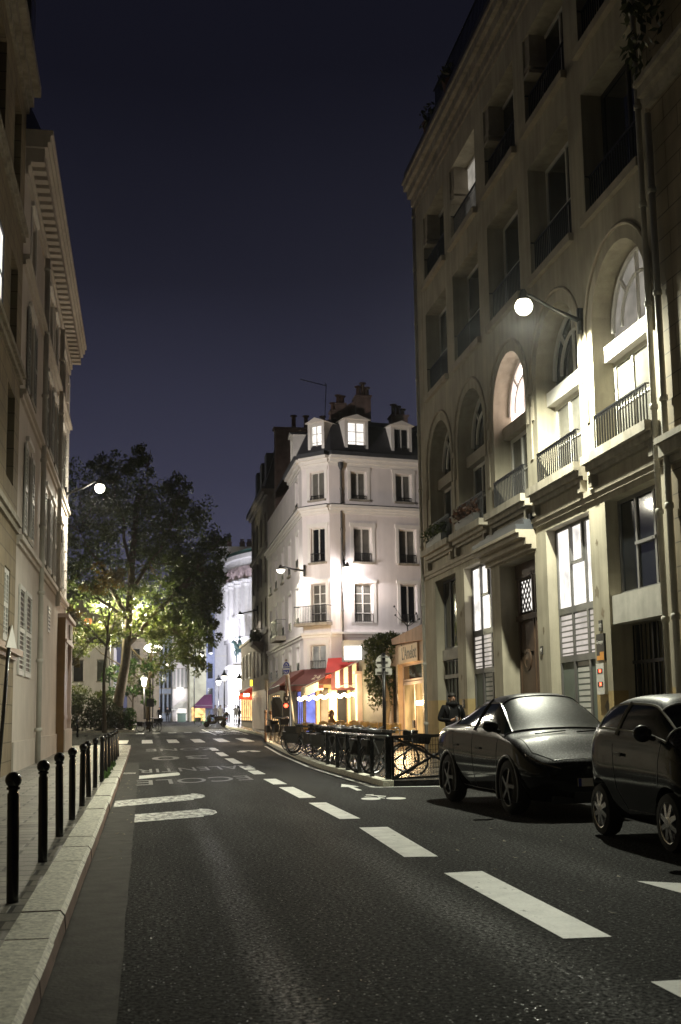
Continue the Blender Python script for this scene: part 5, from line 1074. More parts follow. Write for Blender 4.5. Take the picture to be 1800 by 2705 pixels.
post('brown pale tipped post left of the parked bicycles', 702, 1960, 702, 1884, 56.4, br_); post('short brown pale tipped post beside the parked bicycles', 714, 1955, 715, 1886, 55.5, br_); post('leaning thin white mast behind the traffic light', 776, 1905, 763, 1790, 58.8, M['concrete'], .045)
SG = thing('direction_sign', 'narrow dark sign panel seen edge on at crossing corner', 'sign', tuple(at(706, 1905, 58))); a, b = at(706, 1935, 58), at(706, 1800, 58); mb = MB(); mb.tube([a, b], .04, 8); mb.build('pole', M['iron'], SG); mb = MB(); mb.box((b.x-.12, 57.97, b.z-.45), (b.x+.08, 58.03, b.z+.1)); mb.build('panel', M['framed'], SG)
GB = thing('wheelie_bin', 'dark green wheelie bin with yellow lid behind the parked black car', 'bin', (7.55, 24.6, .12)); mb = MB(); mb.hexa([(7.0, 24.4, .2), (7.5, 24.4, .2), (7.5, 24.95, .2), (7.0, 24.95, .2), (6.93, 24.3, 1.02), (7.57, 24.3, 1.02), (7.57, 25.05, 1.02), (6.93, 25.05, 1.02)]); mb.box((6.88, 24.26, 1.0), (7.62, 25.1, 1.06)); mb.build('body', mat('green plastic', (.012, .05, .02), .4), GB); mb = MB(); mb.hexa([(6.9, 24.28, 1.065), (7.6, 24.28, 1.065), (7.6, 25.08, 1.065), (6.9, 25.08, 1.065), (6.96, 24.36, 1.15), (7.54, 24.36, 1.15), (7.54, 25.0, 1.19), (6.96, 25.0, 1.19)]); mb.build('lid', mat('yellow plastic', (.55, .40, .04), .4), GB)
mb = MB()
for x in (7.05, 7.45): mb.lathe((x, 24.97, .22), [(.09, -.03), (.1, 0), (.09, .03)], 12, (1, 0, 0))
for c in [0]: mb.build('wheel', M['iron'], GB)
# ================================================================== bicycles
def bike(root, m=None, wr=.33, fat=.017):
    m = m or M['iron']
    for yc in (-.53, .53):
        mb = MB(); mb.torus((0, yc, wr), (1, 0, 0), wr-fat, fat, 26, 6); w_ = mb.build('wheel', M['iron'], root, True)
        mb = MB()
        for k in range(14): a = 2*math.pi*k/14; mb.bar((.012*(-1)**k, yc, wr), (0, yc+(wr-.03)*math.cos(a), wr+(wr-.03)*math.sin(a)), .0035)
        mb.torus((0, yc, wr), (1, 0, 0), wr-.04, .009, 24, 4); mb.lathe((0, yc, wr), [(.025, -.04), (.025, .04)], 8, (1, 0, 0)); mb.build('spokes', M['rimm'], w_)
    mb = MB(); hd, st, bb = (0, -.42, .80), (0, .22, .84), (0, .08, .28)
    mb.tube([hd, (0, -.47, .62), (0, -.53, wr)], .014, 6); mb.tube([(0, -.43, .76), (0, .2, .74)], .016, 6); mb.tube([(0, -.46, .66), bb], .019, 6); mb.tube([st, bb], .016, 6); mb.tube([bb, (.05, .53, wr)], .011, 6); mb.tube([(0, .2, .72), (.05, .53, wr)], .010, 6)
    mb.torus((.05, .08, .28), (1, 0, 0), .09, .006, 16, 4); mb.bar((.05, .08, .28), (.08, .14, .13), .012); mb.bar((-.05, .08, .28), (-.08, .02, .43), .012); mb.build('frame', m, root, True)
    mb = MB(); mb.tube([(0, -.42, .8), (0, -.40, .98)], .013, 6); mb.tube([(-.29, -.22, .99), (-.22, -.36, 1.02), (0, -.42, .98), (.22, -.36, 1.02), (.29, -.22, .99)], .012, 6); mb.build('handlebar', M['rimm'], root, True)
    mb = MB(); mb.tube([(0, .22, .84), (0, .24, .92)], .014, 6); mb.prism([(-.03, .02, .93), (.03, .02, .93), (.09, .3, .94), (-.09, .3, .94)], (0, 0, .05)); mb.build('saddle', M['framed'], root)
    for yc, a0, a1 in ((.53, 20, 150), (-.53, 40, 150)):
        mb = MB()
        pts = [(0, yc+(wr+.03)*math.cos(R(a)), wr+(wr+.03)*math.sin(R(a))) for a in range(a0, a1, 12)]
        for p, q in zip(pts, pts[1:]): mb.bar(p, q, .045, .006, (1, 0, 0))
        mb.build('mudguard', m, root)
    mb = MB(); mb.hexa([(-.15, -.78, .72), (.15, -.78, .72), (.15, -.5, .72), (-.15, -.5, .72), (-.19, -.84, .95), (.19, -.84, .95), (.19, -.48, .95), (-.19, -.48, .95)]); mb.build('basket', M['iron'], root)
    mb = MB(); mb.hexa([(-.14, .4, .42), (.14, .4, .42), (.14, .75, .42), (-.14, .75, .42), (-.15, .36, .74), (.15, .36, .74), (.15, .78, .74), (-.15, .78, .74)]); mb.build('pannier', M['framed'], root)
    return root
M['rimm'] = mat('bicycle steel', (.35, .35, .36), .3, .8, var=.2)
K0 = bike(thing('bicycle', 'black bicycle standing across behind the railing with wheel past its end', 'bicycle', (0, 0, 0), 'bicycles parked behind the railing', True))
K0.location = (5.5, 26.0, .12); K0.rotation_euler = (R(4), 0, R(105))
for x, y, rz, ln, lb in ((5.25, 28.2, 12, 7, 'black bicycle leaning on the railing between its middle posts'), (5.4, 30.4, 160, -6, 'black bicycle just behind the far half of the railing'), (5.3, 33.0, 4, 5, 'bicycle at the far end of the railing with front wheel toward camera'), (5.75, 31.8, 30, -5, 'bicycle with raised handlebar next to terrace, behind far railing end'), (5.65, 35.6, 15, 4, 'bicycle between railing end and cargo bicycle'), (5.95, 38.2, 60, -3, 'bicycle turned toward terrace tables beside cargo bicycle'), (5.5, 34.6, 40, 6, 'slanting bicycle just past the far end of railing'), (5.9, 36.6, -20, -6, 'bicycle closest to the terrace behind the slanting one'), (5.45, 37.4, 20, 5, 'bicycle standing at the kerb past the railing'), (5.5, 39.6, 65, 3, 'bicycle side on just in front of cargo bicycle'), (5.8, 43.2, 70, -4, 'bicycle side on just beyond the cargo bicycle'), (5.9, 45.0, 40, 4, 'last bicycle before the terrace front tables'), (5.5, 27.2, 80, 8, 'bicycle lying across behind the nearest railing panel'), (5.7, 29.3, 20, -9, 'tilted bicycle behind second railing panel from the corner'), (5.75, 33.6, 35, 9, 'bicycle tilted toward the road beyond the last railing post'), (6.1, 35.2, 75, 2, 'bicycle broadside to camera between railing end and terrace'), (6.2, 40.0, 30, -7, 'bicycle tilted against the cargo bicycle'), (6.3, 42.0, 85, 3, 'bicycle broadside to camera beyond the cargo bicycle')):
    b = copy_tree(K0); place(b, (x, y, gz(y)+.12), R(rz), lb); b.rotation_euler = (0, R(ln), R(rz))
CG = bike(thing('bicycle', 'heavy black cargo bicycle with fat tyres and box near terrace', 'bicycle', (5.6, 41.2, .13), 'bicycles parked behind the railing', True), None, .36, .05); CG.rotation_euler = (0, R(3), R(50)); mb = MB(); mb.hexa([(-.2, .3, .72), (.2, .3, .72), (.2, .75, .72), (-.2, .75, .72), (-.22, .28, .95), (.22, .28, .95), (.22, .78, .95), (-.22, .78, .95)]); mb.build('box', M['framed'], CG)
for x, y, rz, s_, lb in ((6.0, 52.6, 6, 1.15, 'bicycle at the kerb with tall dark child seat'), (5.8, 54.4, 3, 1.05, 'bicycle standing between the two brown posts'), (.3, 88.6, 75, 1., 'bicycle parked against a post beside the garden hedge'), (.75, 88.2, 40, 1., 'second bicycle beside the garden post, turned outward'), (5.35, 107, 60, 1.1, 'small bright green bicycle behind the parked scooter')):
    b = copy_tree(K0); place(b, (x, y, gz(y)+(.12 if x > 5 and y < 100 else 0)), R(rz), lb, s_); b['group'] = 'bicycles further down the street'
    if 'green' in lb:
        for ch in b.children:
            if ch.name.startswith(('frame', 'mudguard')): ch.data = ch.data.copy(); ch.data.materials[0] = emit('x', (0, 0, 0), 0) if False else mat('green paint', (.03, .35, .06), .4)
    if 'child seat' in lb: mb = MB(); mb.prism([(-.2, .35, .95), (.2, .35, .95), (.2, .5, 1.1), (.22, .55, 1.6), (.13, .57, 1.78), (-.13, .57, 1.78), (-.22, .55, 1.6), (-.2, .5, 1.1)], (0, .1, .03)); mb.build('child_seat', M['framed'], b)
GP = thing('post', 'thin dark sign post beside the bicycles at the garden', 'post', (.45, 88.3, .39)); mb = MB(); mb.tube([(.45, 88.3, .35), (.45, 88.3, 4.2)], .05, 8); mb.box((.2, 88.2, 2.2), (.75, 88.25, 2.8)); mb.build('pole', M['iron'], GP)
# scooter parked at the kerb
SC = thing('scooter', 'black motor scooter with top box parked at the far kerb', 'scooter', (6.1, 102.6, .5), None, True); mb = MB(); mb.tube([(0, .95, .62), (0, .55, .78), (0, .1, .72), (0, -.05, .42), (0, -.45, .40), (0, -.6, .8), (0, -.55, 1.0)], [.1, .2, .2, .16, .16, .2, .09], 10); mb.ball((0, -.62, .72), .24, 10, 8, (.9, .6, 1.4)); mb.build('body', M['framed'], SC, True)
for yc in (-.78, .72): mb = MB(); mb.torus((0, yc, .27), (1, 0, 0), .2, .075, 18, 8); mb.lathe((0, yc, .27), [(.13, -.05), (.13, .05)], 12, (1, 0, 0)); mb.build('wheel', M['iron'], SC, True)
mb = MB(); mb.tube([(0, -.78, .27), (0, -.55, 1.05)], .04, 8); mb.tube([(-.35, -.42, 1.1), (0, -.52, 1.08), (.35, -.42, 1.1)], .02, 6); mb.build('handlebar', M['iron'], SC); mb = MB(); mb.ball((0, .2, .86), .2, 10, 6, (.8, 2.2, .45)); mb.build('seat', M['iron'], SC, True); mb = MB(); mb.ball((0, .98, 1.12), .25, 10, 6, (1, .9, .75)); mb.build('top_box', M['framed'], SC, True)
mb = MB(); mb.prism([(-.2, -.62, 1.05), (.2, -.62, 1.05), (.16, -.5, 1.45), (-.16, -.5, 1.45)], (0, .02, 0)); mb.build('windscreen', M['gglass'], SC); mb = MB(); mb.ball((0, 1.0, .72), .06, 8, 6); mb.build('tail_light', mat('red lens', (.5, .02, .02), .2), SC); SC.rotation_euler = (0, 0, R(-78))
# ================================================================== terrace furniture
M['rattan'] = mat('woven rattan', (.42, .27, .10), .6, var=.3, fine=60)
def chair(root):
    mb = MB(); mb.lathe((0, 0, .44), [(.2, 0), (.21, .02), (.2, .04)], 14); mb.build('seat', M['rattan'], root)
    mb = MB(); arc = [(.215*math.sin(R(a)), .2*math.cos(R(a))) for a in range(-70, 71, 20)]
    for (a, b), (c, d) in zip(arc, arc[1:]): mb.hexa([(a, b, .56), (c, d, .56), (c, d+.015, .56), (a, b+.015, .56), (a, b+.06, .9), (c, d+.06, .9), (c, d+.075, .9), (a, b+.075, .9)])
    mb.build('backrest', M['rattan'], root)
    for sx in (-1, 1):
        for sy in (-1, 1):
            mb = MB(); mb.tube([(.15*sx, .15*sy, .44), (.19*sx, .19*sy, 0)], .013, 6); mb.build('leg', M['rattan'], root)
    mb = MB(); mb.tube([(-.2, .08, .45), (-.215, .12, .7), (-.19, .2, .92), (0, .285, .95), (.19, .2, .92), (.215, .12, .7), (.2, .08, .45)], .013, 6); mb.build('back_frame', M['rattan'], root)
    return root
C0 = chair(thing('chair', '', 'chair', (0, 0, 0), 'rattan chairs on the restaurant terrace', True)); n = 0
cs = [(7.0, 48.5, 190), (7.6, 48.2, 170), (8.3, 48.6, 200), (8.9, 48.3, 175), (9.4, 48.6, 185), (9.8, 48.3, 180), (7.1, 51.5, 20), (7.8, 51.6, -10), (8.5, 51.4, 10), (9.2, 51.6, 0), (9.7, 51.5, 15), (8.2, 54.4, 185), (9.0, 54.5, 175), (9.6, 54.3, 180), (7.5, 44.6, 200), (8.1, 44.4, 185), (8.6, 44.5, 175), (9.05, 44.3, 190), (9.5, 44.5, 180)]
rown = {0: 'second row', 1: 'middle row', 2: 'back row', 3: 'row nearest the railing'}; cnt = {}
for i, (x, y, rz) in enumerate(cs):
    c = C0 if i == 0 else copy_tree(C0); r_ = 3 if y < 46 else 0 if y < 50 else 1 if y < 53 else 2; cnt[r_] = cnt.get(r_, 0)+1
    place(c, (x, y, gz(y)+.12), R(rz), 'rattan terrace chair in the %s, number %s from the street side' % (rown[r_], ['', 'one', 'two', 'three', 'four', 'five', 'six'][cnt[r_]]))
def table(root):
    mb = MB(); mb.lathe((0, 0, .72), [(.3, 0), (.31, .015), (.3, .03)], 20); mb.build('tabletop', M['cream'], root); mb = MB(); mb.lathe((0, 0, 0), [(.22, 0), (.2, .03), (.03, .06), (.025, .7), (.1, .72)], 12); mb.build('leg', M['iron'], root); return root
T0 = table(thing('table', 'small round terrace table nearest the street under the awning', 'table', (7.4, 50.0, gz(50)+.12), 'round tables on the restaurant terrace', True))
for x, y, lb in ((8.6, 50.0, 'small round terrace table in the middle of the front tables'), (9.6, 50.0, 'small round terrace table nearest the wall in front'), (8.3, 53.1, 'small round terrace table in front of the seated woman'), (9.4, 53.0, 'small round terrace table beside the wall behind front chairs')): place(copy_tree(T0), (x, y, gz(y)+.12), 0, lb)
TT = thing('table', 'white topped long cafe table on far pavement by the blackboard', 'table', (8.0, 94, .55)); mb = MB(); mb.box((7.3, 93.6, 1.28), (8.8, 94.3, 1.33)); mb.build('tabletop', M['white_tr'], TT)
for x in (7.4, 8.7):
    for y in (93.7, 94.2): mb = MB(); mb.bar((x, y, .5), (x, y, 1.28), .05); mb.build('leg', M['iron'], TT)
BBd = thing('blackboard', 'standing menu blackboard in wooden frame on far pavement', 'blackboard', (8.95, 95, .56)); mb = MB(); mb.box((8.75, 95, .56), (9.65, 95.05, 1.95)); mb.build('frame', M['shopb'], BBd); mb = MB(); mb.box((8.84, 94.97, .7), (9.56, 95.0, 1.87)); mb.build('board', M['framed'], BBd); mb = MB()
for k in range(6): mb.box((8.92, 94.96, 1.7-.16*k), (9.2+.25*((k*7) % 3)/2, 94.969, 1.73-.16*k))
mb.build('chalk_lines', M['concrete'], BBd)
BN = thing('recycling_bin', 'low dark green bin at far left kerb by white awning', 'bin', (4.4, 140, .8)); mb = MB(); mb.box((3.9, 140, .8), (4.9, 140.7, 1.75)); mb.box((3.85, 139.95, 1.75), (4.95, 140.75, 1.85)); mb.build('body', bpy.data.materials['green plastic'], BN)
# ================================================================== parked cars
def wet(name, col, rough, coat, drops=.5, sc_=90, metal=.0, drop_glint=.0, spec=.22):
    m, t, o = _nodes(name); L = t.links.new; p = N(t, 'ShaderNodeBsdfPrincipled'); L(p.outputs[0], o.inputs[0]); p.inputs['Base Color'].default_value = (*col, 1); p.inputs['Roughness'].default_value = rough; p.inputs['Metallic'].default_value = metal
    p.inputs['Coat Weight'].default_value = coat; p.inputs['Coat Roughness'].default_value = .04; p.inputs['Specular IOR Level'].default_value = spec
    g = N(t, 'ShaderNodeNewGeometry'); v = N(t, 'ShaderNodeTexVoronoi'); v.inputs['Scale'].default_value = sc_; v.inputs['Randomness'].default_value = 1; L(g.outputs['Position'], v.inputs['Vector'])
    sp_ = N(t, 'ShaderNodeSeparateXYZ'); L(g.outputs['Normal'], sp_.inputs[0])
    mr = N(t, 'ShaderNodeMapRange'); L(sp_.outputs[2], mr.inputs[0]); mr.inputs[1].default_value = -.1; mr.inputs[2].default_value = .5; mr.inputs[3].default_value = drops*.12; mr.inputs[4].default_value = drops
    if drop_glint:
        up = lambda a, b: N(t, 'ShaderNodeMapRange')
        for inp, a, b in (('Roughness', rough, .40), ('Coat Weight', coat, .15)):
            q = N(t, 'ShaderNodeMapRange'); L(sp_.outputs[2], q.inputs[0]); q.inputs[1].default_value = .25; q.inputs[2].default_value = .7; q.inputs[3].default_value = a; q.inputs[4].default_value = b; L(q.outputs[0], p.inputs[inp])
        sr = N(t, 'ShaderNodeSeparateColor'); L(v.outputs['Color'], sr.inputs[0]); dc = N(t, 'ShaderNodeMapRange'); L(sr.outputs[0], dc.inputs[0]); dc.inputs[1].default_value = .55; dc.inputs[2].default_value = .95
        u_ = N(t, 'ShaderNodeMapRange'); L(sp_.outputs[2], u_.inputs[0]); u_.inputs[1].default_value = .3; u_.inputs[2].default_value = .8
        mm = N(t, 'ShaderNodeMath', operation='MULTIPLY'); L(dc.outputs[0], mm.inputs[0]); L(u_.outputs[0], mm.inputs[1])
        mc = N(t, 'ShaderNodeMixRGB'); L(mm.outputs[0], mc.inputs[0]); mc.inputs[1].default_value = (*col, 1); mc.inputs[2].default_value = (drop_glint, drop_glint*.95, drop_glint*1.1, 1); L(mc.outputs[0], p.inputs['Base Color'])  # pale specks on upward faces: raindrop glints put into the colour
    hm = N(t, 'ShaderNodeMapRange'); L(v.outputs['Distance'], hm.inputs[0]); hm.inputs[1].default_value = 0; hm.inputs[2].default_value = .45; hm.inputs[3].default_value = 1; hm.inputs[4].default_value = 0
    bp = N(t, 'ShaderNodeBump'); bp.inputs['Distance'].default_value = .10/sc_; L(mr.outputs[0], bp.inputs['Strength']); L(hm.outputs[0], bp.inputs['Height']); L(bp.outputs[0], p.inputs['Normal']); L(bp.outputs[0], p.inputs['Coat Normal'])
    return m
M['carpaint'] = wet('wet black car paint', (.003, .003, .004), .08, .22, .40, 75, 0., .11, .14)
M['carglass'] = wet('wet car glass', (.006, .009, .007), .07, .0, .12, 60)
M['wscreen'] = wet('droplet covered windscreen', (.014, .018, .017), .30, .0, .7, 60, 0., .06, .8)
M['tyre'] = mat('tyre rubber', (.012, .012, .012), .8, bump=.2); M['alloy'] = mat('alloy rim', (.55, .55, .56), .25, .9, var=.15, bump=.02); M['darkalloy'] = mat('dark alloy rim', (.10, .10, .105), .3, .8, var=.2, bump=.02)
M['chrome'] = mat('chrome trim', (.6, .6, .6), .15, 1., var=.05, bump=0)
from mathutils.bvhtree import BVHTree
def car_shell(root, st, wheels, wr, cls, names, trim, seams=(), top_seams=(), pillar=(), pillar_m=None):
    J = len(st[0][1]); vs = []; fs = []; mi = []; full = 2*J-2
    for y, ring in st:
        half = [(x, z, dy) for x, z, dy in ring]
        loop = [(x, y+dy, z) for x, z, dy in half]+[(-x, y+dy, z) for x, z, dy in half[-2:0:-1]]; vs += loop
    for i in range(len(st)-1):
        for j in range(full):
            a, b = i*full+j, i*full+(j+1) % full; fs.append((a, b, b+full, a+full)); jj = j if j < J-1 else full-1-j; mi.append(cls(i, jj))
    fs.append(tuple(range(full))[::-1]); mi.append(0); e = (len(st)-1)*full; fs.append(tuple(e+k for k in range(full))); mi.append(0)
    me = bpy.data.meshes.new('shell'); me.from_pydata(vs, [], fs); me.polygons.foreach_set('material_index', mi)
    for q in names: me.materials.append(q[1])
    o = bpy.data.objects.new('shell_tmp', me); COL.objects.link(o); bm = bmesh.new(); bm.from_mesh(me); bmesh.ops.recalc_face_normals(bm, faces=bm.faces); bm.to_mesh(me); bm.free()
    s = o.modifiers.new('s', 'SUBSURF'); s.levels = 3; s.render_levels = 3; tmp = []
    for (y, w_) in wheels:
        for sx in (-1, 1):
            mb = MB(); mb.lathe((sx*(w_-.30), y, wr+.01), [(wr+.055, 0), (wr+.055, .6)], 40, (sx, 0, 0)); c = mb.build('cut_tmp', M['tyre']); tmp.append(c)
            bm = bmesh.new(); bm.from_mesh(c.data); bmesh.ops.recalc_face_normals(bm, faces=bm.faces); bm.to_mesh(c.data); bm.free()
            b = o.modifiers.new('b', 'BOOLEAN'); b.operation = 'DIFFERENCE'; b.object = c; b.solver = 'EXACT'
    bpy.context.view_layer.update(); ev = bpy.data.meshes.new_from_object(o.evaluated_get(bpy.context.evaluated_depsgraph_get()))
    for q in tmp+[o]: bpy.data.objects.remove(q)
    out = {}; bv = bmesh.new(); bv.from_mesh(ev); tree_ = BVHTree.FromBMesh(bv)
    mb = MB()
    for ed in bv.edges:
        if len(ed.link_faces) == 2 and ed.link_faces[0].material_index != ed.link_faces[1].material_index: mb.bar(ed.verts[0].co, ed.verts[1].co, .022)
    out['trim'] = mb.build('window_trim', trim, root); bv.free()
    def seam(path, side, r_=.005, into=None):
        q = []
        for (p0, p1) in zip(path, path[1:]):
            for k in range(9):
                p = Vector(p0).lerp(Vector(p1), k/8); h = tree_.ray_cast(Vector((side*2, p[0], p[1])), Vector((-side, 0, 0))) if side else tree_.ray_cast(Vector((p[0], p[1], 3)), Vector((0, 0, -1)))
                if h[0] is not None: q.append(h[0])
        if len(q) > 2: (into or sm).tube(q, r_, 5)
    sm = MB()
    for pth in seams:
        for side in (-1, 1): seam(pth, side)
    for side in (-1, 1): sm2 = MB(); seam(pillar, side, .028, sm2); sm2.build('pillar', pillar_m, root)
    for pth in top_seams:
        seam(pth, 0); seam([(-a_, b__) for a_, b__ in pth], 0)
    sm.build('panel_seam', M['iron'], root)
    for k, (nm, m_) in enumerate(names):
        bm = bmesh.new(); bm.from_mesh(ev); bmesh.ops.delete(bm, geom=[f for f in bm.faces if (f.material_index if f.material_index < len(names) else 0) != k], context='FACES')
        for f in bm.faces: f.smooth = True; f.material_index = 0
        for ed in bm.edges: ed.smooth = not (len(ed.link_faces) == 2 and ed.calc_face_angle(0) > R(40))
        if not bm.faces: bm.free(); continue
        n_ = bpy.data.meshes.new(nm); bm.to_mesh(n_); bm.free(); n_.materials.clear(); n_.materials.append(m_); ob = bpy.data.objects.new(nm, n_); COL.objects.link(ob); ob.parent = root; out[nm] = ob
    bpy.data.meshes.remove(ev); return out
def wheel(root, x, y, r, sx, w_=.235, spokes=5, m='alloy', twist=0.):
    o = sx; mb = MB(); mb.lathe((x-sx*w_/2, y, r), [(r*.66, 0), (r*.93, .01), (r, .05), (r, w_-.05), (r*.93, w_-.01), (r*.70, w_), (r*.70, .02)], 36, (sx, 0, 0), False); tw = mb.build('wheel', M['tyre'], root, True); smooth_angle(tw, 50)
    mb = MB(); c = Vector((x+sx*w_/2, y, r)); mb.lathe(c, [(r*.71, -.12), (r*.715, -.005), (r*.66, -.012), (r*.64, -.11)], 32, (sx, 0, 0), False)
    for k in range(spokes):
        a = 2*math.pi*k/spokes+.3; d = Vector((0, math.cos(a), math.sin(a))); tn = Vector((0, -math.sin(a), math.cos(a))); q = Vector((sx, 0, 0)); e = tn*twist
        mb.hexa([c+d*.05-tn*.035-q*.03, c+d*.05+tn*.035-q*.03, c+d*r*.68+tn*.05+e-q*.05, c+d*r*.68-tn*.012+e-q*.05, c+d*.05-tn*.03+q*.0, c+d*.05+tn*.03+q*.0, c+d*r*.68+tn*.042+e-q*.012, c+d*r*.68-tn*.006+e-q*.012])
    mb.lathe(c, [(.075, -.05), (.075, -.005), (.05, .004)], 16, (sx, 0, 0)); rm = mb.build('rim', M[m], tw)
    mb = MB(); mb.lathe(c, [(r*.60, -.10), (r*.6, -.09)], 24, (sx, 0, 0)); mb.build('brake_disc', M['framed'], tw)
    return tw
# --- large black crossover: nose toward the camera
M['trimg'] = mat('edge glint trim', (.10, .10, .105), .25, .6, bump=0)  # window trim kept pale: droplet-lit edge glints put into its colour
T = thing('parked_car', 'large wet black crossover car with droplet covered windscreen', 'car', (6.14, 18.35, 0), None, True); T.rotation_euler = (0, 0, R(3))
def rg(zb, ws, wm, zm, wh, zh, wb, zb2, wr_, zr, zt, d=(0,)*10):
    return [(0, zb, 0), (ws*.85, zb, 0), (ws, zb+.10, 0), (wm, zm, 0), (wh, zh, d[4]), (wb, zb2, d[5]), (wr_, zr, d[6]), (wr_*.62, zr+(zt-zr)*.75, d[7]), (0, zt, d[8])]
Z = (0,)*10; cw_ = (0, 0, 0, 0, 0, .0, .05, -.12, -.2, 0)
def lerp_tab(z, tab):
    for (a, b), (c, d) in zip(tab, tab[1:]):
        if z <= c or (c, d) == tab[-1]: return b+(d-b)*(z-a)/(c-a)
K = lambda z: z if z < .45 else lerp_tab(z, [(.45, .45), (.66, .71), (.82, .94), (1.0, 1.2), (1.6, 1.76), (1.7, 1.86)])
def rz_(*a): r = rg(*a); return [(x, K(z), dy) for x, z, dy in r]
st = [(-2.36, rz_(.36, .30, .50, .50, .52, .58, .48, .62, .34, .65, .66)), (-2.31, rz_(.26, .60, .74, .48, .76, .60, .70, .68, .5, .70, .71, (0,)*6+(-.02, -.06, -.08, 0))), (-2.14, rz_(.20, .76, .87, .48, .88, .66, .82, .735, .60, .765, .79)), (-1.9, rz_(.19, .84, .945, .52, .945, .76, .90, .83, .68, .86, .90)), (-1.68, rz_(.19, .86, .965, .56, .965, .84, .91, .915, .72, .935, .975)), (-1.46, rz_(.19, .86, .96, .58, .955, .86, .90, .93, .80, .93, .965, cw_)),
      (-1.24, rz_(.19, .86, .955, .58, .95, .87, .895, .95, .80, .965, 1.0, cw_)), (-.84, rz_(.19, .86, .95, .58, .945, .88, .89, .965, .73, 1.275, 1.355, (0, 0, 0, 0, 0, 0, .02, -.10, -.16, 0))), (-.40, rz_(.19, .86, .95, .58, .945, .89, .885, .98, .62, 1.53, 1.615, (0, 0, 0, 0, 0, 0, 0, -.08, -.12, 0))), (-.28, rz_(.19, .86, .95, .58, .945, .895, .885, .985, .61, 1.55, 1.63, (0, 0, 0, 0, 0, 0, 0, -.08, -.12, 0))), (.45, rz_(.19, .86, .95, .58, .95, .93, .885, 1.02, .60, 1.52, 1.61)), (.9, rz_(.19, .86, .955, .58, .96, .95, .885, 1.045, .60, 1.395, 1.50)), (1.25, rz_(.19, .86, .965, .58, .97, .965, .885, 1.075, .62, 1.26, 1.37)), (1.45, rz_(.20, .86, .97, .58, .975, .975, .885, 1.095, .68, 1.17, 1.28)), (1.85, rz_(.22, .84, .96, .58, .955, .97, .84, 1.07, .66, 1.09, 1.15)), (2.15, rz_(.28, .78, .92, .6, .90, .95, .79, 1.04, .6, 1.065, 1.08)), (2.34, rz_(.4, .6, .82, .62, .80, .90, .68, .99, .4, 1.01, 1.02)), (2.42, rz_(.5, .4, .6, .66, .6, .84, .5, .92, .3, .94, .95))]
def cls(i, j):
    if j == 5 and 6 <= i <= 11: return 1
    if j >= 6 and i in (6, 7): return 2
    if j >= 6 and 11 <= i <= 12: return 1
    return 0
ob = car_shell(T, st, [(-1.43, .96), (1.43, .96)], .40, cls, [('body', M['carpaint']), ('side_window', M['carglass']), ('windscreen', M['wscreen'])], M['trimg'], [[(-.98, 1.1), (-.95, .7), (-.85, .3), (.2, .3)], [(.18, 1.15), (.16, .6), (.2, .3)], [(.2, .3), (.85, .32), (1.02, .62), (1.15, 1.2)], [(-2.25, .62), (-1.95, .62)]], [[(.0, -2.3), (.55, -2.25), (.78, -2.0), (.80, -1.5)]], [(.18, 1.2), (.12, 1.68)], M['framed'])
for sx in (-1, 1):
    wheel(T, sx*.835, -1.43, .40, sx, .25, 5, 'darkalloy', .06); wheel(T, sx*.835, 1.43, .40, sx, .25, 5, 'darkalloy', .06)
    mb = MB(); mb.tube([(sx*1.0, -1.06, 1.22), (sx*.90, -1.02, 1.19)], .035, 8); mb.ball((sx*1.05, -1.05, 1.275), .125, 14, 10, (1.0, .75, .72)); mb.build('wing_mirror', M['carpaint'], T, True)
    mb = MB(); mb.prism([(sx*.50, -2.335, .70), (sx*.74, -2.25, .78), (sx*.885, -2.0, .89), (sx*.89, -2.02, .86), (sx*.74, -2.275, .75), (sx*.5, -2.35, .68)], (0, -.03, 0)); mb.build('headlight', M['alloy'], T)
    for yc in (-1.43, 1.43): mb = MB(); mb.torus((sx*.945, yc, .395), (1, 0, 0), .45, .03, 36, 6); mb.v = [(x, y, max(z, .2)) for x, y, z in mb.v]; mb.build('wheel_arch_trim', M['iron'], T, True)
    mb = MB(); mb.bar((sx*.965, -.25, .93), (sx*.965, -.05, .93), .01, .03); mb.bar((sx*.97, .85, .96), (sx*.97, 1.05, .96), .01, .03); mb.build('door_handle', M['framed'], T)
mb = MB(); mb.bar((-.3, -2.34, .3), (.3, -2.34, .3), .04, .12); mb.bar((-.6, -2.27, .25), (.6, -2.27, .25), .06, .1); mb.build('bumper_grille', M['iron'], T)
mb = MB(); mb.box((-.26, -2.40, .44), (.26, -2.375, .55)); pl = mb.build('number_plate', M['white_tr'], T); 
for x in (-.26, .215): mb = MB(); mb.box((x, -2.405, .44), (x+.045, -2.398, .55)); mb.build('blue_band', bpy.data.materials['sign blue'], pl)
mb = MB(); mb.bar((-.55, -1.58, K(.955)+.03), (-.05, -1.52, K(.98)+.03), .02); mb.bar((.1, -1.6, K(.965)+.03), (.6, -1.42, K(.98)+.03), .02); mb.build('wiper', M['iron'], T)
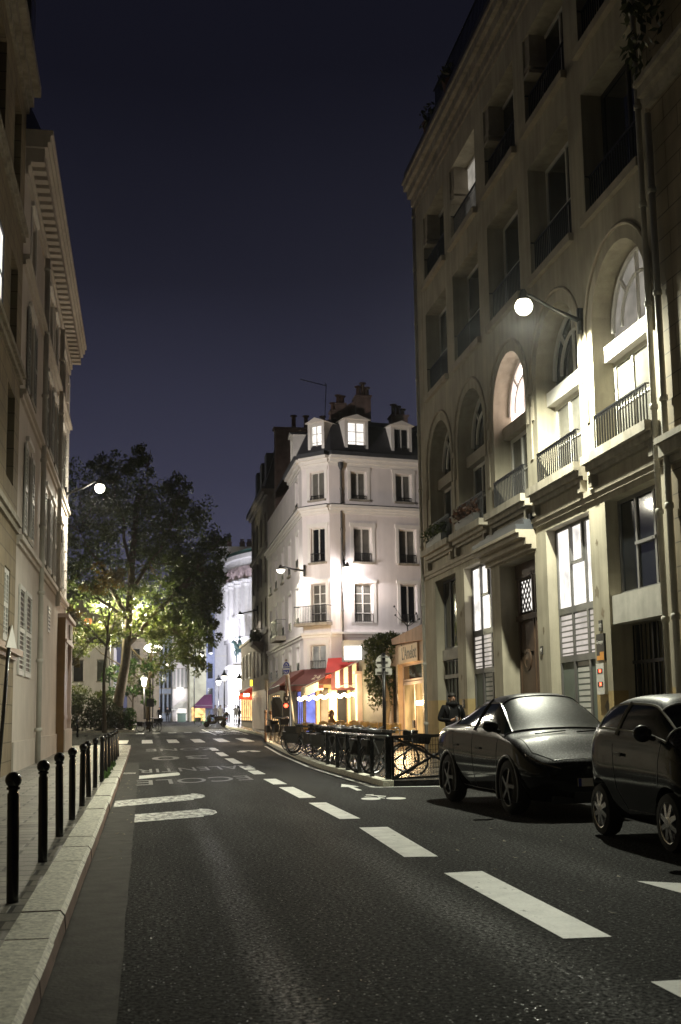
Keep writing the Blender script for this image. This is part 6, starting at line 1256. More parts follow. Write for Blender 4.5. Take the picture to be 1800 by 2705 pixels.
# --- small black city car, cut by the right edge of the photo
S = thing('parked_car', 'small two seat black city car with silver spoked wheels', 'car', (6.25, 12.80, 0), None, True)
K2 = lambda z: z if z < .5 else lerp_tab(z, [(.5, .5), (.7, .74), (.88, 1.02), (1.0, 1.19), (1.1, 1.28), (1.55, 1.645), (1.6, 1.70)])
rg_ = rg
def rg(*a): r = rg_(*a); return [(x, K2(z), dy) for x, z, dy in r]
w8 = (0, 0, 0, 0, 0, 0, .04, -.06, -.1, 0); w9 = (0, 0, 0, 0, 0, 0, 0, -.06, -.1, 0)
st = [(-1.40, rg(.34, .3, .5, .5, .52, .6, .46, .66, .36, .70, .71)), (-1.36, rg(.24, .56, .68, .5, .69, .66, .62, .76, .5, .80, .82)), (-1.26, rg(.19, .68, .79, .5, .80, .76, .74, .88, .6, .91, .94)), (-1.10, rg(.18, .74, .83, .54, .83, .82, .77, .95, .70, .99, 1.02, w8)), (-.98, rg(.18, .74, .825, .55, .825, .84, .775, .97, .69, 1.07, 1.10, w8)), (-.44, rg(.18, .74, .82, .56, .82, .87, .77, 1.0, .62, 1.45, 1.53, w9)), (-.28, rg(.18, .74, .82, .56, .82, .88, .77, 1.01, .61, 1.50, 1.565, w9)), (.35, rg(.18, .74, .82, .56, .825, .89, .77, 1.04, .60, 1.53, 1.59)), (.76, rg(.18, .74, .83, .56, .83, .91, .77, 1.07, .60, 1.50, 1.565)), (1.03, rg(.2, .74, .83, .56, .83, .92, .77, 1.09, .60, 1.41, 1.48)), (1.2, rg(.22, .72, .81, .56, .81, .93, .74, 1.1, .58, 1.25, 1.30)), (1.31, rg(.26, .66, .75, .56, .75, .90, .68, 1.03, .5, 1.08, 1.1)), (1.36, rg(.36, .5, .6, .58, .6, .82, .5, .93, .36, .96, .97))]
def cls2(i, j):
    if j == 5 and 4 <= i <= 8: return 1
    if j >= 6 and i == 4: return 2
    if j >= 6 and i == 9: return 1
    return 0
car_shell(S, st, [(-.94, .83), (.94, .83)], .31, cls2, [('body', M['carpaint']), ('side_window', M['carglass']), ('windscreen', M['carglass'])], M['concrete'], [[(.5, 1.1), (.42, .6), (.2, .36), (-.5, .36)], [(-.78, 1.15), (-.72, .6), (-.5, .36)]], [], [(.42, 1.2), (.34, 1.57)], M['concrete'])
for sx in (-1, 1):
    wheel(S, sx*.725, -.94, .31, sx, .2, 8, 'alloy'); wheel(S, sx*.725, .94, .31, sx, .2, 8, 'alloy')
    mb = MB(); mb.tube([(sx*.88, -.68, 1.2), (sx*.79, -.64, 1.18)], .03, 8); mb.ball((sx*.93, -.66, 1.235), .11, 14, 10, (.95, .75, .85)); mb.build('wing_mirror', M['carpaint'], S, True)
    mb = MB(); mb.bar((sx*.845, .18, .98), (sx*.845, .36, .99), .02, .035); mb.build('door_handle', M['framed'], S)
    mb = MB(); mb.ball((sx*.66, -1.27, .74), .11, 12, 8, (1, .8, .9)); mb.build('headlight', M['carglass'], S, True)
# ================================================================== people
M['skin'] = mat('skin', (.38, .22, .15), .5, var=.1, bump=0); M['coatk'] = mat('black coat', (.006, .006, .0065), .85, spec=.15); M['coatw'] = mat('pale coat', (.50, .47, .46), .8); M['coatl'] = mat('lilac grey jacket', (.22, .20, .25), .8); M['coatg'] = mat('grey coat', (.16, .16, .17), .8); M['trous'] = mat('dark trousers', (.03, .03, .034), .8); M['khaki'] = mat('khaki trousers', (.10, .09, .06), .8); M['hair'] = mat('dark hair', (.012, .009, .007), .7, bump=.4); M['coatb'] = mat('brown jumper', (.17, .08, .035), .85); M['fair'] = mat('auburn hair', (.16, .07, .03), .6, bump=.4)
def figure(name, label, loc, rz, pts, edges, mats, split, h=1.0):
    t = thing(name, label, 'person', loc, None, True); t.rotation_euler = (0, 0, rz); t.scale = (h, h, h)
    names = list(pts); me = bpy.data.meshes.new('body'); me.from_pydata([pts[n][:3] for n in names], [(names.index(a), names.index(b)) for a, b in edges], [])
    o = bpy.data.objects.new('body_tmp', me); COL.objects.link(o); sk = o.modifiers.new('k', 'SKIN'); sk.use_smooth_shade = True
    for i, n in enumerate(names): q = pts[n][3]; v = me.skin_vertices[0].data[i]; v.radius = q if isinstance(q, tuple) else (q, q); v.use_root = (n == 'pelvis')
    s = o.modifiers.new('s', 'SUBSURF'); s.levels = 2; s.render_levels = 2; bpy.context.view_layer.update()
    ev = bpy.data.meshes.new_from_object(o.evaluated_get(bpy.context.evaluated_depsgraph_get())); bpy.data.objects.remove(o); ev.materials.clear()
    for m_ in mats: ev.materials.append(m_)
    for p in ev.polygons: p.material_index = split(p.center); p.use_smooth = True
    b = bpy.data.objects.new('body', ev); COL.objects.link(b); b.parent = t; return t
def stand(step=.0, rh=None, lh=None, w=1.):
    p = dict(pelvis=(0, 0, .95, (.15*w, .11)), spine=(0, 0, 1.14, (.155*w, .11)), chest=(0, 0, 1.33, (.19*w, .125)), neck=(0, 0, 1.49, .058), jaw=(0, -.02, 1.575, (.062, .072)), head=(0, -.015, 1.665, (.076, .095)), crown=(0, 0, 1.73, (.06, .075)))
    for s, k, st_ in ((-1, 'r', step), (1, 'l', -step)):
        p[k+'sh'] = (s*.185*w, .01, 1.41, .07); p[k+'el'] = (s*.255*w, .06-st_*.3, 1.14, .05); p[k+'wr'] = (s*.26*w, -.05-st_*.7, .92, .034); p[k+'pa'] = (s*.255*w, -.08-st_*.8, .84, .03)
        p[k+'hip'] = (s*.10, 0, .88, .095); p[k+'kn'] = (s*.11, -.03+st_*.6, .50, .066); p[k+'an'] = (s*.11, .03+st_*(1.1 if st_ < 0 else 1.6), .09+(.05 if st_ > 0 else 0), .045); p[k+'to'] = (s*.12, -.13+st_*1.1, .045, .04)
    return p
EDG = [('pelvis', 'spine'), ('spine', 'chest'), ('chest', 'neck'), ('neck', 'jaw'), ('jaw', 'head'), ('head', 'crown')]+[e for k in 'rl' for e in (('chest', k+'sh'), (k+'sh', k+'el'), (k+'el', k+'wr'), (k+'wr', k+'pa'), ('pelvis', k+'hip'), (k+'hip', k+'kn'), (k+'kn', k+'an'), (k+'an', k+'to'))]
def fingers(p, E, k, base, dirs, s):
    for i, (dx, dy, dz, l) in enumerate(dirs):
        a = Vector(base)+Vector((dx, dy, dz)).normalized()*.045; b = a+Vector((dx, dy-.3, dz)).normalized()*l*.55; c = b+Vector((dx*.4, -.6, dz*.6-.3)).normalized()*l*.5
        for n, q, r_ in (('a', a, .0105), ('b', b, .0095), ('c', c, .008)): p['%sf%d%s' % (k, i, n)] = (*q, r_)
        E += [(k+'pa', '%sf%da' % (k, i)), ('%sf%da' % (k, i), '%sf%db' % (k, i)), ('%sf%db' % (k, i), '%sf%dc' % (k, i))]
def hair(t, m, beard=False, long_=False):
    mb = MB(); mb.ball((0, .012, 1.695), .105, 16, 12, (.92, 1.1, .86)); mb.v = [(x, y, max(z, 1.66+(.03 if y < -.03 else -.02)) if z < 1.70 else z) for x, y, z in mb.v]; mb.build('hair', m, t, True)
    if long_: mb = MB(); mb.ball((0, .05, 1.56), .12, 12, 10, (.95, .6, 1.3)); mb.build('long_hair', m, t, True)
    if beard: mb = MB(); mb.ball((0, -.045, 1.565), .066, 14, 10, (1.0, .75, .78)); mb.build('beard', m, t, True)
# the man walking toward the camera behind the car
p = stand(.10, w=1.16); p['rel'] = (-.34, .02, 1.14, .062); p['rwr'] = (-.16, -.27, 1.12, .038); p['rpa'] = (-.10, -.31, 1.14, .034); p['rsh'] = (-.22, .01, 1.42, .085); p['lsh'] = (.22, .01, 1.42, .085); p['lel'] = (.33, .06, 1.14, .065); p['lwr'] = (.35, -.02, .90, .04); p['lpa'] = (.345, -.05, .83, .033)
p['spine'] = (0, 0, 1.14, (.19, .14)); p['pelvis'] = (0, 0, .95, (.185, .14)); E_ = list(EDG); fingers(p, E_, 'r', (-.085, -.33, 1.145), [(.5, -.4, .5, .05), (.6, -.3, .2, .055), (.6, -.3, -.1, .055), (.5, -.3, -.4, .045), (-.1, -.5, .8, .045)], -1); fingers(p, E_, 'l', (.345, -.06, .82), [(-.2, -.3, -1, .05), (-.05, -.2, -1, .055), (.1, -.1, -1, .055), (.25, 0, -1, .045), (-.4, -.7, -.5, .04)], 1)
MAN = figure('person', 'bearded man in black jacket with backpack straps walking behind car', (7.62, 28.8, .12), R(10), p, E_, [M['coatk'], M['skin'], M['trous']], lambda c: 1 if c.z > 1.535 or (abs(c.x-.345) < .1 and c.z < .88 and c.y < .02 and c.x > .24) or (c.y < -.29 and c.z > 1.0) else (2 if c.z < .86 else 0), 1.045)
hair(MAN, M['hair'], True); mb = MB(); mb.ball((0, -.105, 1.635), .02, 10, 8, (.75, 1, 1.3)); mb.build('nose', M['skin'], MAN, True)
for s in (-1, 1):
    mb = MB(); mb.ball((s*.033, -.088, 1.665), .012, 8, 6, (1.2, .6, .8)); mb.build('eye', M['hair'], MAN, True); mb = MB(); mb.ball((s*.083, 0, 1.645), .028, 8, 6, (.4, .8, 1.2)); mb.build('ear', M['skin'], MAN, True)
    mb = MB(); mb.tube([(s*.13, .12, 1.12), (s*.15, -.12, 1.22), (s*.14, -.15, 1.36), (s*.125, -.03, 1.49), (s*.12, .12, 1.46)], .02, 6); mb.build('backpack_strap', M['iron'], MAN, True)
mb = MB(); mb.ball((0, .2, 1.24), .2, 12, 10, (.85, .55, 1.25)); mb.build('backpack', M['coatk'], MAN, True)
mb = MB(); mb.tube([(-.27, -.05, .86), (0, -.17, .84), (.27, -.05, .86)], .02, 6); mb.tube([(-.16, 0, 1.505), (0, -.10, 1.51), (.16, 0, 1.505)], .045, 8); mb.build('jacket_hem', M['coatk'], MAN, True)
ph = thing('flask', 'small dark flask with steel lid held by bearded man', 'flask', tuple(Vector((7.62, 28.8, .12))+Matrix.Rotation(R(10), 3, 'Z') @ Vector((-.06, -.37, 1.12))*1.045), None, True); mb = MB(); mb.lathe((0, 0, 0), [(.022, -.05), (.026, -.045), (.026, .06), (.018, .075)], 12); mb.build('body', M['coatg'], ph, True); mb = MB(); mb.lathe((0, 0, .075), [(.02, 0), (.02, .03), (.012, .035)], 10); mb.build('lid', M['chrome'], ph, True)
# woman at a terrace table
p = dict(pelvis=(0, .1, .5, (.15, .13)), spine=(0, .08, .7, (.13, .1)), chest=(0, .03, .92, (.16, .11)), neck=(0, 0, 1.07, .05), jaw=(0, -.03, 1.15, (.055, .065)), head=(0, -.02, 1.24, (.07, .085)), crown=(0, 0, 1.30, (.055, .07)))
for s, k in ((-1, 'r'), (1, 'l')): p[k+'sh'] = (s*.17, .03, .99, .06); p[k+'el'] = (s*.22, -.08, .76, .045); p[k+'wr'] = (s*.1, -.28, .80, .03); p[k+'pa'] = (s*.06, -.34, .82, .028); p[k+'hip'] = (s*.1, .05, .48, .09); p[k+'kn'] = (s*.11, -.36, .5, .065); p[k+'an'] = (s*.11, -.4, .09, .045); p[k+'to'] = (s*.12, -.52, .045, .04)
WM = figure('person', 'woman in brown jumper seated at the lit terrace', (8.15, 51.3, gz(51)+.12), R(65), p, EDG, [M['coatb'], M['skin'], M['trous']], lambda c: 1 if c.z > 1.09 or (c.y < -.27 and c.z > .7) else (2 if c.z < .58 else 0), 1.08)
mb = MB(); mb.ball((0, .03, 1.265), .1, 14, 10, (.95, 1.05, .95)); mb.ball((0, .09, 1.13), .09, 12, 8, (.9, .6, 1.3)); mb.v = [(x, max(y, -.035) if z < 1.29 else y, z) for x, y, z in mb.v]; mb.build('hair', M['fair'], WM, True)
# passers-by at the far end of the street
far = [((8.62, 113., 0), 170, .12, 'coatg', 'khaki', 'person in grey jacket walking away on far pavement beside dark coat'), ((8.95, 114.5, 0), 185, -.1, 'coatw', 'trous', 'person in pale jacket walking close behind the grey jacketed one', 1), ((9.45, 112., 0), 175, .03, 'coatk', 'coatk', 'person in long black coat near the red awning', 1), ((6.95, 117., 0), 20, .05, 'coatl', 'trous', 'person in lilac jacket behind the scooter'), ((7.45, 117., 0), 10, -.04, 'coatw', 'coatw', 'person all in pale clothes beside lilac jacket'), ((8.35, 124., 0), 190, .08, 'coatl', 'trous', 'person in lilac grey top under the street lanterns'), ((8.75, 124., 0), 170, .05, 'coatw', 'trous', 'white haired person under the street lanterns'), ((1.72, 133., 0), 0, .1, 'coatk', 'trous', 'person in dark jacket riding low scooter at far left'), ((2.62, 134., 0), 5, -.03, 'coatk', 'trous', 'person in black standing at far left kerb')]
for f in far:
    (x, y, _), rz, stp, c1, c2, lb = f[:6]; dz = .12 if x > 6 else 0.
    t = figure('person', lb, (x, y, gz(y)+dz), R(rz), stand(stp), EDG, [M[c1], M['skin'], M[c2]], lambda c: 1 if c.z > 1.53 else (2 if c.z < .82 else 0), 1.0)
    hair(t, M['coatw'] if 'white haired' in lb else M['hair'], False, len(f) > 6)
    if 'long black' in lb: mb = MB(); mb.lathe((0, 0, .35), [(.2, 0), (.19, .3), (.17, .6), (.1, .7)], 12); mb.build('coat_skirt', M['coatk'], t, True)
RSc = thing('scooter', 'small scooter with bright headlight under rider at far left', 'scooter', (1.72, 132.8, gz(132.8))); c = Vector((1.72, 132.8, gz(132.8))); mb = MB(); mb.tube([c+Vector((0, .5, .5)), c+Vector((0, .1, .5)), c+Vector((0, -.3, .35)), c+Vector((0, -.5, .9))], [.15, .16, .12, .1], 8); mb.build('body', M['framed'], RSc, True)
for y in (-.55, .5): mb = MB(); mb.torus(c+Vector((0, y, .22)), (1, 0, 0), .16, .06, 14, 6); mb.build('wheel', M['iron'], RSc, True)
mb = MB(); mb.ball(c+Vector((.1, -.62, .75)), .1, 8, 6); mb.build('headlight', M['lampdim'], RSc, True)
# ================================================================== garden, trees, climbing plants
rv = random.Random(21)
strip('garden_kerb', M['kerb'], lambda y: -60., lambda y: -.7, [88.2, 92, 110, 126], .13)
mb = MB(); mb.poly((-60, 88.6, gz(88.6)+.14), (-1.0, 88.6, gz(88.6)+.14), (-1.0, 126, gz(126)+.14), (-60, 126, gz(126)+.14)); struct(mb.build('garden_soil', M['earth']))
def limb(mb, a, b, r0, r1, n=5, wob=.12, rng=rv):
    a, b = Vector(a), Vector(b); L_ = (b-a).length
    pts = [a.lerp(b, k/n)+(Vector((rng.gauss(0, 1), rng.gauss(0, 1), rng.gauss(0, .5)))*wob*L_*.12 if 0 < k < n else Vector((0, 0, 0))) for k in range(n+1)]
    mb.tube(pts, [r0+(r1-r0)*k/n for k in range(n+1)], 8); return pts
def tree(label, base, trunk, limbs, blobs, m, size, r0, twig=True, dens=1.):
    t = thing('tree', label, 'tree', base); mb = MB(); tp = [Vector(p) for p in trunk]; mb.tube(tp, [r0*(1.25 if k == 0 else 1-.55*k/(len(tp)-1)) for k in range(len(tp))], 12)
    ends = []
    for a, b, r in limbs: pts = limb(mb, a, b, r, r*.3); ends.append(pts)
    if twig:
        for (c, rad, n) in blobs:
            src = min((p for e in ends for p in e), key=lambda q: (q-Vector(c)).length)
            for k in range(7):
                q = Vector((c[0]+rv.uniform(-.9, .9)*rad[0], c[1]+rv.uniform(-.9, .9)*rad[1], c[2]+rv.uniform(-.6, .98)*rad[2])); limb(mb, src, q, .07*r0/.5, .015, 4, .25)
    mb.build('trunk', M['trunk'], t, True); lm = MB()
    for (c, rad, n) in blobs:
        nn = int(n*dens); k = max(3, nn//45)
        for _ in range(k):       # leaf clumps inside the blob, leaving gaps
            q = Vector((rv.gauss(0, 1), rv.gauss(0, 1), rv.gauss(0, 1))).normalized()*(rv.random()**.4); w_ = 1.12 if rv.random() < .3 else 1.; cc = (c[0]+q.x*rad[0]*w_, c[1]+q.y*rad[1], c[2]+q.z*rad[2]*w_); s_ = rv.uniform(.25, .75)
            lm.leaves(cc, (s_*rad[0]*.33+.25, s_*rad[1]*.33+.25, s_*rad[2]*.28+.2), nn//k, size, rv)
    lm.build('crown', m, t); return t
g0 = gz(93)
big = [((-5.2, 94, 17), (3.6, 3.5, 4.6), 1900), ((-1.2, 94, 18), (3.8, 3.6, 4.2), 2000), ((2.2, 94, 16.2), (3.2, 3.2, 3.6), 1700), ((4.3, 94, 13.2), (2.2, 3, 3.6), 1300), ((.2, 95, 12.4), (4.2, 3.2, 3.2), 1600), ((-5.5, 95, 12.6), (4., 3, 3.), 1200), ((4.4, 93.5, 9.6), (1.6, 2.4, 2.), 800), ((-2.6, 94, 21.2), (1.8, 2, 1.1), 450), ((-.3, 94, 21.9), (.9, 1.5, 1.3), 300), ((2.6, 94, 19.4), (1.3, 1.6, 1.3), 350), ((5.8, 94, 15.2), (.8, 1.2, 1.1), 180), ((-8.5, 95, 15.5), (3, 3, 4.5), 900), ((3.4, 93, 11.2), (2.2, 2, 2.2), 800), ((5.2, 93.5, 12.2), (1.2, 2, 2.4), 420), ((4.9, 93, 8.0), (1.0, 1.5, 1.6), 330)]
T1 = tree('tall dark broad tree with leaning thick trunk rising from the hedge', (-2.1, 93, g0), [(-2.15, 93, g0), (-1.95, 93, 2.6), (-1.45, 93, 5.5), (-1.2, 93, 9), (-1.0, 93.3, 13.5), (-.6, 93.8, 19)],
     [((-1.35, 93, 7), (3.6, 92.5, 12.5), .24), ((-1.2, 93, 9), (-5, 94, 16), .22), ((-1.1, 93, 11), (2.4, 94, 17), .18), ((-1., 93, 12.5), (-2.5, 94, 20), .16), ((-1.3, 93, 8), (.9, 92, 10.5), .14), ((-1., 93.3, 14), (.2, 94, 21.5), .12), ((2.5, 92.6, 11.), (5.2, 93, 14.5), .1), ((-1.2, 93, 9), (-7, 95, 13), .18), ((2.2, 92.7, 11), (4.6, 93, 9.6), .07)], big, M['leafd'], .34, .46, dens=2.5)
lowb = [((.6, 96, 8.6), (2.6, 2, 1.7), 900), ((2.9, 96, 8.2), (1.8, 2, 1.6), 650), ((-2.6, 97, 8.8), (2.4, 2, 1.5), 600), ((3.6, 95.5, 6.9), (1.3, 1.6, 1.5), 520), ((1.6, 97.5, 6.6), (2.0, 1.5, 1.6), 620), ((-6, 97, 8.2), (2., 2, 2.), 500), ((4.3, 96, 5.6), (.8, 1.2, .9), 250), ((.0, 98.5, 5.2), (1.6, 1.2, 1.8), 420), ((-2.6, 91.3, 8.3), (1.9, 1, 1.4), 420), ((1.0, 91., 8.4), (1.8, 1., 1.3), 430), ((3.3, 91, 7.6), (1.3, 1, 1.7), 380), ((-5.2, 92, 7.0), (1.5, 1, 1.4), 300), ((2.2, 92, 10.2), (1.6, 1, 1.2), 300), ((-.6, 91.3, 10.6), (1.6, 1, 1.2), 260)]
T2 = tree('yellow green tree lit from inside by the garden lamps', (.6, 98, gz(98)), [(.4, 99, gz(98)), (.3, 98.6, 3), (.5, 98, 5.5), (.8, 97, 8.5)], [((.3, 98.3, 4.5), (3.2, 96, 8), .1), ((.4, 98, 5.5), (-2.6, 97, 8.8), .1), ((.5, 97.6, 6), (1.6, 97.5, 7.5), .08), ((.3, 98.4, 4), (-5.5, 97, 8.5), .08)], lowb, M['leafy'], .30, .16, dens=1.8)
T3 = tree('slender straight young tree standing in front of the hedge', (-2.75, 87.9, gz(88)), [(-2.8, 87.9, gz(88)), (-2.85, 87.9, 2.2), (-2.9, 87.9, 4.6), (-2.7, 87.9, 6.8), (-2.55, 87.9, 10)], [((-2.75, 87.9, 6.7), (-4.6, 87.9, 8.6), .09), ((-2.7, 87.9, 6.7), (-2.1, 87.7, 8.6), .08), ((-2.65, 87.9, 7.6), (-3.4, 87.9, 10.4), .08), ((-2.7, 87.9, 6.4), (-1.6, 87.8, 7), .05), ((-2.6, 87.9, 8.6), (-1.5, 88, 11.5), .06), ((-4.0, 87.9, 8.), (-5.2, 87.9, 8.9), .05)],
     [((-5.0, 88, 8.7), (1.0, 1, 1.1), 260), ((-3.4, 88, 11), (1.4, 1.2, 1.6), 330), ((-1.7, 88, 12), (1.2, 1.2, 1.6), 260), ((-5.3, 88, 5.6), (.7, .8, .6), 110)], mat and leafmat('ochre leaves', (.07, .05, .012), (.16, .11, .02)), .34, .15)
T4 = tree('small fresh green maple behind the leaning trunk', (-.9, 95.5, gz(95)), [(-.9, 95.5, gz(95)), (-.85, 95.5, 3.2), (-.7, 95.5, 5)], [((-.85, 95.5, 2.6), (-2.4, 95, 5), .05), ((-.85, 95.5, 3), (.6, 95.3, 4.8), .05)], [((-.3, 95.4, 4.6), (1.5, 1.2, 1.5), 520), ((-2.0, 95.4, 4.6), (1.2, 1, 1.5), 330), ((.0, 95.3, 2.9), (1.1, 1, 1.), 260), ((-1.9, 95.2, 3.0), (1.0, .9, .9), 180)], M['leafg'], .36, .08)
def bush(label, blobs, m, size, name='hedge', cat='hedge'):
    c0 = blobs[0][0]; t = thing(name, label, cat, (c0[0], c0[1], gz(c0[1])+.14)); mb = MB()
    for c, rad, n in blobs: mb.leaves(c, rad, n, size, rv, .8)
    mb.build('foliage', m, t); mb = MB()
    for c, rad, n in blobs:
        for k in range(8): limb(mb, (c[0]+rv.uniform(-.3, .3)*rad[0], c[1], gz(c[1])+.1), (c[0]+rv.uniform(-.8, .8)*rad[0], c[1]+rv.uniform(-.6, .6)*rad[1], c[2]+rv.uniform(0, .8)*rad[2]), .035, .01, 3)
    mb.build('stem', M['trunk'], t); return t
bush('big dark leafy hedge behind the slender tree', [((-4.9, 90, 1.9), (1.9, 1.1, 1.5), 1500), ((-3.1, 90, 1.7), (1.3, 1.1, 1.35), 1100), ((-6.9, 90.3, 2.2), (1.6, 1.2, 1.8), 800)], M['hedge'], .26)
bush('rounded glossy shrub at the foot of leaning trunk', [((-1.75, 89.6, 1.35), (.95, .8, .95), 800)], M['hedge'], .24, 'shrub', 'shrub')
bush('brighter green shrub at right end of the hedge', [((-.98, 89.3, 1.3), (.5, .7, .95), 480)], M['leafg'], .22, 'shrub', 'shrub')
bush('pale green top of the hedge rising at left', [((-5.4, 91.5, 3.3), (1.6, .8, .9), 500), ((-3.2, 91.6, 2.9), (.9, .7, .6), 260)], M['leafy'], .26, 'shrub', 'shrub')
# garden lamps
def mast(label, heads, foot, energy, m='lampdim'):
    t = thing('street_lamp', label, 'street lamp', foot); mb = MB(); top = Vector((foot[0], foot[1], max(h[2] for h in heads)-.4)); mb.tube([foot, tuple(top)], [.09, .05], 8)
    for h in heads: mb.tube([top, (top+Vector(h))/2+Vector((0, 0, .35)), Vector(h)+Vector((0, 0, .12))], .03, 6)
    mb.build('mast', M['iron'], t, True)
    for h in heads:
        mb = MB(); mb.lathe(h, [(.3, .0), (.27, .06), (.08, .16)], 12); mb.build('shade', M['framed'], t, True); mb = MB(); mb.lathe(h, [(.05, -.12), (.22, -.08), (.26, 0)], 12); mb.build('glass', M[m], t, True); lamp_light('lamp_bulb', 'POINT', Vector(h)-Vector((0, 0, .22)), energy, (1, .91, .60), t, .15)
    return t
mast('twin armed garden lamp with two lit heads among the branches', [tuple(at(267, 1598, 94.)), tuple(at(373, 1600, 94.5))], (-1.75, 94.2, gz(94)), 5200)
mast('single lit garden lamp behind the slender tree', [tuple(at(300, 1676, 104.))], (-2.9, 104, gz(104)), 3200)
OL = thing('street_lamp', 'tall old style lantern glowing white beside the hedge', 'street lamp', tuple(at(382, 1900, 94))); c = at(381, 1800, 94.); mb = MB(); mb.tube([at(383, 1900, 94), c-Vector((0, 0, .4))], [.11, .05], 10); mb.build('post', M['frameg'], OL, True); mb = MB(); mb.lathe(c, [(.12, -.4), (.24, .25), (.2, .3)], 8); mb.build('lantern', M['lampdim'], OL); mb = MB(); mb.lathe(c, [(.3, .3), (.1, .5), (.05, .65)], 8); mb.build('lantern_roof', M['iron'], OL); lamp_light('lamp_bulb', 'POINT', c+Vector((.0, -.4, 0)), 260, (1, .95, .85), OL, .2)
FB = thing('floodlight', 'dazzling white lamp glaring through leaves in the garden', 'lamp', tuple(at(405, 1712, 107))); c = at(405, 1712, 107); mb = MB(); mb.ball(c, .5, 12, 8, (1.6, .5, .8)); mb.build('lens', M['lampdim'], FB, True); mb = MB(); mb.tube([(c.x, 107.3, .5), (c.x, 107.3, c.z)], .06, 8); mb.build('post', M['iron'], FB); lamp_light('lamp_bulb', 'POINT', c+Vector((0, -.9, 0)), 4200, (1, .94, .70), FB, .5)
# row of old lanterns at the far end
for i, (x, y, Y, lb) in enumerate(((593, 1790, 118, 'black capped lantern highest above the far crowd'), (578, 1802, 122, 'glowing lantern leftmost before the floodlit wall'), (633, 1798, 112, 'black capped lantern above the bright red awning'), (648, 1791, 106, 'black capped lantern next right of the awning lantern'), (657, 1786, 103, 'black capped lantern partly behind the dark building'))):
    c = at(x, y, Y); t = thing('street_lantern', lb, 'street lantern', (c.x, Y, gz(Y)+.1), 'old street lanterns at the far end'); mb = MB(); mb.tube([(c.x, Y, gz(Y)), (c.x, Y, c.z-.3)], [.09, .05], 8); mb.build('post', M['iron'], t, True); mb = MB(); mb.lathe(c, [(.12, -.3), (.27, .15)], 6); mb.build('lantern', M['lampdim'], t); mb = MB(); mb.lathe(c, [(.36, .15), (.33, .2), (.12, .5), (.05, .75)], 8); mb.build('lantern_roof', M['iron'], t)
    lamp_light('lamp_bulb', 'POINT', c+Vector((-.45, 0, -.2)), 90, (1, .95, .95), t, .2)
for x, y, Y, lb in ((531, 1731, 128., 'small lit lamp at right edge of the tree foliage'), (444, 1757, 132., 'small lit lamp under the tree foliage near blue house')):
    c = at(x, y, Y); t = thing('street_lamp', lb, 'street lamp', (c.x, Y, gz(Y))); mb = MB(); mb.tube([(c.x-.7, Y, gz(Y)), (c.x-.7, Y, c.z), (c.x, Y, c.z+.25)], .05, 8); mb.build('mast', M['iron'], t, True); mb = MB(); mb.ball(c, .22, 10, 8, (1.2, 1, .7)); mb.build('glass', M['lampdim'], t, True); lamp_light('lamp_bulb', 'POINT', c-Vector((0, .2, .5)), 320, (1, .93, .8), t, .2)
# ivy over the low shop front with its trunk
IV = thing('climbing_plant', 'leafy climbing plant covering the low shop front behind round sign', 'plant', (9.9, 48.5, .15)); mb = MB()
px_ = lambda x, y, Y: tuple(at(x, y, Y))
for x, y, Y, r_, n in ((1000, 1712, 50.5, (.6, .5, .5), 420), (1035, 1695, 49.5, (.6, .5, .45), 380), (985, 1745, 51.5, (.35, .5, .6), 330), (980, 1790, 52, (.3, .4, .7), 330), (1015, 1760, 50, (.5, .4, .7), 420), (1030, 1800, 49, (.35, .4, .8), 330), (1000, 1815, 50, (.4, .4, .5), 260), (1060, 1712, 48, (.6, .3, .3), 260), (1085, 1703, 46.5, (.4, .3, .18), 130), (1045, 1740, 48.5, (.35, .3, .5), 240), (1010, 1738, 50, (.55, .5, .55), 420), (1008, 1790, 50, (.4, .4, .7), 320), (1025, 1850, 49, (.2, .3, .5), 120), (985, 1705, 51, (.5, .4, .35), 260), (1015, 1690, 50, (.7, .4, .3), 300), (990, 1830, 50.4, (.35, .3, .8), 260), (1012, 1840, 49, (.3, .3, .6), 200)): mb.leaves(px_(x, y, Y), r_, n, .17, rv, .5)
mb.build('foliage', M['ivy'], IV); mb = MB(); limb(mb, tuple(at(1022, 1945, 46.))[:2]+(.15,), px_(1020, 1760, 48), .13, .07, 6); limb(mb, px_(1020, 1850, 47), px_(990, 1740, 51), .06, .02); limb(mb, px_(1020, 1780, 48), px_(1060, 1700, 48), .05, .02); mb.build('stem', M['trunk'], IV, True)
BT = thing('sapling', 'bare budding sapling in front of white facade', 'plant', tuple(at(1078, 1672, 52))); mb = MB(); b = at(1078, 1672, 52)
limb(mb, b, at(1072, 1570, 52), .03, .012, 4, .05)
for q in ((1042, 1602), (1045, 1625), (1100, 1620), (1108, 1635)): limb(mb, at(1077, 1655, 52), at(*q, 52), .016, .008, 3, .2); mb.ball(at(*q, 52), .05, 6, 5)
mb.build('stem', M['iron'], BT); mb = MB(); mb.lathe((b.x, b.y, 4.0), [(.2, 0), (.26, b.z-4.0+.02)], 12); mb.build('pot', M['pot'], BT)
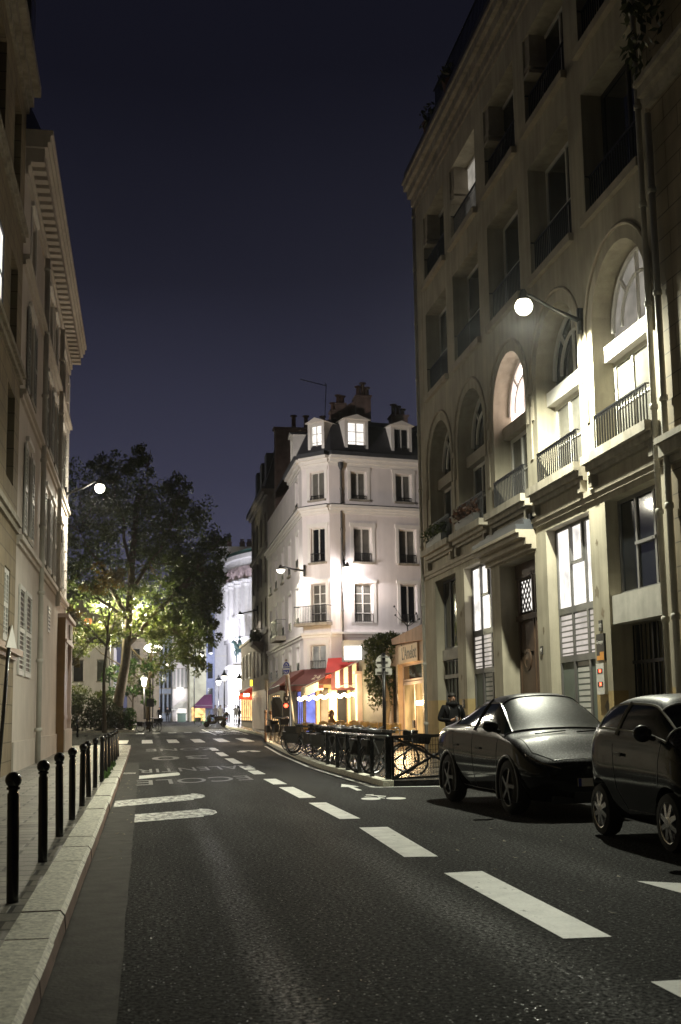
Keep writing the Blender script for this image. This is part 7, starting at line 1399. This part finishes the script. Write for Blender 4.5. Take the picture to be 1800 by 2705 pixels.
# window boxes and terrace plants on the arched building
for i, (u_, lb) in enumerate(((34.7, 'reddish plants in window box on the second arch from far corner'), (38.6, 'dark plants in window box at the farthest arch'))):
    t = thing('window_box', lb, 'planter', tuple(FR.P(u_, 7.2, .2))); mb = MB(); FR.box(mb, u_-1.1, u_+1.0, 7.16, 7.42, .1, .3); mb.build('box', M['framed'], t); mb = MB()
    for k in range(5): mb.leaves(FR.P(u_-.9+.45*k, 7.6, .2), (.3, .3, .3), 80, .14, rv)
    mb.build('foliage', leafmat('reddish leaves', (.06, .03, .02), (.16, .07, .04), 3) if i == 0 else M['ivy'], t)
for u_, lb, h in ((37.6, 'spiky dark plant in pot at the roof terrace corner', .9), (34.8, 'dark bushy plant on roof terrace behind railing', .6)):
    t = thing('potted_plant', lb, 'plant', (9.75, u_, 21.5)); mb = MB(); mb.lathe((9.75, u_, 21.5), [(.2, 0), (.3, .45)], 12); mb.build('pot', M['pot'], t); mb = MB(); mb.leaves((9.75, u_, 22.1), (.4, .6, h*.6), 150, .22, rv); mb.build('foliage', M['hedge'], t)
CV = thing('creeper', 'dark hanging creeper high on the wall at top right', 'plant', (9.6, 20.9, 19)); mb = MB()
for z, y in ((20.5, 21.2), (19, 20.8), (17.8, 20.2), (16.5, 19.8), (15.2, 20.4), (21, 19), (19.2, 18.6)): mb.leaves((9.7, y, z), (.35, .9, 1.2), 180, .25, rv)
mb.build('foliage', M['hedge'], CV)
BP = thing('balcony_plants', 'dark plants overflowing the small balcony on dark building', 'plant', tuple(F2.P(4.4, 6.6, .4))); mb = MB()
for k in range(5): mb.leaves(F2.P(3.4+.5*k, 6.9, .45), (.35, .4, .55), 150, .2, rv)
mb.build('foliage', M['hedge'], BP)
mb = MB()
for y in (27.4, 28.4, 29.6, 31.2, 33.4, 34.1): mb.leaves((-.86, y, .19), (.10, .3, .10), 70, .10, rv)
stuff(mb.build('weeds', M['leafg']), 'small green weeds growing along the kerb between bollards', 'weeds')
mb = MB()
for k in range(46):
    x, y = (-.3+rv.gauss(0, .12), rv.uniform(5, 30)) if k < 26 else (rv.uniform(3.3, 5.2), rv.uniform(7, 16)); a = rv.uniform(0, 3.1); s_ = rv.uniform(.02, .045); z = .007; d = Vector((math.cos(a), math.sin(a), 0))*s_; e = Vector((-d.y, d.x, 0))*.5; c = Vector((x, y, z)); mb.poly(c-d, c+e, c+d+Vector((0, 0, .012)), c-e)
stuff(mb.build('litter', mat('fallen leaves', (.16, .14, .09), .7)), 'scattered fallen leaves and scraps on the wet road', 'litter')
# ================================================================== street lamps
def wall_lamp(label, foot, head, energy, m='lamp', col=(1, .93, .74), r=.26, spot=166, group=None, point=0, blend=.12, aim=None, aim_e=0, globe=False):
    foot, head = Vector(foot), Vector(head); t = thing('street_lamp', label, 'street lamp', tuple(foot), group)
    mb = MB(); d = (foot-head); d.z = 0; d.normalize(); mb.box(foot-Vector((.06, .06, .3)), foot+Vector((.06, .06, .3)))
    mb.tube([foot, foot.lerp(head, .5)+Vector((0, 0, .06)), head+d*.2+Vector((0, 0, .14)), head+Vector((0, 0, .14))], [.06, .045, .04, .05], 8); mb.build('arm', M['iron'], t, True)
    mb = MB(); mb.lathe(head, [(r*(1.06 if not globe else .7), .0), (r*(1.06 if not globe else .7), .03), (r*.5, .10), (.1, .16), (.05, .26)], 20); mb.build('shade', M['framed'], t, True)
    mb = MB(); mb.lathe(head, [(.01, -r*.82), (r*.45, -r*.74), (r*.8, -r*.46), (r*.97, -r*.12), (r*.97, .0)] if not globe else [(r*math.sin(math.pi*k/12), -r*.72-r*math.cos(math.pi*k/12)) for k in range(11)], 20); mb.build('glass', M[m], t, True)
    lamp_light('lamp_bulb', 'SPOT', head-Vector((0, 0, r*.9+.03+(r if globe else 0))), energy, col, t, .12, spot, blend)
    if point: lamp_light('lamp_spill', 'POINT', head-Vector((0, 0, r*.9+.06+(r if globe else 0))), point, col, t, .2)
    if aim: d_ = Vector(aim)-head; lamp_light('facade_fill', 'SPOT', head+d_.normalized()*(r+.12)-Vector((0, 0, .1)), aim_e, (1, .92, .87), t, .15, 62, .7, d_.to_track_quat('-Z', 'Y').to_euler())  # added fill spot that brightens the white facade, no separate source there
    return t
wall_lamp('bright wall lamp on long arm above the parked cars', (9.94, 25.0, 10.45), (8.45, 24.6, 10.74), 6600, col=(.99, 1, .80), r=.20, globe=True, point=6, spot=166, blend=.4)
wall_lamp('lone bright lamp hanging before the dark tree at left', (-3.2, 47.9, 10.45), (-1.85, 48.3, 10.95), 1300, r=.20, globe=True, point=420, aim=(9.5, 60, 10), aim_e=5800)
a = at(742, 1505, 60.2); wall_lamp('lit lamp on long arm from chamfered corner of white building', (8.15, 59.8, 8.85), tuple(a), 420, 'lampdim', (1, .95, .85), .22, point=150)
p = FW.P(.72, 8.85, .55); wall_lamp('lit lamp close against white facade beside the downpipe', FW.P(.72, 9.0, .05), tuple(p), 430, 'lampdim', (1, .92, .92), .24, point=260)
a = at(635, 1625, 84.); wall_lamp('unshaded small lamp on curved arm from dark building near the hall', (8.05, 84.5, 9.0), tuple(a), 250, 'lampdim', (1, .95, .82), .22)
# ================================================================== damp night air, haze volume added for the lamps' bloom halo
mb = MB(); mb.box((-34, -11, -1.5), (34, 125, 26)); hz = mb.build('haze', M['tar']); hz['kind'] = 'stuff'
m, t, o = _nodes('damp air'); v = N(t, 'ShaderNodeVolumePrincipled'); v.inputs['Color'].default_value = (.92, .93, .95, 1); v.inputs['Density'].default_value = .00014; v.inputs['Anisotropy'].default_value = .82; t.links.new(v.outputs[0], o.inputs['Volume']); hz.data.materials.clear(); hz.data.materials.append(m)
for o in bpy.data.objects:
    if '_base' in o: del o['_base']
